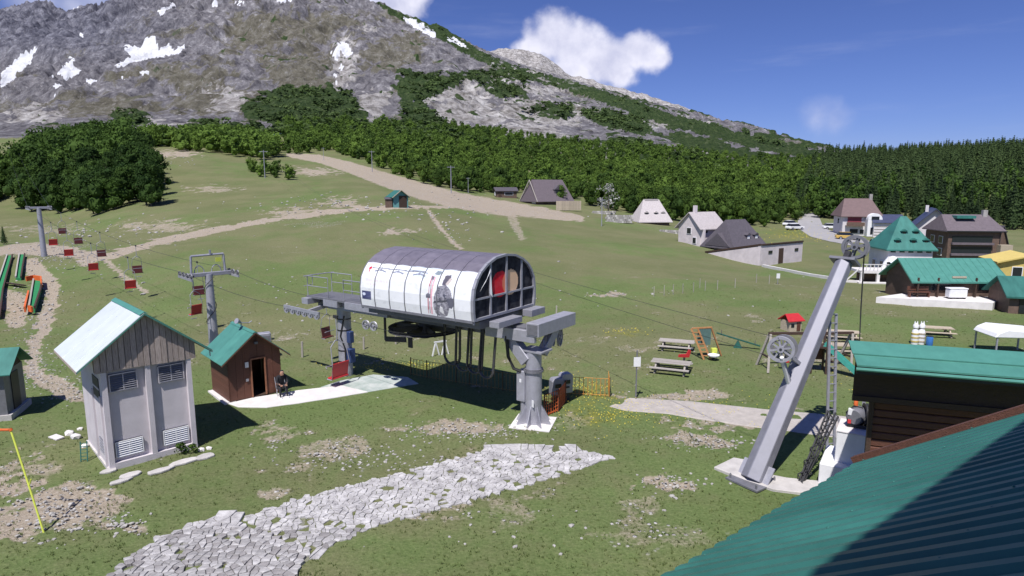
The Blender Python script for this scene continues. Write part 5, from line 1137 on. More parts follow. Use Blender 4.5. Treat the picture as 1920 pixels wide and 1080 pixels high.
def brown_shed():
    th = R_(42); P = G(432, 757); root = empty('operator_shed', P, th, 'brown wooden operator shed with green roof and open dark doorway', 'shed')
    W, D, H = 2.45, 2.5, 2.12; zr, ov = 3.32, .38; cx = W / 2; dx0, dx1, dh = 1.02, 1.72, 1.95
    ze = 1.98
    def rz(x): return zr - .05 - (zr - ze) * abs(x - cx) / (W / 2 + ov)
    MB().box(-.0, D / 2, 0, .5, D, .16).build('plinth', M_CONCW, root)
    fl = MB(); fl.box(W / 2, D / 2, .06, W, D, .1); fl.build('floor', M_WOODD, root)
    # clapboards on the left wall, boards on the front
    bm_ = MB(); bm_.ext([(-.03, 0, 0), (-.012, 0, .19), (.03, 0, .19), (.03, 0, 0)], (0, D, 0)); cme = bm_.mesh('clapboard', M_WOODB)
    for k in range(11): inst(cme, 'clapboard', root, (0, 0, .1 + k * .185))
    for k in range(11): inst(cme, 'clapboard', root, (W, D, .1 + k * .185), (0, 0, math.pi))
    MB().box(W / 2, D - .03, H / 2, W - .1, .06, H).build('rear_wall', M_WOODB, root)
    for x0, x1, z0 in [(0, .34, .1), (.35, .68, .1), (.69, dx0, .1), (dx1, 2.08, .1), (2.09, W, .1), (dx0, 1.36, dh), (1.37, dx1, dh)]:
        b = MB(); pts = [(x0, 0, z0), (x1, 0, z0), (x1, 0, rz(x1))] + ([(cx, 0, rz(cx))] if x0 < cx < x1 else []) + [(x0, 0, rz(x0))]; b.ext(pts, (0, .05, 0)); b.build('front_board', M_WOODB, root)
    MB().ext([(.05, D - .1, H), (W - .05, D - .1, H), (cx, D - .1, zr - .1)], (0, .05, 0)).build('rear_gable', M_WOODB, root)
    fr = MB(); fr.beam((dx0 + .02, -.02, .1), (dx0 + .02, -.02, dh), .06, .07); fr.beam((dx1 - .02, -.02, .1), (dx1 - .02, -.02, dh), .06, .07); fr.beam((dx0, -.02, dh), (dx1, -.02, dh), .06, .07); fr.build('door_frame', mat('light_brown_wood', (.26, .11, .06), .7, 0, .2, 6), root)
    d = MB(); d.box(0, .34, 1.02, .04, .68, 1.82); dd = d.build('door', M_WOODD, root, loc=(dx0 + .06, .06, 0)); MB().box(.03, .58, 1.0, .03, .08, .05).build('handle', M_STEEL, dd)
    MB().box(.85, -.03, 1.72, .16, .03, .26).build('notice', M_WHITE, root); MB().box(.83, -.035, .98, .12, .03, .12).build('switch', M_STEEL, root)
    MB().box(cx + .1, -.06, 2.72, .16, .1, .1).build('lamp', M_STEEL_D, root)
    for s in (-1, 1):
        e = (cx + s * (W / 2 + ov), ze); n = 4
        for i in range(n):
            ya, yb = -.35 + (D + .6) * i / n, -.35 + (D + .6) * (i + 1) / n; b = MB(); b.ext([(cx, ya, zr), (e[0], ya, e[1]), (e[0], ya, e[1] - .03), (cx, ya, zr - .03)], (0, yb - ya - .006, 0)); b.build('roof_sheet', M_GREENR2, root)
        MB().beam((cx, -.33, zr - .07), (e[0], -.33, e[1] - .07), .04, .09, up=(0, 1, 0)).build('verge_board', M_WOODB, root)
    MB().ext([(cx - .12, -.36, zr - .06), (cx, -.36, zr + .025), (cx + .12, -.36, zr - .06)], (0, D + .62, 0)).build('ridge_cap', M_GREENR2, root)
    fl = MB(); fl.beam((cx - .1, 1.2, zr), (cx - .1, 1.2, zr + .25), .04, .04); fl.lathe([(.05, -.1), (.14, .12), (.14, .14)], (cx - .22, 1.15, zr + .28), (-.8, -.3, .4), 12); fl.tube([(cx - .1, 1.2, zr + .2), (cx + .3, 1.3, zr + .12), (cx + .45, 1.3, zr + .2)], .025, 6); fl.build('floodlight', M_STEEL, root)
    c = G(497, 672); o = empty('grey_cabinet', c, .5, 'tall grey metal cabinet behind the brown shed', 'cabinet'); MB().box(0, 0, .75, .75, .55, 1.6).build('body', M_STEEL, o, bevel=.03); MB().box(0, -.285, .75, .6, .02, 1.3).build('door', M_STEEL_D, o)
brown_shed()
slab('concrete_pad', [(426, 757), (446, 764), (500, 765), (560, 757), (625, 747), (690, 736), (640, 724), (560, 733), (505, 742), (440, 752)], .05, M_CONCW, 'white concrete pad in front of the brown shed')
o = slab('loading_mat', [(600, 727), (640, 723.5), (690, 735.5), (740, 727), (785, 720), (765, 708), (700, 703), (640, 714)], .035, mat('worn_green_mat', (.34, .44, .39), .9, 0, .22, 1.2, col2=(.56, .58, .56)), 'worn pale green loading mat under the chairs')

def person():
    P = G(528, 741); root = empty('person', P, R_(34), 'person in black clothes sitting bent forward on a folding chair beside the shed', 'person')
    me = bpy.data.meshes.new('body'); ob = bpy.data.objects.new('body', me); COL.objects.link(ob); ob.parent = root
    J = {'pel': (0, .05, .50), 'bel': (0, .0, .66), 'chest': (0, -.10, .88), 'neck': (0, -.20, 1.05), 'head': (0, -.24, 1.12), 'top': (0, -.29, 1.24)}
    for s, n in ((-1, 'l'), (1, 'r')):
        J.update({'sh' + n: (s * .18, -.13, .98), 'el' + n: (s * .25, -.25, .73), 'wr' + n: (s * .14, -.46, .66), 'hd' + n: (s * .10, -.52, .63), 'hip' + n: (s * .10, .02, .49), 'kn' + n: (s * .15, -.42, .50), 'an' + n: (s * .16, -.44, .10), 'to' + n: (s * .17, -.62, .05)})
    E = [('pel', 'bel'), ('bel', 'chest'), ('chest', 'neck'), ('neck', 'head'), ('head', 'top')]
    for n in 'lr': E += [('chest', 'sh' + n), ('sh' + n, 'el' + n), ('el' + n, 'wr' + n), ('wr' + n, 'hd' + n), ('pel', 'hip' + n), ('hip' + n, 'kn' + n), ('kn' + n, 'an' + n), ('an' + n, 'to' + n)]
    ks = list(J); me.from_pydata([J[k] for k in ks], [(ks.index(a), ks.index(b)) for a, b in E], []); me.update(); me.materials.append(M_CLOTH)
    rad = {'pel': .15, 'bel': .14, 'chest': .16, 'neck': .055, 'head': .085, 'top': .08, 'sh': .075, 'el': .052, 'wr': .036, 'hd': .038, 'hip': .10, 'kn': .065, 'an': .045, 'to': .04}
    sk = ob.modifiers.new('skin', 'SKIN'); sub = ob.modifiers.new('sub', 'SUBSURF'); sub.levels = 1; sub.render_levels = 2
    for i, k in enumerate(ks):
        r = rad.get(k) or rad[k[:-1]]; me.skin_vertices[0].data[i].radius = (r, r); me.skin_vertices[0].data[i].use_root = (k == 'pel')
    b = MB(); b.lathe([(.03, -.115), (.075, -.09), (.092, -.02), (.098, .05), (.085, .10), (.04, .13)], (0, -.275, 1.17), (0, -.15, 1), 14); b.build('face', M_SKIN, root, True)
    b = MB(); b.beam((0, -.37, 1.16), (0, -.385, 1.14), .03, .05); b.build('nose', M_SKIN, root)
    b = MB(); b.lathe([(.100, .0), (.108, .05), (.095, .11), (.05, .145)], (0, -.262, 1.175), (0, .1, 1), 14); b.build('hair', M_BLACK, root, True)
    for s in (-1, 1):
        b = MB(); b.tube([(s * .24, -.27, .72), (s * .14, -.46, .66)], [.046, .036], 8); b.build('forearm', M_SKIN, root, True)
        b = MB(); b.box(s * .115, -.50, .64, .075, .09, .035)
        for f in range(4): b.tube([(s * .115 - .03 + f * .02, -.54, .645), (s * .115 - .03 + f * .02, -.58 - .008 * (f in (1, 2)), .63), (s * .115 - .03 + f * .02, -.595, .605)], .0095, 5)
        b.tube([(s * .115 - s * .035, -.48, .645), (s * .115 - s * .065, -.52, .635), (s * .115 - s * .06, -.55, .625)], .011, 5); b.build('hand', M_SKIN, root, True)
        b = MB(); b.box(s * .165, -.53, .04, .10, .27, .09); b.build('shoe', M_WHITE, root, bevel=.025)
    c = empty('folding_chair', P, R_(34), 'small folding chair under the seated person', 'chair'); MB().box(0, .02, .40, .46, .44, .03).build('seat', M_DARK, c); MB().beam((0, .26, .62), (0, .30, .88), .44, .03, up=(0, 1, 0)).build('backrest', M_DARK, c)
    for s in (-1, 1):
        MB().tube([(s * .22, -.2, .0), (s * .22, .28, .86)], .014, 6).build('leg', M_STEEL, c); MB().tube([(s * .20, .26, .0), (s * .20, -.16, .40)], .014, 6).build('leg', M_STEEL, c)
person()

def edge_hut():
    P = G(24, 787); root = empty('edge_hut', P, R_(20), 'grey hut with green roof cut off by the picture edge beside the footpath', 'hut')
    MB().box(-1.3, 1.1, 1.0, 2.3, 2.2, 2.2).build('wall', M_STEEL_D, root); MB().box(-1.3, 1.1, .1, 2.6, 2.4, .3).build('plinth', M_CONC, root)
    MB().ext([(.2, -.3, 2.1), (.2, 1.1, 3.0), (.2, 2.5, 2.1), (.2, 2.5, 2.06), (.2, 1.1, 2.95), (.2, -.3, 2.06)], (-2.9, 0, 0)).build('roof', M_GREENR, root)
    MB().ext([(-.16, .05, 2.1), (-.16, 2.15, 2.1), (-.16, 1.1, 2.85)], (-.03, 0, 0)).build('gable', M_WOODD, root); MB().box(-.13, 1.1, 1.0, .03, .8, 1.8).build('door', M_DARK, root)
edge_hut()

# ------------------------------------------------------------------ cobbled path of rough stone in the foreground
M_STONE = mat('path_stone', (.33, .315, .32), .95, 0, .34, 2.2, .9, 9, col2=(.53, .515, .515)); M_STONE2 = mat('path_stone_dark', (.27, .255, .255), .95, 0, .25, 5, .8, 14)
def cobbles():
    rng = np.random.default_rng(8)
    secs = [([(190, 1085), (300, 1008), (360, 985), (425, 970), (590, 1038), (545, 1085), (500, 1180), (60, 1180)], .045), ([(445, 975), (560, 935), (760, 885), (960, 833), (1060, 840), (1155, 858), (1060, 890), (880, 940), (720, 985), (600, 1034)], .0)]
    root = empty('cobbled_path', G(700, 930), 0, None, None); root['kind'] = 'structure'; root['label'] = 'rough pale stone path crossing the foreground grass'; o0 = root.location.copy()
    stones = []
    for poly, lift in secs:
        W_ = [G(*p) for p in poly]; wp = [(p.x, p.y) for p in W_]
        xs, ys = [p[0] for p in wp], [p[1] for p in wp]; sp = .21; pts = []
        for j in range(int((max(ys) - min(ys)) / sp) + 2):
            for i in range(int((max(xs) - min(xs)) / sp) + 2):
                pts.append((min(xs) + (i + .5 * (j % 2)) * sp + rng.uniform(-.13, .13), min(ys) + j * sp * .9 + rng.uniform(-.12, .12)))
        pts = np.array(pts); ins = inpoly(pts[:, 0], pts[:, 1], wp)
        bed = MB(); bed.ext([V(p.x, p.y, p.z - .03 + lift * .6) - o0 for p in W_], (0, 0, -.3)); bed.build('bed', mat('path_soil', (.27, .255, .235), .95, 0, .3, 2, .6, 20, col2=(.16, .18, .09)), root)
        for k in np.nonzero(ins)[0]:
            c = pts[k]; d = pts - c; near = d[(np.hypot(d[:, 0], d[:, 1]) < .7) & (np.hypot(d[:, 0], d[:, 1]) > 1e-6)]
            cell = [(-.5, -.5), (.5, -.5), (.5, .5), (-.5, .5)]
            for nx, ny in near:
                L2 = math.hypot(nx, ny); h = L2 / 2 - rng.uniform(.002, .012); nx, ny = nx / L2, ny / L2; out = []
                for a, b in zip(cell, cell[1:] + cell[:1]):
                    da, db = a[0] * nx + a[1] * ny - h, b[0] * nx + b[1] * ny - h
                    if da <= 0: out.append(a)
                    if (da < 0) != (db < 0): t = da / (da - db); out.append((a[0] + (b[0] - a[0]) * t, a[1] + (b[1] - a[1]) * t))
                cell = out
                if len(cell) < 3: break
            if len(cell) >= 3 and rng.uniform() > .06: stones.append((c, cell, lift))
    ar = []
    for c, cell, lift in stones:
        z = gz(c[0], c[1]); px, py = project(c[0], c[1], z); ar.append(-1 if not (-20 < px < 1940 and py < 1090) else 1 / c[1])
    order = sorted(range(len(stones)), key=lambda i: -ar[i]); big = MB()
    for rank, i in enumerate(order):
        c, cell, lift = stones[i]; z = gz(c[0], c[1]) + lift; h = rng.choice([.028, .034, .04, .05]) * rng.uniform(.8, 1.2); tx, ty = rng.uniform(-.05, .05, 2); n = len(cell)
        base = [(x, y, -.05) for x, y in cell]; mid = [(x * .98, y * .98, h * .75 + tx * x + ty * y) for x, y in cell]; top = [(x * .90, y * .90, h + tx * x + ty * y + rng.uniform(-.006, .006)) for x, y in cell]
        vs = base + mid + top; fs = [tuple(range(2 * n, 3 * n))] + [(a * n + k, a * n + (k + 1) % n, (a + 1) * n + (k + 1) % n, (a + 1) * n + k) for a in (0, 1) for k in range(n)]; m = M_STONE if rng.uniform() < .75 else M_STONE2
        off = V(c[0], c[1], z) - o0
        if rank < 300: MB().add(vs, fs).build('stone', m, root, loc=off)
        else: big.add([V(*v) + off for v in vs], fs)
    if big.v: o = big.build('stones', M_STONE, root); o['kind'] = 'stuff'
cobbles()

# ------------------------------------------------------------------ fences, cabinets and small things round the station
def barrier(pts, hgt, step, m, label, netm=None):
    P = [G(*p) for p in pts]; root = empty('barrier_fence', P[0], 0, label, 'fence'); o0 = P[0]
    bar = MB().tube([(0, 0, 0), (0, 0, hgt)], .016, 5).mesh('bar', m); post = MB().tube([(0, 0, -.1), (0, 0, hgt + .06)], .03, 6).mesh('post', M_WOODD); acc = 0
    for a, b in zip(P[:-1], P[1:]):
        L_ = (b - a).length; n = max(2, int(L_ / step))
        for k in range(n):
            p = a.lerp(b, k / n) - o0; inst(bar, 'bar', root, p)
            if k % 9 == 0: inst(post, 'post', root, p + V(.02, .02, 0))
        for z in (.08, hgt): MB().tube([a - o0 + V(0, 0, z), b - o0 + V(0, 0, z)], .014, 5).build('rail', m, root)
        if netm:
            nt = MB()
            for k in range(5): nt.tube([a - o0 + V(0, 0, .15 + k * (hgt - .2) / 5), a.lerp(b, .5) - o0 + V(0, 0, .10 + k * (hgt - .2) / 5), b - o0 + V(0, 0, .15 + k * (hgt - .2) / 5)], .012, 4)
            nt.build('net', netm, root)
M_RUSTY = mat('yellow_brown_paint', (.30, .20, .06), .7, 0, .25, 6)
barrier([(770, 703), (800, 709), (880, 722), (985, 739)], .92, .20, M_RUSTY, 'yellow brown barred barrier running under the station')
barrier([(1070, 740), (1142, 744), (1140, 728)], .9, .20, mat('orange_net', (.55, .25, .05), .7, 0, .2, 6), 'thin orange and yellow barrier beside the grey cabinets')
barrier([(1020, 782), (1046, 772), (1062, 752)], 1.0, .13, M_ORANGE, 'orange netting barrier behind the front station column', M_ORANGE)
def cabinets():
    for px, py, h, lab in ((1043, 752, 1.15, 'lower grey ticket cabinet beside the front station column'), (1060, 748, 1.3, 'taller grey ticket cabinet with rounded top beside the orange netting')):
        r = empty('ticket_cabinet', G(px, py), .35, lab, 'cabinet'); MB().ext([(-.3, -.2, .35), (.3, -.2, .35), (.3, -.2, h - .12), (.2, -.2, h), (-.2, -.2, h), (-.3, -.2, h - .12)], (0, .42, 0)).build('body', M_STEEL, r, bevel=.02); MB().box(0, 0, .18, .3, .3, .36).build('stand', M_DARK, r); MB().box(.0, -.215, h * .7, .3, .02, .18).build('screen', M_GLASS, r); MB().box(.0, -.215, h * .5, .22, .02, .08).build('slot', M_DARK, r)
cabinets()
def sawhorse():
    r = empty('sawhorse', G(826, 666), .5, 'small white sawhorse on the grass behind the station', 'trestle')
    for x in (-.3, .3):
        for s in (-1, 1): MB().beam((x + s * .22, 0, 0), (x, 0, .85), .07, .07).build('leg', M_WHITE, r)
    MB().beam((-.4, 0, .84), (.4, 0, .84), .06, .08).build('rail', M_WHITE, r)
sawhorse()
def marker_pole():
    P = G(83, 998); T = at(20, 806, 17.6) - P; r = empty('marker_pole', P, 0, 'leaning yellow green marker pole with orange sleeve', 'pole')
    MB().tube([(0, 0, -.1), T * .5, T], .028, 8).build('shaft', M_YELL, r, True); MB().tube([T + V(.02, 0, -.03), T + V(-.02, 0, .04)], .05, 8).build('cap', M_ORANGE, r); MB().tube([T, T + V(-.7, .05, -.02)], .04, 8).build('arm', M_ORANGE, r)
    MB().tube([T * .45, T * .45 + V(.08, 0, .22)], .018, 6).build('hook', M_YELL, r)
marker_pole()
def small_left():
    q = G(106, 822); o = MB().box(0, 0, .05, .62, .3, .05).build('white_board', M_CONCW, None, loc=q); o.rotation_euler = (.06, 0, -.5); tag(o, 'loose white board lying on the grass left of the hut', 'board')
    for k, (px, py, s) in enumerate(((130, 815, .22), (143, 822, .24), (150, 806, .14), (160, 838, .16), (378, 845, .16), (392, 842, .13))):
        v = ICO_V * np.array([1, .8, .65]) * s * RNG.uniform(.8, 1.15, (len(ICO_V), 1)); m = MB().add(v, ICO_F); o = m.build('boulder', M_CONCW, None, loc=G(px, py) + V(0, 0, s * .3)); tag(o, ['largest pale boulder', 'second pale boulder', 'small pale boulder', 'low pale boulder', 'pale boulder', 'smallest pale boulder'][k] + (' beside the left wall of the transformer hut' if k < 4 else ' lying in the hut shadow'), 'boulder')
    r = empty('green_rack', G(152, 866), .2, 'small dark green wire rack leaning by the transformer hut', 'rack')
    for x in (0, .22): MB().beam((x, 0, 0), (x, .1, .75), .03, .03).build('upright', M_GREENR, r)
    for k in range(6): MB().beam((0, .01 + .015 * k, .08 + k * .12), (.22, .01 + .015 * k, .08 + k * .12), .02, .02).build('rung', M_GREENR, r)
    v = crown_parts(5, 150, .22, 'deciduous', 1.6); 
    for px, py, s, lab in ((340, 852, .55, 'leafy green weed growing against the hut base'), (362, 850, .45, 'low green weed at the right corner of the hut')):
        r = empty('weed', G(px, py), 0, lab, 'plant'); r.scale = (s, s, s * .9); inst(crown_mesh('leaves', (v[0], v[1], v[2][:0]), M_LEAF), 'leaves', r); inst(ME_TRUNK, 'stem', r, sc=(.6, .6, .8))
small_left()
def sign_posts():
    r = empty('sign_post', G(1192, 748), .1, 'thin post with small white notice beside the gravel drive', 'sign'); MB().tube([(0, 0, -.1), (0, 0, 2.4)], .035, 7).build('post', M_STEEL_D, r); MB().box(0, -.05, 1.85, .34, .02, .46).build('notice', M_WHITE, r)
    for k, (px, py, h) in enumerate(((567, 670, .95), (682, 655, .8), (742, 645, .7), (1043, 590, .7), (1480, 548, 0))):
        if h: r = empty('wooden_post', G(px, py), 0, 'weathered wooden stake standing alone in the meadow grass', 'post', 'stakes in the meadow'); MB().beam((0, 0, -.1), (.02, 0, h), .10, .10).build('stake', M_GREYPL, r)
    st = MB().beam((0, 0, -.1), (0, 0, .9), .05, .05).mesh('stake', M_GREYPL)
    for px, py in ((1226, 556), (1245, 554), (1262, 552), (1280, 550), (1300, 548), (1322, 545), (1345, 543), (1378, 540), (1418, 530), (1442, 532), (1312, 540)):
        r = empty('fence_stake', G(px, py), 0, 'thin pale stake in the open line across the meadow', 'post', 'stakes across the meadow'); inst(st, 'stake', r)
    r = empty('small_sign', G(1458, 532), 0, 'small white sign on a stake below the long garage', 'sign'); MB().beam((0, 0, -.1), (0, 0, 1.0), .05, .05).build('post', M_STEEL, r); MB().box(0, -.04, .8, .35, .02, .5).build('board', M_WHITE, r)
    pole = MB(); pole.tube([(0, 0, -.3), (0, 0, 7)], [.13, .08], 8); pm = pole.mesh('mast', M_STEEL); arm = MB().beam((-1.0, 0, 6.6), (1.0, 0, 6.6), .12, .12).mesh('cross_arm', M_STEEL)
    for px, py, h, lab in ((846, 362, 1.0, 'grey cross-armed pole beside the sandy run in front of the forest'), (698, 322, .9, 'grey pole at the upper bend of the sandy run'), (607, 300, .6, 'short pole at the top end of the sandy run'), (497, 334, 1.0, 'grey drag lift pole in the low thicket'), (338, 282, .75, 'slender pole on the crest right of the rounded wood'), (258, 282, .7, 'slender pole touching the edge of the rounded wood'), (878, 362, .6, 'thin pole between the cross-armed pole and the small cabin'), (1128, 424, .75, 'white pole in front of the blossoming tree')):
        r = empty('lift_pole', G(px, py), .4, lab, 'pole'); r.scale = (h, h, h); inst(pm, 'mast', r); inst(arm, 'cross_arm', r)
sign_posts()
# ------------------------------------------------------------------ village
M_WALLW = mat('white_render', (.66, .63, .64), .9, 0, .10, 1.2); M_WALLP = mat('pinkish_render', (.66, .595, .61), .9, 0, .14, 1.0, .2, 12); M_WALLB = mat('brown_timber_wall', (.13, .085, .065), .8, 0, .25, 3); M_WALLS = mat('grey_stone_wall', (.33, .31, .30), .95, 0, .25, 3, .5, 10); M_WALLY = mat('yellow_render', (.58, .45, .14), .85, 0, .1, 2)
M_ASPH = mat('pale_asphalt', (.34, .33, .335), .9, 0, .1, .6); M_BROWNR = mat('brown_purple_roof', (.17, .115, .115), .8, 0, .15, 2)
def at_ground(px, py): return G(px, py)
def house(name, loc, yaw, label, w, d, hw, hr, wall, roof, ridge='x', over=.5, hip=0.0, cat='house'):
    """w along local x (front), d deep; ridge along x or y; hip: how far the ridge is drawn in at each end"""
    r = empty(name, loc, yaw, label, cat); x0, x1 = -w / 2, w / 2
    MB().box(0, d / 2, hw / 2 - .4, w, d, hw + .8).build('wall', wall, r)
    o = over; dz = o * hr / ((d if ridge == 'x' else w) / 2)
    if ridge == 'x':
        A = [(x0 - o, -o, hw - dz), (x1 + o, -o, hw - dz), (x1 + o - hip, d / 2, hw + hr), (x0 - o + hip, d / 2, hw + hr)]; Bk = [(x1 + o, d + o, hw - dz), (x0 - o, d + o, hw - dz), (x0 - o + hip, d / 2, hw + hr), (x1 + o - hip, d / 2, hw + hr)]
        ends = [[(x0 - o, d + o, hw - dz), (x0 - o, -o, hw - dz), (x0 - o + hip, d / 2, hw + hr)], [(x1 + o, -o, hw - dz), (x1 + o, d + o, hw - dz), (x1 + o - hip, d / 2, hw + hr)]]
        gab = [[(x0, 0, hw), (x0, d, hw), (x0, d / 2, hw + hr - .05)], [(x1, 0, hw), (x1, d, hw), (x1, d / 2, hw + hr - .05)]]; gv = [(.06, 0, 0), (-.06, 0, 0)]
    else:
        A = [(x0 - o, -o, hw - dz), (0, -o + hip, hw + hr), (0, d + o - hip, hw + hr), (x0 - o, d + o, hw - dz)]; Bk = [(x1 + o, -o, hw - dz), (x1 + o, d + o, hw - dz), (0, d + o - hip, hw + hr), (0, -o + hip, hw + hr)]
        ends = [[(x0 - o, -o, hw - dz), (x1 + o, -o, hw - dz), (0, -o + hip, hw + hr)], [(x1 + o, d + o, hw - dz), (x0 - o, d + o, hw - dz), (0, d + o - hip, hw + hr)]]
        gab = [[(x0, 0, hw), (x1, 0, hw), (0, 0, hw + hr - .05)], [(x0, d, hw), (x1, d, hw), (0, d, hw + hr - .05)]]; gv = [(0, .06, 0), (0, -.06, 0)]
    rf = MB(); rf.ext(A, (0, 0, .14)); rf.ext(Bk, (0, 0, .14))
    if hip > .3:
        for e in ends: rf.ext(e, (0, 0, .14))
    R = rf.build('roof', roof, r)
    if hip <= .3:
        for g, v in zip(gab, gv): MB().ext(g, v).build('gable', wall, r)
    r['_roof'] = R.name
    return r, R
PANE_W = {}
def window(r, face, u, z, w, h, d=0.0, W=0.0, frame=M_WHITE, pane=M_GLASS):
    f = MB(); p = MB()
    if face == 'f': f.box(u, -.04, z, w + .14, .08, h + .14); p.box(u, -.085, z, w, .02, h)
    elif face == 'l': f.box(-W / 2 - .04, u, z, .08, w + .14, h + .14); p.box(-W / 2 - .085, u, z, .02, w, h)
    else: f.box(W / 2 + .04, u, z, .08, w + .14, h + .14); p.box(W / 2 + .085, u, z, .02, w, h)
    o = f.build('window', frame, r); p.build('pane', pane, o)
def door(r, u, w, h, m=M_WOODD): o = MB().box(u, -.04, h / 2, w, .08, h).build('door', m, r); MB().box(u + w * .38, -.10, h * .48, .05, .05, .12).build('handle', M_STEEL, o)
def dormer(r, x, y, z, w, h, dep, roofm, glass=M_GLASS):
    o = MB(); o.box(x, y + dep / 2, z + h / 2, w, dep, h); o.ext([(x - w / 2 - .12, y - .15, z + h), (x + w / 2 + .12, y - .15, z + h), (x, y - .15, z + h + w * .45)], (0, dep + .1, 0)); D_ = o.build('dormer', roofm, r); MB().box(x, y - .02, z + h * .5, w * .7, .04, h * .7).build('pane', glass, D_)
def village():
    # chalet and cabins beside the sandy run
    r, R = house('dark_chalet', G(1040, 384), R_(30), 'dark chalet with steep purple grey roof above the sandy run', 9.5, 7, 1.6, 4.4, M_WALLB, M_TILE, 'x', .7, .9)
    window(r, 'l', 3.5, 2.6, 2.4, 1.2, W=9.5); window(r, 'l', 2.0, .9, 1.6, 1.0, W=9.5, pane=M_WHITE); window(r, 'f', 2.0, .9, 1.6, .8); door(r, -2.6, 1.0, 1.5)
    b = MB(); b.beam((-5.48, -.7, .8), (-5.2, 3.5, 6.0), .12, .2); b.beam((-5.48, 7.7, .8), (-5.2, 3.5, 6.0), .12, .2); b.build('verge_board', M_GREYPL, r); dormer(r, 1.6, .8, 2.3, 2.2, 1.4, 2.2, M_TILED)
    r, R = house('brown_cabin', G(950, 371), R_(12), 'small brown log cabin at the forest edge beside the sandy run', 5.6, 4, 1.9, .8, M_WALLB, M_TILED, 'x', .4); window(r, 'f', .6, 1.1, 2.2, .7); window(r, 'l', 2, 1.1, 1.2, .9, W=5.6, pane=M_WHITE); door(r, -1.8, .9, 1.7)
    r, R = house('green_shed', G(752, 389), R_(28), 'small teal walled shed with green roof on the access track', 2.6, 3.2, 1.9, .9, mat('teal_boards', (.12, .30, .30), .7), M_GREENR, 'y', .35, 0, 'shed')
    MB().box(.35, -.04, 1.0, 1.4, .06, 2.0).build('door', M_WOODD, r); b = MB(); b.beam((-1.65, -.4, 1.65), (0, -.4, 2.95), .1, .16, up=(0, 1, 0)); b.beam((0, -.4, 2.95), (1.65, -.4, 1.65), .1, .16, up=(0, 1, 0)); b.build('verge_board', M_PLANK, r); window(r, 'l', 1.6, 1.2, 1.2, .6, W=2.6)
    b = empty('small_kiosk', G(729, 388), .3, 'tiny dark kiosk left of the teal shed', 'kiosk'); MB().box(0, 0, .6, 1.1, .9, 1.4).build('body', M_WALLB, b); MB().ext([(-.7, -.6, 1.3), (.7, -.6, 1.3), (.7, .6, 1.55), (-.7, .6, 1.55)], (0, 0, .08)).build('roof', M_TILED, b)
    f = empty('board_fence', G(1044, 394), R_(12), 'pale new plank fence in front of the dark chalet', 'fence')
    pl = MB().box(0, 0, 1.0, .30, .05, 2.1).mesh('plank', M_PLANK)
    for k in range(18): inst(pl, 'plank', f, (k * .33, .02 * (k % 2), .02 * math.sin(k * 5)))
    for z in (.5, 1.6): MB().box(2.8, .08, z, 5.9, .06, .12).build('rail', M_PLANK, f)
    for px, py, L_, h, yaw, lab in ((1135, 402, 6, .8, -.1, 'low pale stone wall under the blossoming tree'), (1162, 418, 5.5, 1.8, -.05, 'rough grey stone wall beside the pale steep-roofed house'), (1280, 440, 9, .9, -.55, 'sloping stone retaining wall leading to the stone house')):
        w = empty('stone_wall', G(px, py), yaw, lab, 'wall'); n = int(L_ / .55)
        for j in range(max(1, int(h / .4))):
            for k in range(n): o = MB(); q = RNG.uniform(.85, 1.1, 3); o.box(-L_ / 2 + (k + .5 * (j % 2)) * .55, 0, .2 + j * .4, .52 * q[0], .5 * q[1], .38 * q[2]); o.build('stone', M_WALLS if (k + j) % 3 else M_CONC, w)
    # pale steep-roofed house
    r, R = house('pale_house', G(1228, 421), R_(8), 'house with very steep pale shingle roof at the meadow edge', 6.4, 5.6, 1.2, 3.9, M_WALLB, M_TILEL, 'x', .55, 2.0)
    for x, y, z in ((-1.7, .6, 1.8), (.4, .6, 1.8), (2.0, .7, 1.8)): dormer(r, x, y, z, .8, .7, 1.2, M_TILEL)
    MB().box(0, 2.8, 5.15, 3.0, .5, .35).build('ridge_cap', M_TILEL, r)
    # stone house + dark-roofed house + long garage
    r, R = house('stone_house', G(1334, 462), R_(28), 'pale stone house with light roof and chimney behind the long garage', 5.2, 5, 3.2, 2.2, M_WALLP, M_TILEL, 'x', .5, .2)
    window(r, 'f', .3, 1.2, 1.3, .7); window(r, 'f', 1.0, 2.7, .9, .7); window(r, 'l', 2.5, 2.5, .9, .9, W=5.2); MB().box(-1.5, 2.5, 5.9, .5, .5, 1.4).build('chimney', M_WALLP, R); MB().box(-2.3, -.3, 1.4, .3, .8, 3.0).build('pier', M_WALLP, r)
    r, R = house('dark_roofed_house', G(1402, 476), R_(30), 'house with tall dark grey roof and two dormers on the long garage', 6.5, 5.5, 1.7, 3.4, M_WALLB, M_TILED, 'x', .7, 1.7)
    for x in (.4, 2.2): dormer(r, x, .35, 2.2, .8, .7, 1.3, M_TILED, M_WHITE)
    window(r, 'l', 2.4, 1.0, 2.4, .9, W=6.5); MB().ext([(-3.95, .2, 1.2), (-3.95, 5.2, 1.2), (-3.95, 2.7, 3.2)], (1.2, 0, 0)).build('porch_roof', M_TILED, r)
    C = G(1424, 498); a = G(1322, 474) - C; c_ = G(1503, 490) - C; g = empty('long_garage', C, 0, 'long low pinkish white garage cut into the meadow slope', 'garage')
    for v, nm, tz in ((a, 'side_wall', .9), (c_, 'front_wall', 2.75)):
        nrm = V(-v.y, v.x, 0).normalized() * (.35 if v.x > 0 else -.35); MB().ext([V(0, 0, -.6), V(v.x, v.y, -.6), V(v.x, v.y, tz), V(0, 0, 2.75)], nrm).build(nm, M_WALLP, g)
    MB().ext([V(0, 0, 2.6), V(a.x, a.y, .75), V(a.x + c_.x, a.y + c_.y, .75), V(c_.x, c_.y, 2.6)], (0, 0, .12)).build('deck', M_TILED, g)
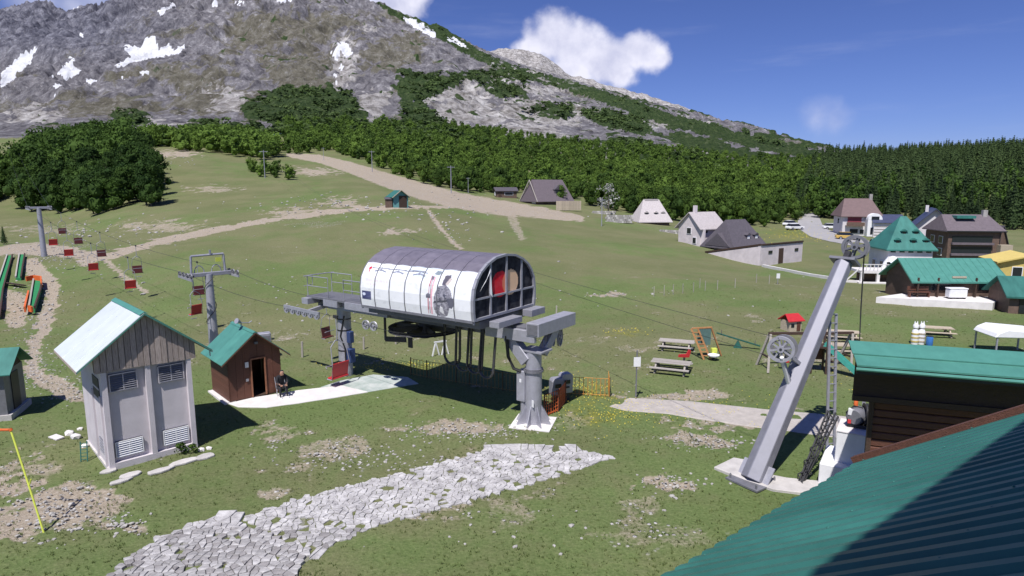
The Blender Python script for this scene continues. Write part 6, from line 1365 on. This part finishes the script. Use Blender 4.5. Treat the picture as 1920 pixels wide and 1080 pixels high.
    cd = V(c_.x, c_.y, 0).normalized(); L_ = V(c_.x, c_.y, 0).length
    for t, w, z0, z1, nm, m in ((.42, 1.1, 0, 2.1, 'door', M_WOODD), (.18, .9, 1.5, 1.9, 'slit_window', M_GLASS), (.80, .9, 1.5, 1.9, 'slit_window', M_GLASS)):
        p = cd * (L_ * t); q = V(cd.y, -cd.x, 0) * .03; MB().ext([p + q + V(0, 0, z0), p + q + cd * w + V(0, 0, z0), p + q + cd * w + V(0, 0, z1), p + q + V(0, 0, z1)], q).build(nm, m, g)
    ad = V(a.x, a.y, 0).normalized()
    b = MB(); b.beam(V(0, 0, 2.82), V(a.x, a.y, 1.0), .1, .25); b.build('parapet', M_WOODD, g); b = MB(); b.beam(V(0, 0, 2.82), V(c_.x, c_.y, 2.82), .25, .16); b.build('coping', M_WOODD, g)
    kb = empty('kerb_wall', G(1430, 500), 0, 'low pale kerb wall running down from the garage corner', 'wall'); k0 = kb.location; pts = [G(1430, 500), G(1470, 508), G(1520, 518), G(1560, 524)]
    for p, q in zip(pts[:-1], pts[1:]): MB().beam(p - k0 + V(0, 0, .12), q - k0 + V(0, 0, .12), .3, .35).build('kerb_stone', M_CONCW, kb)
    # upper street houses
    r, R = house('white_house', G(1612, 442), R_(-12), 'white house with brown purple roof, red shutters and arched bay', 7.2, 7, 4.6, 3.2, M_WALLW, M_BROWNR, 'x', .6, 1.5)
    window(r, 'f', -1.3, 3.2, 2.6, 1.5, frame=mat('red_shutter', (.24, .045, .06), .7), pane=mat('red_shutter', (.24, .045, .06))); window(r, 'f', -1.3, 1.0, 1.6, .9)
    bay = MB(); bay.box(2.2, -.9, 1.8, 2.8, 1.9, 3.6); bay.ext([(2.2 + 1.4 * math.cos(t), -1.87, 3.6 + 1.3 * math.sin(t)) for t in [math.pi * i / 10 for i in range(11)]], (0, 1.6, 0)); o = bay.build('bay', M_WHITE, r); MB().box(2.2, -1.9, 3.9, 1.5, .08, .7).build('pane', M_GLASS, o); MB().box(2.2, -1.9, 1.2, 1.6, .08, 1.4).build('pane', M_GLASS, o); MB().box(2.6, 3.5, 8.2, .6, .6, 1.4).build('chimney', M_WALLS, R)
    r, R = house('blue_roofed_annex', G(1666, 446), R_(-10), 'low annex with blue grey roof and banded white walls', 6.0, 5, 3.3, 1.4, M_WALLW, M_BLUER, 'x', .4, .2)
    for z in (.6, 1.2, 1.8, 2.4): MB().box(0, -.03, z, 5.9, .05, .16).build('band', M_WALLS, r)
    window(r, 'f', 1.6, 2.6, 1.3, .7)
    r, R = house('blue_house', G(1748, 462), R_(-28), 'white house with long slate blue roof behind the green roofed villa', 6.0, 8, 3.6, 3.0, M_WALLW, M_BLUER, 'y', .8, .1); window(r, 'f', 0, 2.3, 2.4, 1.3); window(r, 'f', 0, .7, 1.2, 1.3); MB().box(0, -.7, 1.7, 4.5, 1.2, .12).build('balcony', M_WALLB, r); MB().box(-1, 4, 6.6, .5, .5, 1.2).build('chimney', M_WALLW, R)
    # green roofed villa with terrace
    r, R = house('green_villa', G(1702, 527), R_(-6), 'white villa with tall steep green roof and small dormers', 4.5, 4.5, 3.75, 3.0, M_WALLW, M_GREENR, 'x', .35, 2.3)
    for x, y, z in ((-1.3, .2, 4.0), (.3, .2, 4.0), (1.6, .25, 4.0), (-.4, .9, 4.9), (.8, .9, 4.9)): dormer(r, x, y, z, .5, .42, .9, M_GREENR)
    for u, z, w, h in ((-2.0, 1.3, .7, 1.5), (-1.1, 1.1, .45, .7), (-.2, 1.3, .6, 1.5), (1.2, 1.1, .6, .8)): window(r, 'f', u, z, w, h)
    for k in range(5): MB().box(-1.8 + k * .9, -.06, 3.2, .5, .06, .22).build('vent', M_GLASS, r)
    b = MB(); b.lathe([(.02, 0), (.35, .04), (.42, .16)], (-1.9, -.35, 2.3), (-.2, -1, .35), 14); b.build('satellite_dish', M_WHITE, r); b = MB(); b.ext([(-2.25, 0, .0), (-3.4, 0, 0), (-2.25, 0, 2.6)], (0, .3, 0)); b.build('buttress', M_WHITE, r)
    t = empty('terrace', G(1640, 531), R_(-6), 'pale terrace with railing and shaded openings beside the green roofed villa', 'terrace'); MB().box(1.4, 1.6, 1.15, 5.6, 3.2, .25).build('deck', M_CONCW, t)
    for x in (-1.3, .3, 1.9, 3.6): MB().box(x, .1, .5, .28, .28, 1.2).build('pillar', M_CONCW, t)
    MB().box(1.4, 1.5, .5, 5.2, .2, 1.1).build('shaded_wall', M_WALLB, t)
    for k in range(15): MB().box(-1.3 + k * .38, .05, 1.6, .06, .06, .7).build('baluster', M_CONCW, t)
    MB().box(1.4, .05, 1.95, 5.5, .10, .08).build('handrail', M_CONCW, t); MB().box(1.4, -.3, .02, 6.4, .5, .25).build('curb', M_CONCW, t); b = MB(); b.beam((-1.5, .1, .1), (-2.9, .2, .1), .2, .3); b.beam((-2.9, .2, .1), (-1.5, .1, 1.6), .1, .1); b.build('ramp', M_CONCW, t)
    # dark brown hotel and A-frame
    r, R = house('brown_hotel', G(1822, 490), R_(-8), 'dark brown hotel with recessed balcony bands under a brown roof', 7.0, 6.5, 4.6, 2.0, M_WALLB, M_TILE, 'x', .5, .8, 'hotel')
    for z in (1.6, 3.2): o = MB().box(-.3, -.03, z, 5.4, .1, .95).build('loggia', M_GLASS, r); MB().box(-.3, -.25, z - .6, 5.6, .45, .3).build('parapet', M_TILE, o)
    MB().box(-.6, 2.6, 6.4, 2.6, 2.4, .4).build('roof_light', M_GREENR, R); MB().box(2.6, 3, 6.9, .6, .6, 1.0).build('chimney', M_WALLS, R); MB().box(3.9, -.4, 1.3, 1.6, 1.2, 2.4).build('porch', M_PLANK, r)
    r, R = house('dark_a_frame', G(1873, 486), R_(10), 'dark A-frame cabin right of the brown hotel', 3.6, 6, .6, 4.4, M_WALLB, M_TILED, 'y', .3, 0, 'cabin'); window(r, 'f', 0, 1.6, 1.2, 1.0)
    # long restaurant, terrace, yellow house, small shed
    TZ = .62
    def plane(px, py, z=TZ): d = pxray(px, py); t = (z - CAMH) / d.z; return V(d.x * t, d.y * t, z)
    r, R = house('long_restaurant', plane(1793, 556), R_(-2), 'long brown wooden restaurant with wide green roof and white terrace', 7.4, 4.4, 1.55, 1.45, M_WALLB, M_GREENR2, 'x', .5, .1, 'restaurant')
    for u in (-2.6, -1.3, 2.4): window(r, 'f', u, .95, 1.3, .8, frame=M_WALLB)
    door(r, .0, 1.0, 1.6); MB().box(.0, -.12, 1.72, 1.2, .1, .16).build('notice', M_PLANK, r)
    for u in (-3.6, -1.9, 1.3, 3.6): MB().box(u, -.40, .85, .12, .12, 1.7).build('post', M_WOODD, r)
    sh = MB().box(0, 0, 0, .02, 6.6, .05)
    for k in range(14): MB().beam((-4.1 + k * .63, -.5, 1.37), (-4.1 + k * .63, 2.15, 3.12), .04, .03).build('roof_seam', M_GREENR2, R)
    T_ = [plane(1643, 557), plane(1700, 549), plane(1890, 551), plane(1862, 568)]; c = sum(T_, V(0, 0, 0)) / 4; b = MB(); zt_ = TZ
    b.ext([V(p.x - c.x, p.y - c.y, zt_ - c.z) for p in T_], (0, 0, -1.2)); tag(b.build('restaurant_terrace', M_CONCW, None, loc=c), 'white concrete terrace in front of the long restaurant', kind='structure')
    q = empty('white_chest', plane(1792, 560), -.05, 'white chest standing before the restaurant wall', 'chest'); q.location.z = zt_; MB().box(0, 0, .5, 1.5, .7, .75).build('body', M_WHITE, q, bevel=.08); MB().box(0, 0, .9, 1.55, .75, .1).build('lid', M_WHITE, q, bevel=.04)
    for x in (-.6, .6): MB().box(x, 0, .08, .12, .5, .16).build('foot', M_DARK, q)
    q = empty('wooden_bench', plane(1722, 557), -.05, 'brown bench against the restaurant wall', 'bench'); q.location.z = zt_; MB().box(0, 0, .45, 1.8, .4, .06).build('seat', M_WOODB, q); MB().box(0, .2, .75, 1.8, .05, .35).build('backrest', M_WOODB, q)
    for x in (-.8, .8): MB().box(x, 0, .21, .08, .36, .42).build('leg', M_WOODB, q)
    r, R = house('yellow_house', G(1925, 540), R_(-20), 'yellow house with shallow roof right of the long restaurant', 5, 5, 2.6, .7, M_WALLY, M_WALLY, 'y', .4, 0); window(r, 'l', 2.0, 1.6, .6, 1.0, W=5); window(r, 'f', -1.0, 1.6, .8, 1.0)
    q = empty('orange_kiosk', G(1886, 548), -.2, 'small orange kiosk in front of the yellow house', 'kiosk'); MB().box(0, 0, .55, 1.0, .8, 1.1).build('body', M_ORANGE, q); MB().box(0, 0, 1.15, 1.3, 1.1, .1).build('roof', M_ORANGE, q)
    r, R = house('teal_roofed_shed', G(1952, 590), R_(-14), 'open dark shed with teal roof beside the white terrace', 4.6, 3.5, 1.55, 1.15, M_WALLB, M_GREENR, 'x', .4, .1, 'shed'); MB().box(-.3, -.04, .7, 2.6, .06, 1.2).build('opening', M_GLASS, r)
    for nm, wins in (('white_house', (('f', .3, .9, .8, .9, 7.2), ('r', 2.0, 3.2, 1.0, 1.1, 7.2), ('r', 4.6, 3.2, 1.0, 1.1, 7.2), ('l', 3.0, 3.0, 1.0, 1.1, 7.2))), ('stone_house', (('l', 1.2, 1.0, .7, .9, 5.2), ('f', -1.4, 2.6, .7, .8, 5.2))), ('brown_hotel', (('l', 2.0, 3.0, 1.0, 1.0, 7.0), ('l', 4.4, 3.0, 1.0, 1.0, 7.0), ('l', 2.0, 1.2, 1.0, 1.0, 7.0))), ('blue_house', (('l', 2.0, 2.2, .9, 1.1, 6.0), ('l', 5.0, 2.2, .9, 1.1, 6.0))), ('green_villa', (('l', 1.2, 1.4, .7, 1.2, 4.5), ('l', 3.0, 1.4, .7, 1.2, 4.5))), ('dark_roofed_house', (('f', -1.6, .9, .9, .8, 6.5), ('f', 1.2, .9, .9, .8, 6.5)))):
        for fc, u, z, w, h, W_ in wins: window(bpy.data.objects[nm], fc, u, z, w, h, W=W_)
    hh = bpy.data.objects['brown_hotel']; MB().tube([(-4.0, -.55, 4.45), (4.0, -.55, 4.45)], .07, 6).build('gutter', M_DARK, hh); MB().tube([(3.4, -.1, 4.3), (3.4, -.1, .1)], .05, 6).build('downpipe', M_DARK, hh)
    hh = bpy.data.objects['white_house']; MB().box(-1.3, -.55, 2.15, 3.6, 1.0, .12).build('balcony', M_WALLB, hh); MB().box(-1.3, -1.02, 2.6, 3.6, .06, .7).build('balcony_rail', M_WALLB, hh)
    # street
    ys = [(1506, 402), (1530, 398), (1536, 408), (1530, 420), (1560, 434), (1610, 446), (1660, 458), (1668, 474), (1640, 470), (1580, 458), (1520, 444), (1498, 430), (1496, 414)]
    P = [G(*p) for p in ys]; c = sum(P, V(0, 0, 0)) / len(P); b = MB(); n = len(P); b.add([p - c + V(0, 0, .10) for p in P] + [V(0, 0, gz(c.x, c.y) - c.z + .10)], [(i, (i + 1) % n, n) for i in range(n)]); o = b.build('village_street', M_ASPH, None, loc=c); tag(o, 'pale asphalt street curving up into the forest', kind='structure')
    sm = o.modifiers.new('sub', 'SUBSURF'); sm.subdivision_type = 'SIMPLE'; sm.levels = sm.render_levels = 3; sw = o.modifiers.new('wrap', 'SHRINKWRAP'); sw.target = bpy.data.objects['meadow']; sw.wrap_method = 'PROJECT'; sw.use_negative_direction = True; sw.use_positive_direction = True; sw.use_project_z = True; sw.offset = .06
    # parked cars
    def car(px, py, yaw, m, lab):
        r = empty('parked_car', G(px, py), yaw, lab, 'car', None); b = MB(); b.ext([(-2.1, -.85, .3), (2.1, -.85, .3), (2.15, -.85, .75), (1.2, -.85, .88), (-2.0, -.85, .92), (-2.15, -.85, .6)], (0, 1.7, 0)); b.build('body', m, r, bevel=.08)
        b = MB(); b.add([(-1.9, -.8, .9), (1.15, -.8, .88), (.45, -.65, 1.45), (-1.5, -.65, 1.47), (-1.9, .8, .9), (1.15, .8, .88), (.45, .65, 1.45), (-1.5, .65, 1.47)], [(0, 1, 2, 3), (7, 6, 5, 4), (1, 5, 6, 2), (4, 0, 3, 7), (3, 2, 6, 7)]); b.build('windows', M_GLASS, r); MB().box(-.5, 0, 1.47, 1.9, 1.25, .04).build('roof', m, r)
        for x in (-1.3, 1.3):
            for y in (-.86, .86): w = MB().lathe([(.32, -.1), (.32, .1)], (x, y, .32), (0, 1, 0), 14).build('wheel', M_BLACK, r); MB().lathe([(.18, -.11), (.18, .11)], (x, y, .32), (0, 1, 0), 10).build('rim', M_STEEL, w)
        for y in (-.6, .6): MB().box(2.14, y, .66, .04, .3, .14).build('headlight', M_WHITE, r)
    car(1490, 431, .3, M_WHITE, 'white car parked at the bend of the street by the forest'); car(1482, 424, .5, M_WHITE, 'second white car parked nearer the trees at the street bend')
    car(1640, 464, 1.2, mat('teal_car', (.1, .32, .36), .3), 'teal car parked below the white house'); car(1655, 467, 1.2, M_RED, 'red car parked beside the teal car'); car(1560, 430, -.2, M_WHITE, 'white car parked along the street before the white house'); car(1588, 449, -.3, mat('yellow_car', (.6, .4, .1), .4), 'yellow van-like car parked in front of the white house')
    # white canopy behind the log cabin
    q = empty('white_canopy', G(1905, 672), -.1, 'white rounded canopy behind the log cabin roof', 'canopy'); MB().ext([(-1.3, 0, 1.2), (1.6, 0, 1.2), (1.6, 0, 1.55), (-.6, 0, 1.72), (-1.1, 0, 1.5)], (0, 2.2, 0)).build('roof', M_WHITE, q, bevel=.06)
    for x in (-1.1, 1.4):
        for y in (.1, 2.1): MB().box(x, y, .6, .08, .08, 1.25).build('post', M_STEEL, q)
village()

# ------------------------------------------------------------------ playground
def picnic(px, py, yaw, lab, m=None):
    m = m or M_GREYPL; r = empty('picnic_table', G(px, py), yaw, lab, 'table'); r.scale = (1.1, 1, .72)
    for k in range(4): MB().box(0, -.33 + k * .22, .74, 1.9, .20, .05).build('top_plank', m, r)
    for s in (-1, 1):
        MB().box(0, s * .78, .45, 1.9, .28, .05).build('bench', m, r)
        MB().beam((s * .7, -.85, .38), (s * .7, .85, .38), .06, .10).build('bearer', m, r)
        for t in (-1, 1): MB().beam((s * .7, t * .75, 0), (s * .7, t * .25, .72), .08, .09).build('leg', m, r)
picnic(1268, 655, -.35, 'grey picnic table beside the orange climbing ladder'); picnic(1258, 696, -.4, 'grey picnic table alone between the sign post and the swing'); picnic(1752, 628, -.3, 'picnic table beside the white and yellow figures', M_PLANK); picnic(1578, 662, -.1, 'picnic table right behind the leaning pylon', M_PLANK); picnic(1578, 636, -.3, 'picnic table beyond the red roofed playhouse', M_PLANK)
def playground():
    M_OW = mat('orange_wood', (.45, .22, .09), .7, 0, .2, 6); r = empty('climbing_frame', G(1310, 672), .1, 'orange wooden climbing ladder with green board', 'climbing frame')
    for x in (-.35, .05): MB().beam((x + .55, -.3, 0), (x - .1, .2, 1.75), .08, .08).build('ladder_rail', M_OW, r)
    for k in range(7): t = (k + 1) / 8; MB().beam((-.35 + .55 - .65 * t, -.3 + .5 * t, 1.75 * t), (.05 + .55 - .65 * t, -.3 + .5 * t, 1.75 * t), .05, .05).build('rung', M_OW, r)
    MB().beam((1.55, .4, 0), (.75, .2, 1.8), .08, .08).build('post', M_OW, r); MB().box(.35, .2, 1.25, .8, .04, 1.0).build('board', mat('grey_green_board', (.09, .16, .15), .6), r); MB().beam((-.4, .2, 1.76), (.8, .2, 1.8), .08, .08).build('top_beam', M_OW, r); MB().box(.9, .0, .45, .3, .25, .28).build('step', M_YELL, r)
    b = MB(); b.lathe([(.32, 0), (.34, .08), (.2, .12)], (.7, -.45, .25), n=12); b.build('seat', M_WHITE, r); MB().beam((.7, -.45, 0), (.7, -.45, .26), .1, .1).build('seat_post', M_DARK, r)
    h = empty('spring_rider', G(1282, 680), .2, 'small red spring rider beside the climbing ladder', 'toy'); MB().tube([(0, 0, 0), (.03, 0, .3)], .06, 7).build('spring', M_DARK, h); MB().ext([(-.35, -.05, .35), (.3, -.05, .3), (.4, -.05, .7), (.28, -.05, .75), (.15, -.05, .5), (-.3, -.05, .5)], (0, .1, 0)).build('body', M_RED, h)
    s = empty('seesaw', G(1383, 652), -.35, 'dark green seesaw tilted on the meadow', 'seesaw'); MB().beam((-1.3, 0, .85), (1.3, 0, .22), .2, .06).build('plank', mat('dark_green_paint', (.02, .09, .06), .5), s); MB().ext([(-.25, -.15, 0), (.25, -.15, 0), (0, -.15, .5)], (0, .3, 0)).build('pivot', M_GREENR, s)
    for t in (-1, 1): MB().tube([(t * 1.0, -.15, .56 - t * .26), (t * 1.0, 0, .80 - t * .26), (t * 1.0, .15, .56 - t * .26)], .02, 5).build('handle', M_DARK, s)
    # swing set
    A, Bp = G(1434, 692), G(1452, 690); w = empty('swing_set', A, R_(2), 'dark wooden swing set behind the lower pylon wheel', 'swing'); Lw = 4.6
    for x in (0, Lw):
        for y in (-.75, .75): MB().beam((x - .15, y, 0), (x + .18, y * .1, 2.0), .12, .12).build('leg', M_GREYPL, w)
        MB().beam((x + .02, -.5, .75), (x + .02, .5, .75), .08, .08).build('brace', M_WOODD, w)
    MB().beam((.1, 0, 2.02), (Lw + .25, 0, 2.02), .14, .14).build('top_beam', M_WOODD, w)
    for x in (1.0, 2.3, 3.5):
        sw = MB().box(x, -.1, .45, .5, .22, .08).build('swing_seat', M_RED if x < 2 else M_WOODD, w)
        for k in (-.22, .22): MB().tube([(x + k, -.1, .47), (x + k, 0, 1.98)], .012, 4).build('chain', M_STEEL, sw)
    # playhouse and slide
    p = empty('playhouse', G(1491, 622), .3, 'tiny wooden playhouse with bright red roof', 'playhouse'); MB().box(0, .45, .35, 1.0, .9, .8).build('wall', M_PLANK, p); MB().ext([(-.7, -.1, .72), (.7, -.1, .72), (.55, .45, 1.15), (-.55, .45, 1.15)], (0, 0, .06)).build('roof', M_RED, p); MB().ext([(-.7, 1.0, .72), (.7, 1.0, .72), (.55, .45, 1.15), (-.55, .45, 1.15)], (0, 0, .06)).build('roof', M_RED, p); MB().box(.25, -.01, .35, .3, .03, .6).build('door', M_WOODB, p); MB().box(-.25, -.01, .45, .25, .03, .25).build('window', M_GLASS, p)
    sl = empty('slide', G(1552, 700), -.25, 'teal plastic slide on a dark frame beside the swing set', 'slide'); m_t = mat('teal_plastic', (.06, .32, .27), .4)
    a, c = V(-.2, .2, 1.5), V(1.35, -.25, .12); d = (c - a).normalized(); sd_ = d.cross(V(0, 0, 1)).normalized() * .28
    b = MB(); b.beam(a, c, .55, .05); b.beam(a + sd_ + V(0, 0, .1), c + sd_ + V(0, 0, .1), .05, .22); b.beam(a - sd_ + V(0, 0, .1), c - sd_ + V(0, 0, .1), .05, .22); b.build('chute', m_t, sl)
    for x, y in ((-.9, -.2), (-.9, .6), (-.15, -.2), (-.15, .6)): MB().beam((x, y, 0), (x, y, 2.1), .1, .1).build('post', M_WOODD, sl)
    MB().box(-.52, .2, 1.45, .85, .9, .08).build('deck', M_WOODD, sl); MB().box(-.52, .62, 1.0, .8, .04, .8).build('panel', M_WOODB, sl)
    # white and yellow figures
    for px, py, lab, m1, m2 in ((1714, 645, 'white and yellow striped figure post left of its twin', M_WHITE, M_WALLY), (1726, 645, 'pale figure post next to the yellow striped one', M_WHITE, M_PLANK)):
        f = empty('figure_post', G(px, py), 0, lab, 'figure'); MB().lathe([(.20, 0), (.22, .5), (.18, .9), (.10, 1.0)], n=12).build('body', m1, f, True); b = MB(); b.lathe([(.05, 1.0), (.16, 1.08), (.17, 1.25), (.08, 1.38)], n=12); b.build('head', m1, f, True)
        for z in (.2, .45, .7): MB().lathe([(.225, z - .05), (.23, z + .05)], n=12).build('stripe', m2, f)
        for s_ in (-1, 1): MB().lathe([(.05, 0), (.02, .18)], (s_ * .08, 0, 1.33), n=8).build('ear', m1, f)
    q = empty('blue_barrel', G(1742, 648), 0, 'small blue barrel beside the figure posts', 'barrel'); MB().lathe([(.17, 0), (.2, .1), (.2, .5), (.17, .6)], n=14).build('body', mat('blue_plastic', (.05, .18, .5), .4), q, True); MB().lathe([(.175, .6), (.175, .64)], n=14).build('lid', M_DARK, q)
playground()

# ------------------------------------------------------------------ green dry-slope mats on the left
def ribbon(name, L_, R_p, h, m, label, cat):
    A = [G(*p) for p in L_]; B_ = [G(*p) for p in R_p]; o0 = A[0]; r = empty(name, o0, 0, label, cat); b = MB(); n = len(A); vs = []
    for a, c in zip(A, B_): vs += [a - o0 + V(0, 0, h), c - o0 + V(0, 0, h), a - o0 - V(0, 0, .3), c - o0 - V(0, 0, .3)]
    fs = []
    for i in range(n - 1):
        p, q = 4 * i, 4 * i + 4; fs += [(p, p + 1, q + 1, q), (p, q, q + 2, p + 2), (p + 1, p + 3, q + 3, q + 1)]
    fs += [(0, 2, 3, 1), (4 * n - 4, 4 * n - 3, 4 * n - 1, 4 * n - 2)]; b.add(vs, fs); b.build('mat', m, r)
    for side, E in (('l', A), ('r', B_)):
        k = MB()
        for p, q in zip(E[:-1], E[1:]): k.beam(p - o0 + V(0, 0, h + .08), q - o0 + V(0, 0, h + .08), .12, .18)
        k.build('edge_board', M_GREYPL if side == 'l' else M_WOODD, r)
    return r
M_MAT = mat('green_plastic_mat', (.02, .22, .075), .7, 0, .15, 4)
ribbon('slope_mat', [(14, 483), (4, 515), (-8, 550), (-16, 600)], [(24, 483), (15, 515), (6, 550), (0, 600)], .25, M_MAT, 'long green slope mat running off the picture edge', 'mat')
ribbon('slope_mat', [(37, 481), (33, 505), (30, 526)], [(47, 481), (43, 505), (40, 526)], .25, M_MAT, 'short green slope mat beside the long one', 'mat')
ribbon('slope_mat', [(64, 533), (61, 552), (56, 585)], [(79, 535), (77, 552), (66, 587)], .4, M_MAT, 'curved green slope mat ending in the dirt with orange edging', 'mat')
r = empty('orange_edging', G(50, 533), 0, 'orange edging boards round the curved green mat', 'edging'); o0 = r.location.copy()
for a, b_ in (((50, 533), (64, 530)), ((64, 530), (78, 532)), ((78, 532), (79, 545)), ((55, 560), (48, 592)), ((55, 590), (62, 592))):
    p, q = G(*a) - o0, G(*b_) - o0; MB().beam(p + V(0, 0, .5), q + V(0, 0, .5), .12, .45).build('edging_board', M_ORANGE, r)
r = empty('wooden_step', G(30, 535), 0, 'dark wooden step between the short and the curved mat', 'step')
for k in range(3): MB().beam((-.9 + k * .2, 0, .25 - k * .03), (1.2 + k * .2, -1.0, .20 - k * .03), .25, .08).build('tread', M_WOODD, r)

# ------------------------------------------------------------------ scattered stones, grass tufts, flowers
def scatter():
    rng = np.random.default_rng(21)
    # stones
    pts = []
    regs = [(1400, 700, 1000, 350, 50), (700, 860, 180, 40, 160), (100, 960, 110, 60, 160), (60, 690, 70, 70, 130), (100, 480, 110, 25, 160), (870, 808, 150, 20, 130), (650, 560, 500, 130, 110), (300, 300, 80, 14, 50), (700, 385, 260, 22, 140), (1270, 905, 80, 22, 60), (950, 640, 800, 120, 110), (230, 985, 60, 20, 60), (200, 440, 190, 30, 130), (1330, 830, 100, 14, 60), (850, 430, 60, 35, 50), (1150, 553, 60, 6, 20), (1000, 980, 300, 60, 30), (140, 740, 60, 15, 60), (60, 580, 70, 70, 120)]
    for cx, cy, rx, ry, n in regs:
        for k in range(n):
            px, py = cx + rng.normal() * rx * .5, cy + rng.normal() * ry * .5
            if not (-60 < px < 1980 and 290 < py < 1075): continue
            yn = 0; p = G(px, py); s = rng.uniform(.02, .065) * (1 + .9 * (p.y > 45)) * (1 + 1.2 * (p.y > 90)); s *= 1.6 if rng.uniform() < .08 else 1; pts.append((p.x, p.y, p.z, s))
    VS, FL = [], []; o = 0
    for x, y, z, s in pts:
        v = ICO_V * np.array([1.2, .9, .6]) * s * rng.uniform(.75, 1.2, (len(ICO_V), 1)); an = rng.uniform(0, 6.28); c, sn = math.cos(an), math.sin(an)
        VS.append(np.stack([x + v[:, 0] * c - v[:, 1] * sn, y + v[:, 0] * sn + v[:, 1] * c, z + v[:, 2] + s * .2], 1)); FL.append(ICO_F.ravel() + o); o += len(v)
    F = np.concatenate(FL); ob = add_obj('scattered_stones', np_mesh('scattered_stones', np.concatenate(VS), F, np.full(len(F) // 3, 3), mat('field_stone', (.34, .32, .31), .95, 0, .3, 4, col2=(.52, .50, .47)))); tag(ob, 'pale field stones scattered over the meadow', 'stones', kind='stuff')
    # grass tufts
    n = 26000; a = rng.uniform(-.95, 1.0, n); Y = np.exp(rng.uniform(math.log(14.5), math.log(60), n)); X = a * Y; n1 = fbm(X * .35, Y * .35, 4, .6); k = (rng.uniform(size=n) < .75 + .5 * n1); X, Y = X[k], Y[k]; Z = zt(X, Y); n = len(X)
    px, py = project(X, Y, Z); ok = np.ones(n, bool)
    for cx, cy, rx, ry in ((90, 950, 110, 55), (60, 650, 30, 110), (870, 805, 100, 12), (1270, 905, 60, 15)): ok &= (blob(px, py, cx, cy, rx, ry) < rng.uniform(0, .5, n))
    ok &= ~inpoly(px, py, [(190, 1085), (300, 1008), (425, 970), (445, 975), (760, 885), (960, 833), (1155, 858), (880, 940), (720, 985), (600, 1036), (545, 1085)]) | (rng.uniform(size=n) < .22)
    ok &= ~inpoly(px, py, [(428, 766), (500, 768), (690, 738), (790, 722), (765, 704), (640, 714), (430, 750)]) & ~inpoly(px, py, [(1140, 766), (1180, 742), (1800, 808), (1800, 855), (1250, 780)]) & ~inpoly(px, py, [(1330, 885), (1375, 860), (1560, 905), (1500, 930)])
    X, Y, Z = X[ok], Y[ok], Z[ok]; n = len(X); B_ = 4; s = rng.uniform(.03, .085, n); vs = np.empty((n, B_, 3, 3))
    for j in range(B_):
        an = rng.uniform(0, 6.28, n); hx, hy = np.cos(an), np.sin(an); ln = rng.uniform(.3, .9, n) * s; w = s * .22; ox, oy = rng.uniform(-.6, .6, n) * s, rng.uniform(-.6, .6, n) * s
        vs[:, j, 0] = np.stack([X + ox - hy * w, Y + oy + hx * w, Z - .01], 1); vs[:, j, 1] = np.stack([X + ox + hy * w, Y + oy - hx * w, Z - .01], 1); vs[:, j, 2] = np.stack([X + ox + hx * ln, Y + oy + hy * ln, Z + s * rng.uniform(.6, 1.2, n)], 1)
    V_ = vs.reshape(-1, 3); ob = add_obj('grass', np_mesh('grass', V_, np.arange(len(V_)), np.full(len(V_) // 3, 3), leaf_mat('grass_blades', (.12, .165, .05), (.23, .26, .10), .35, .5))); tag(ob, 'short meadow grass tufts', 'grass', kind='stuff')
    # yellow flowers
    pts = []
    for cx, cy, rx, ry, m in ((760, 688, 110, 10, 260), (1095, 730, 50, 20, 260), (1150, 775, 90, 30, 380), (1180, 622, 50, 6, 60), (1500, 440, 60, 14, 220), (1640, 720, 80, 30, 160), (1010, 745, 60, 20, 90), (1300, 770, 160, 30, 200)):
        for k in range(m // 2):
            p = G(cx + rng.normal() * rx * .55, cy + rng.normal() * ry * .55); pts.append((p.x, p.y, p.z))
    P = np.array(pts); s = .021 * np.clip(P[:, 1] / 28, 1, 3.5); n = len(P); vs = np.empty((n, 4, 3))
    for j, (u, v) in enumerate(((-1, -1), (1, -1), (1, 1), (-1, 1))): vs[:, j] = P + np.stack([u * s * .7, v * s * .4, .10 + v * s * .5], 1)
    V_ = vs.reshape(-1, 3); ob = add_obj('meadow_flowers', np_mesh('meadow_flowers', V_, np.arange(len(V_)), np.full(n, 4), mat('yellow_petals', (.62, .50, .03), .7))); tag(ob, 'drifts of small yellow meadow flowers', 'flowers', kind='stuff')
scatter()
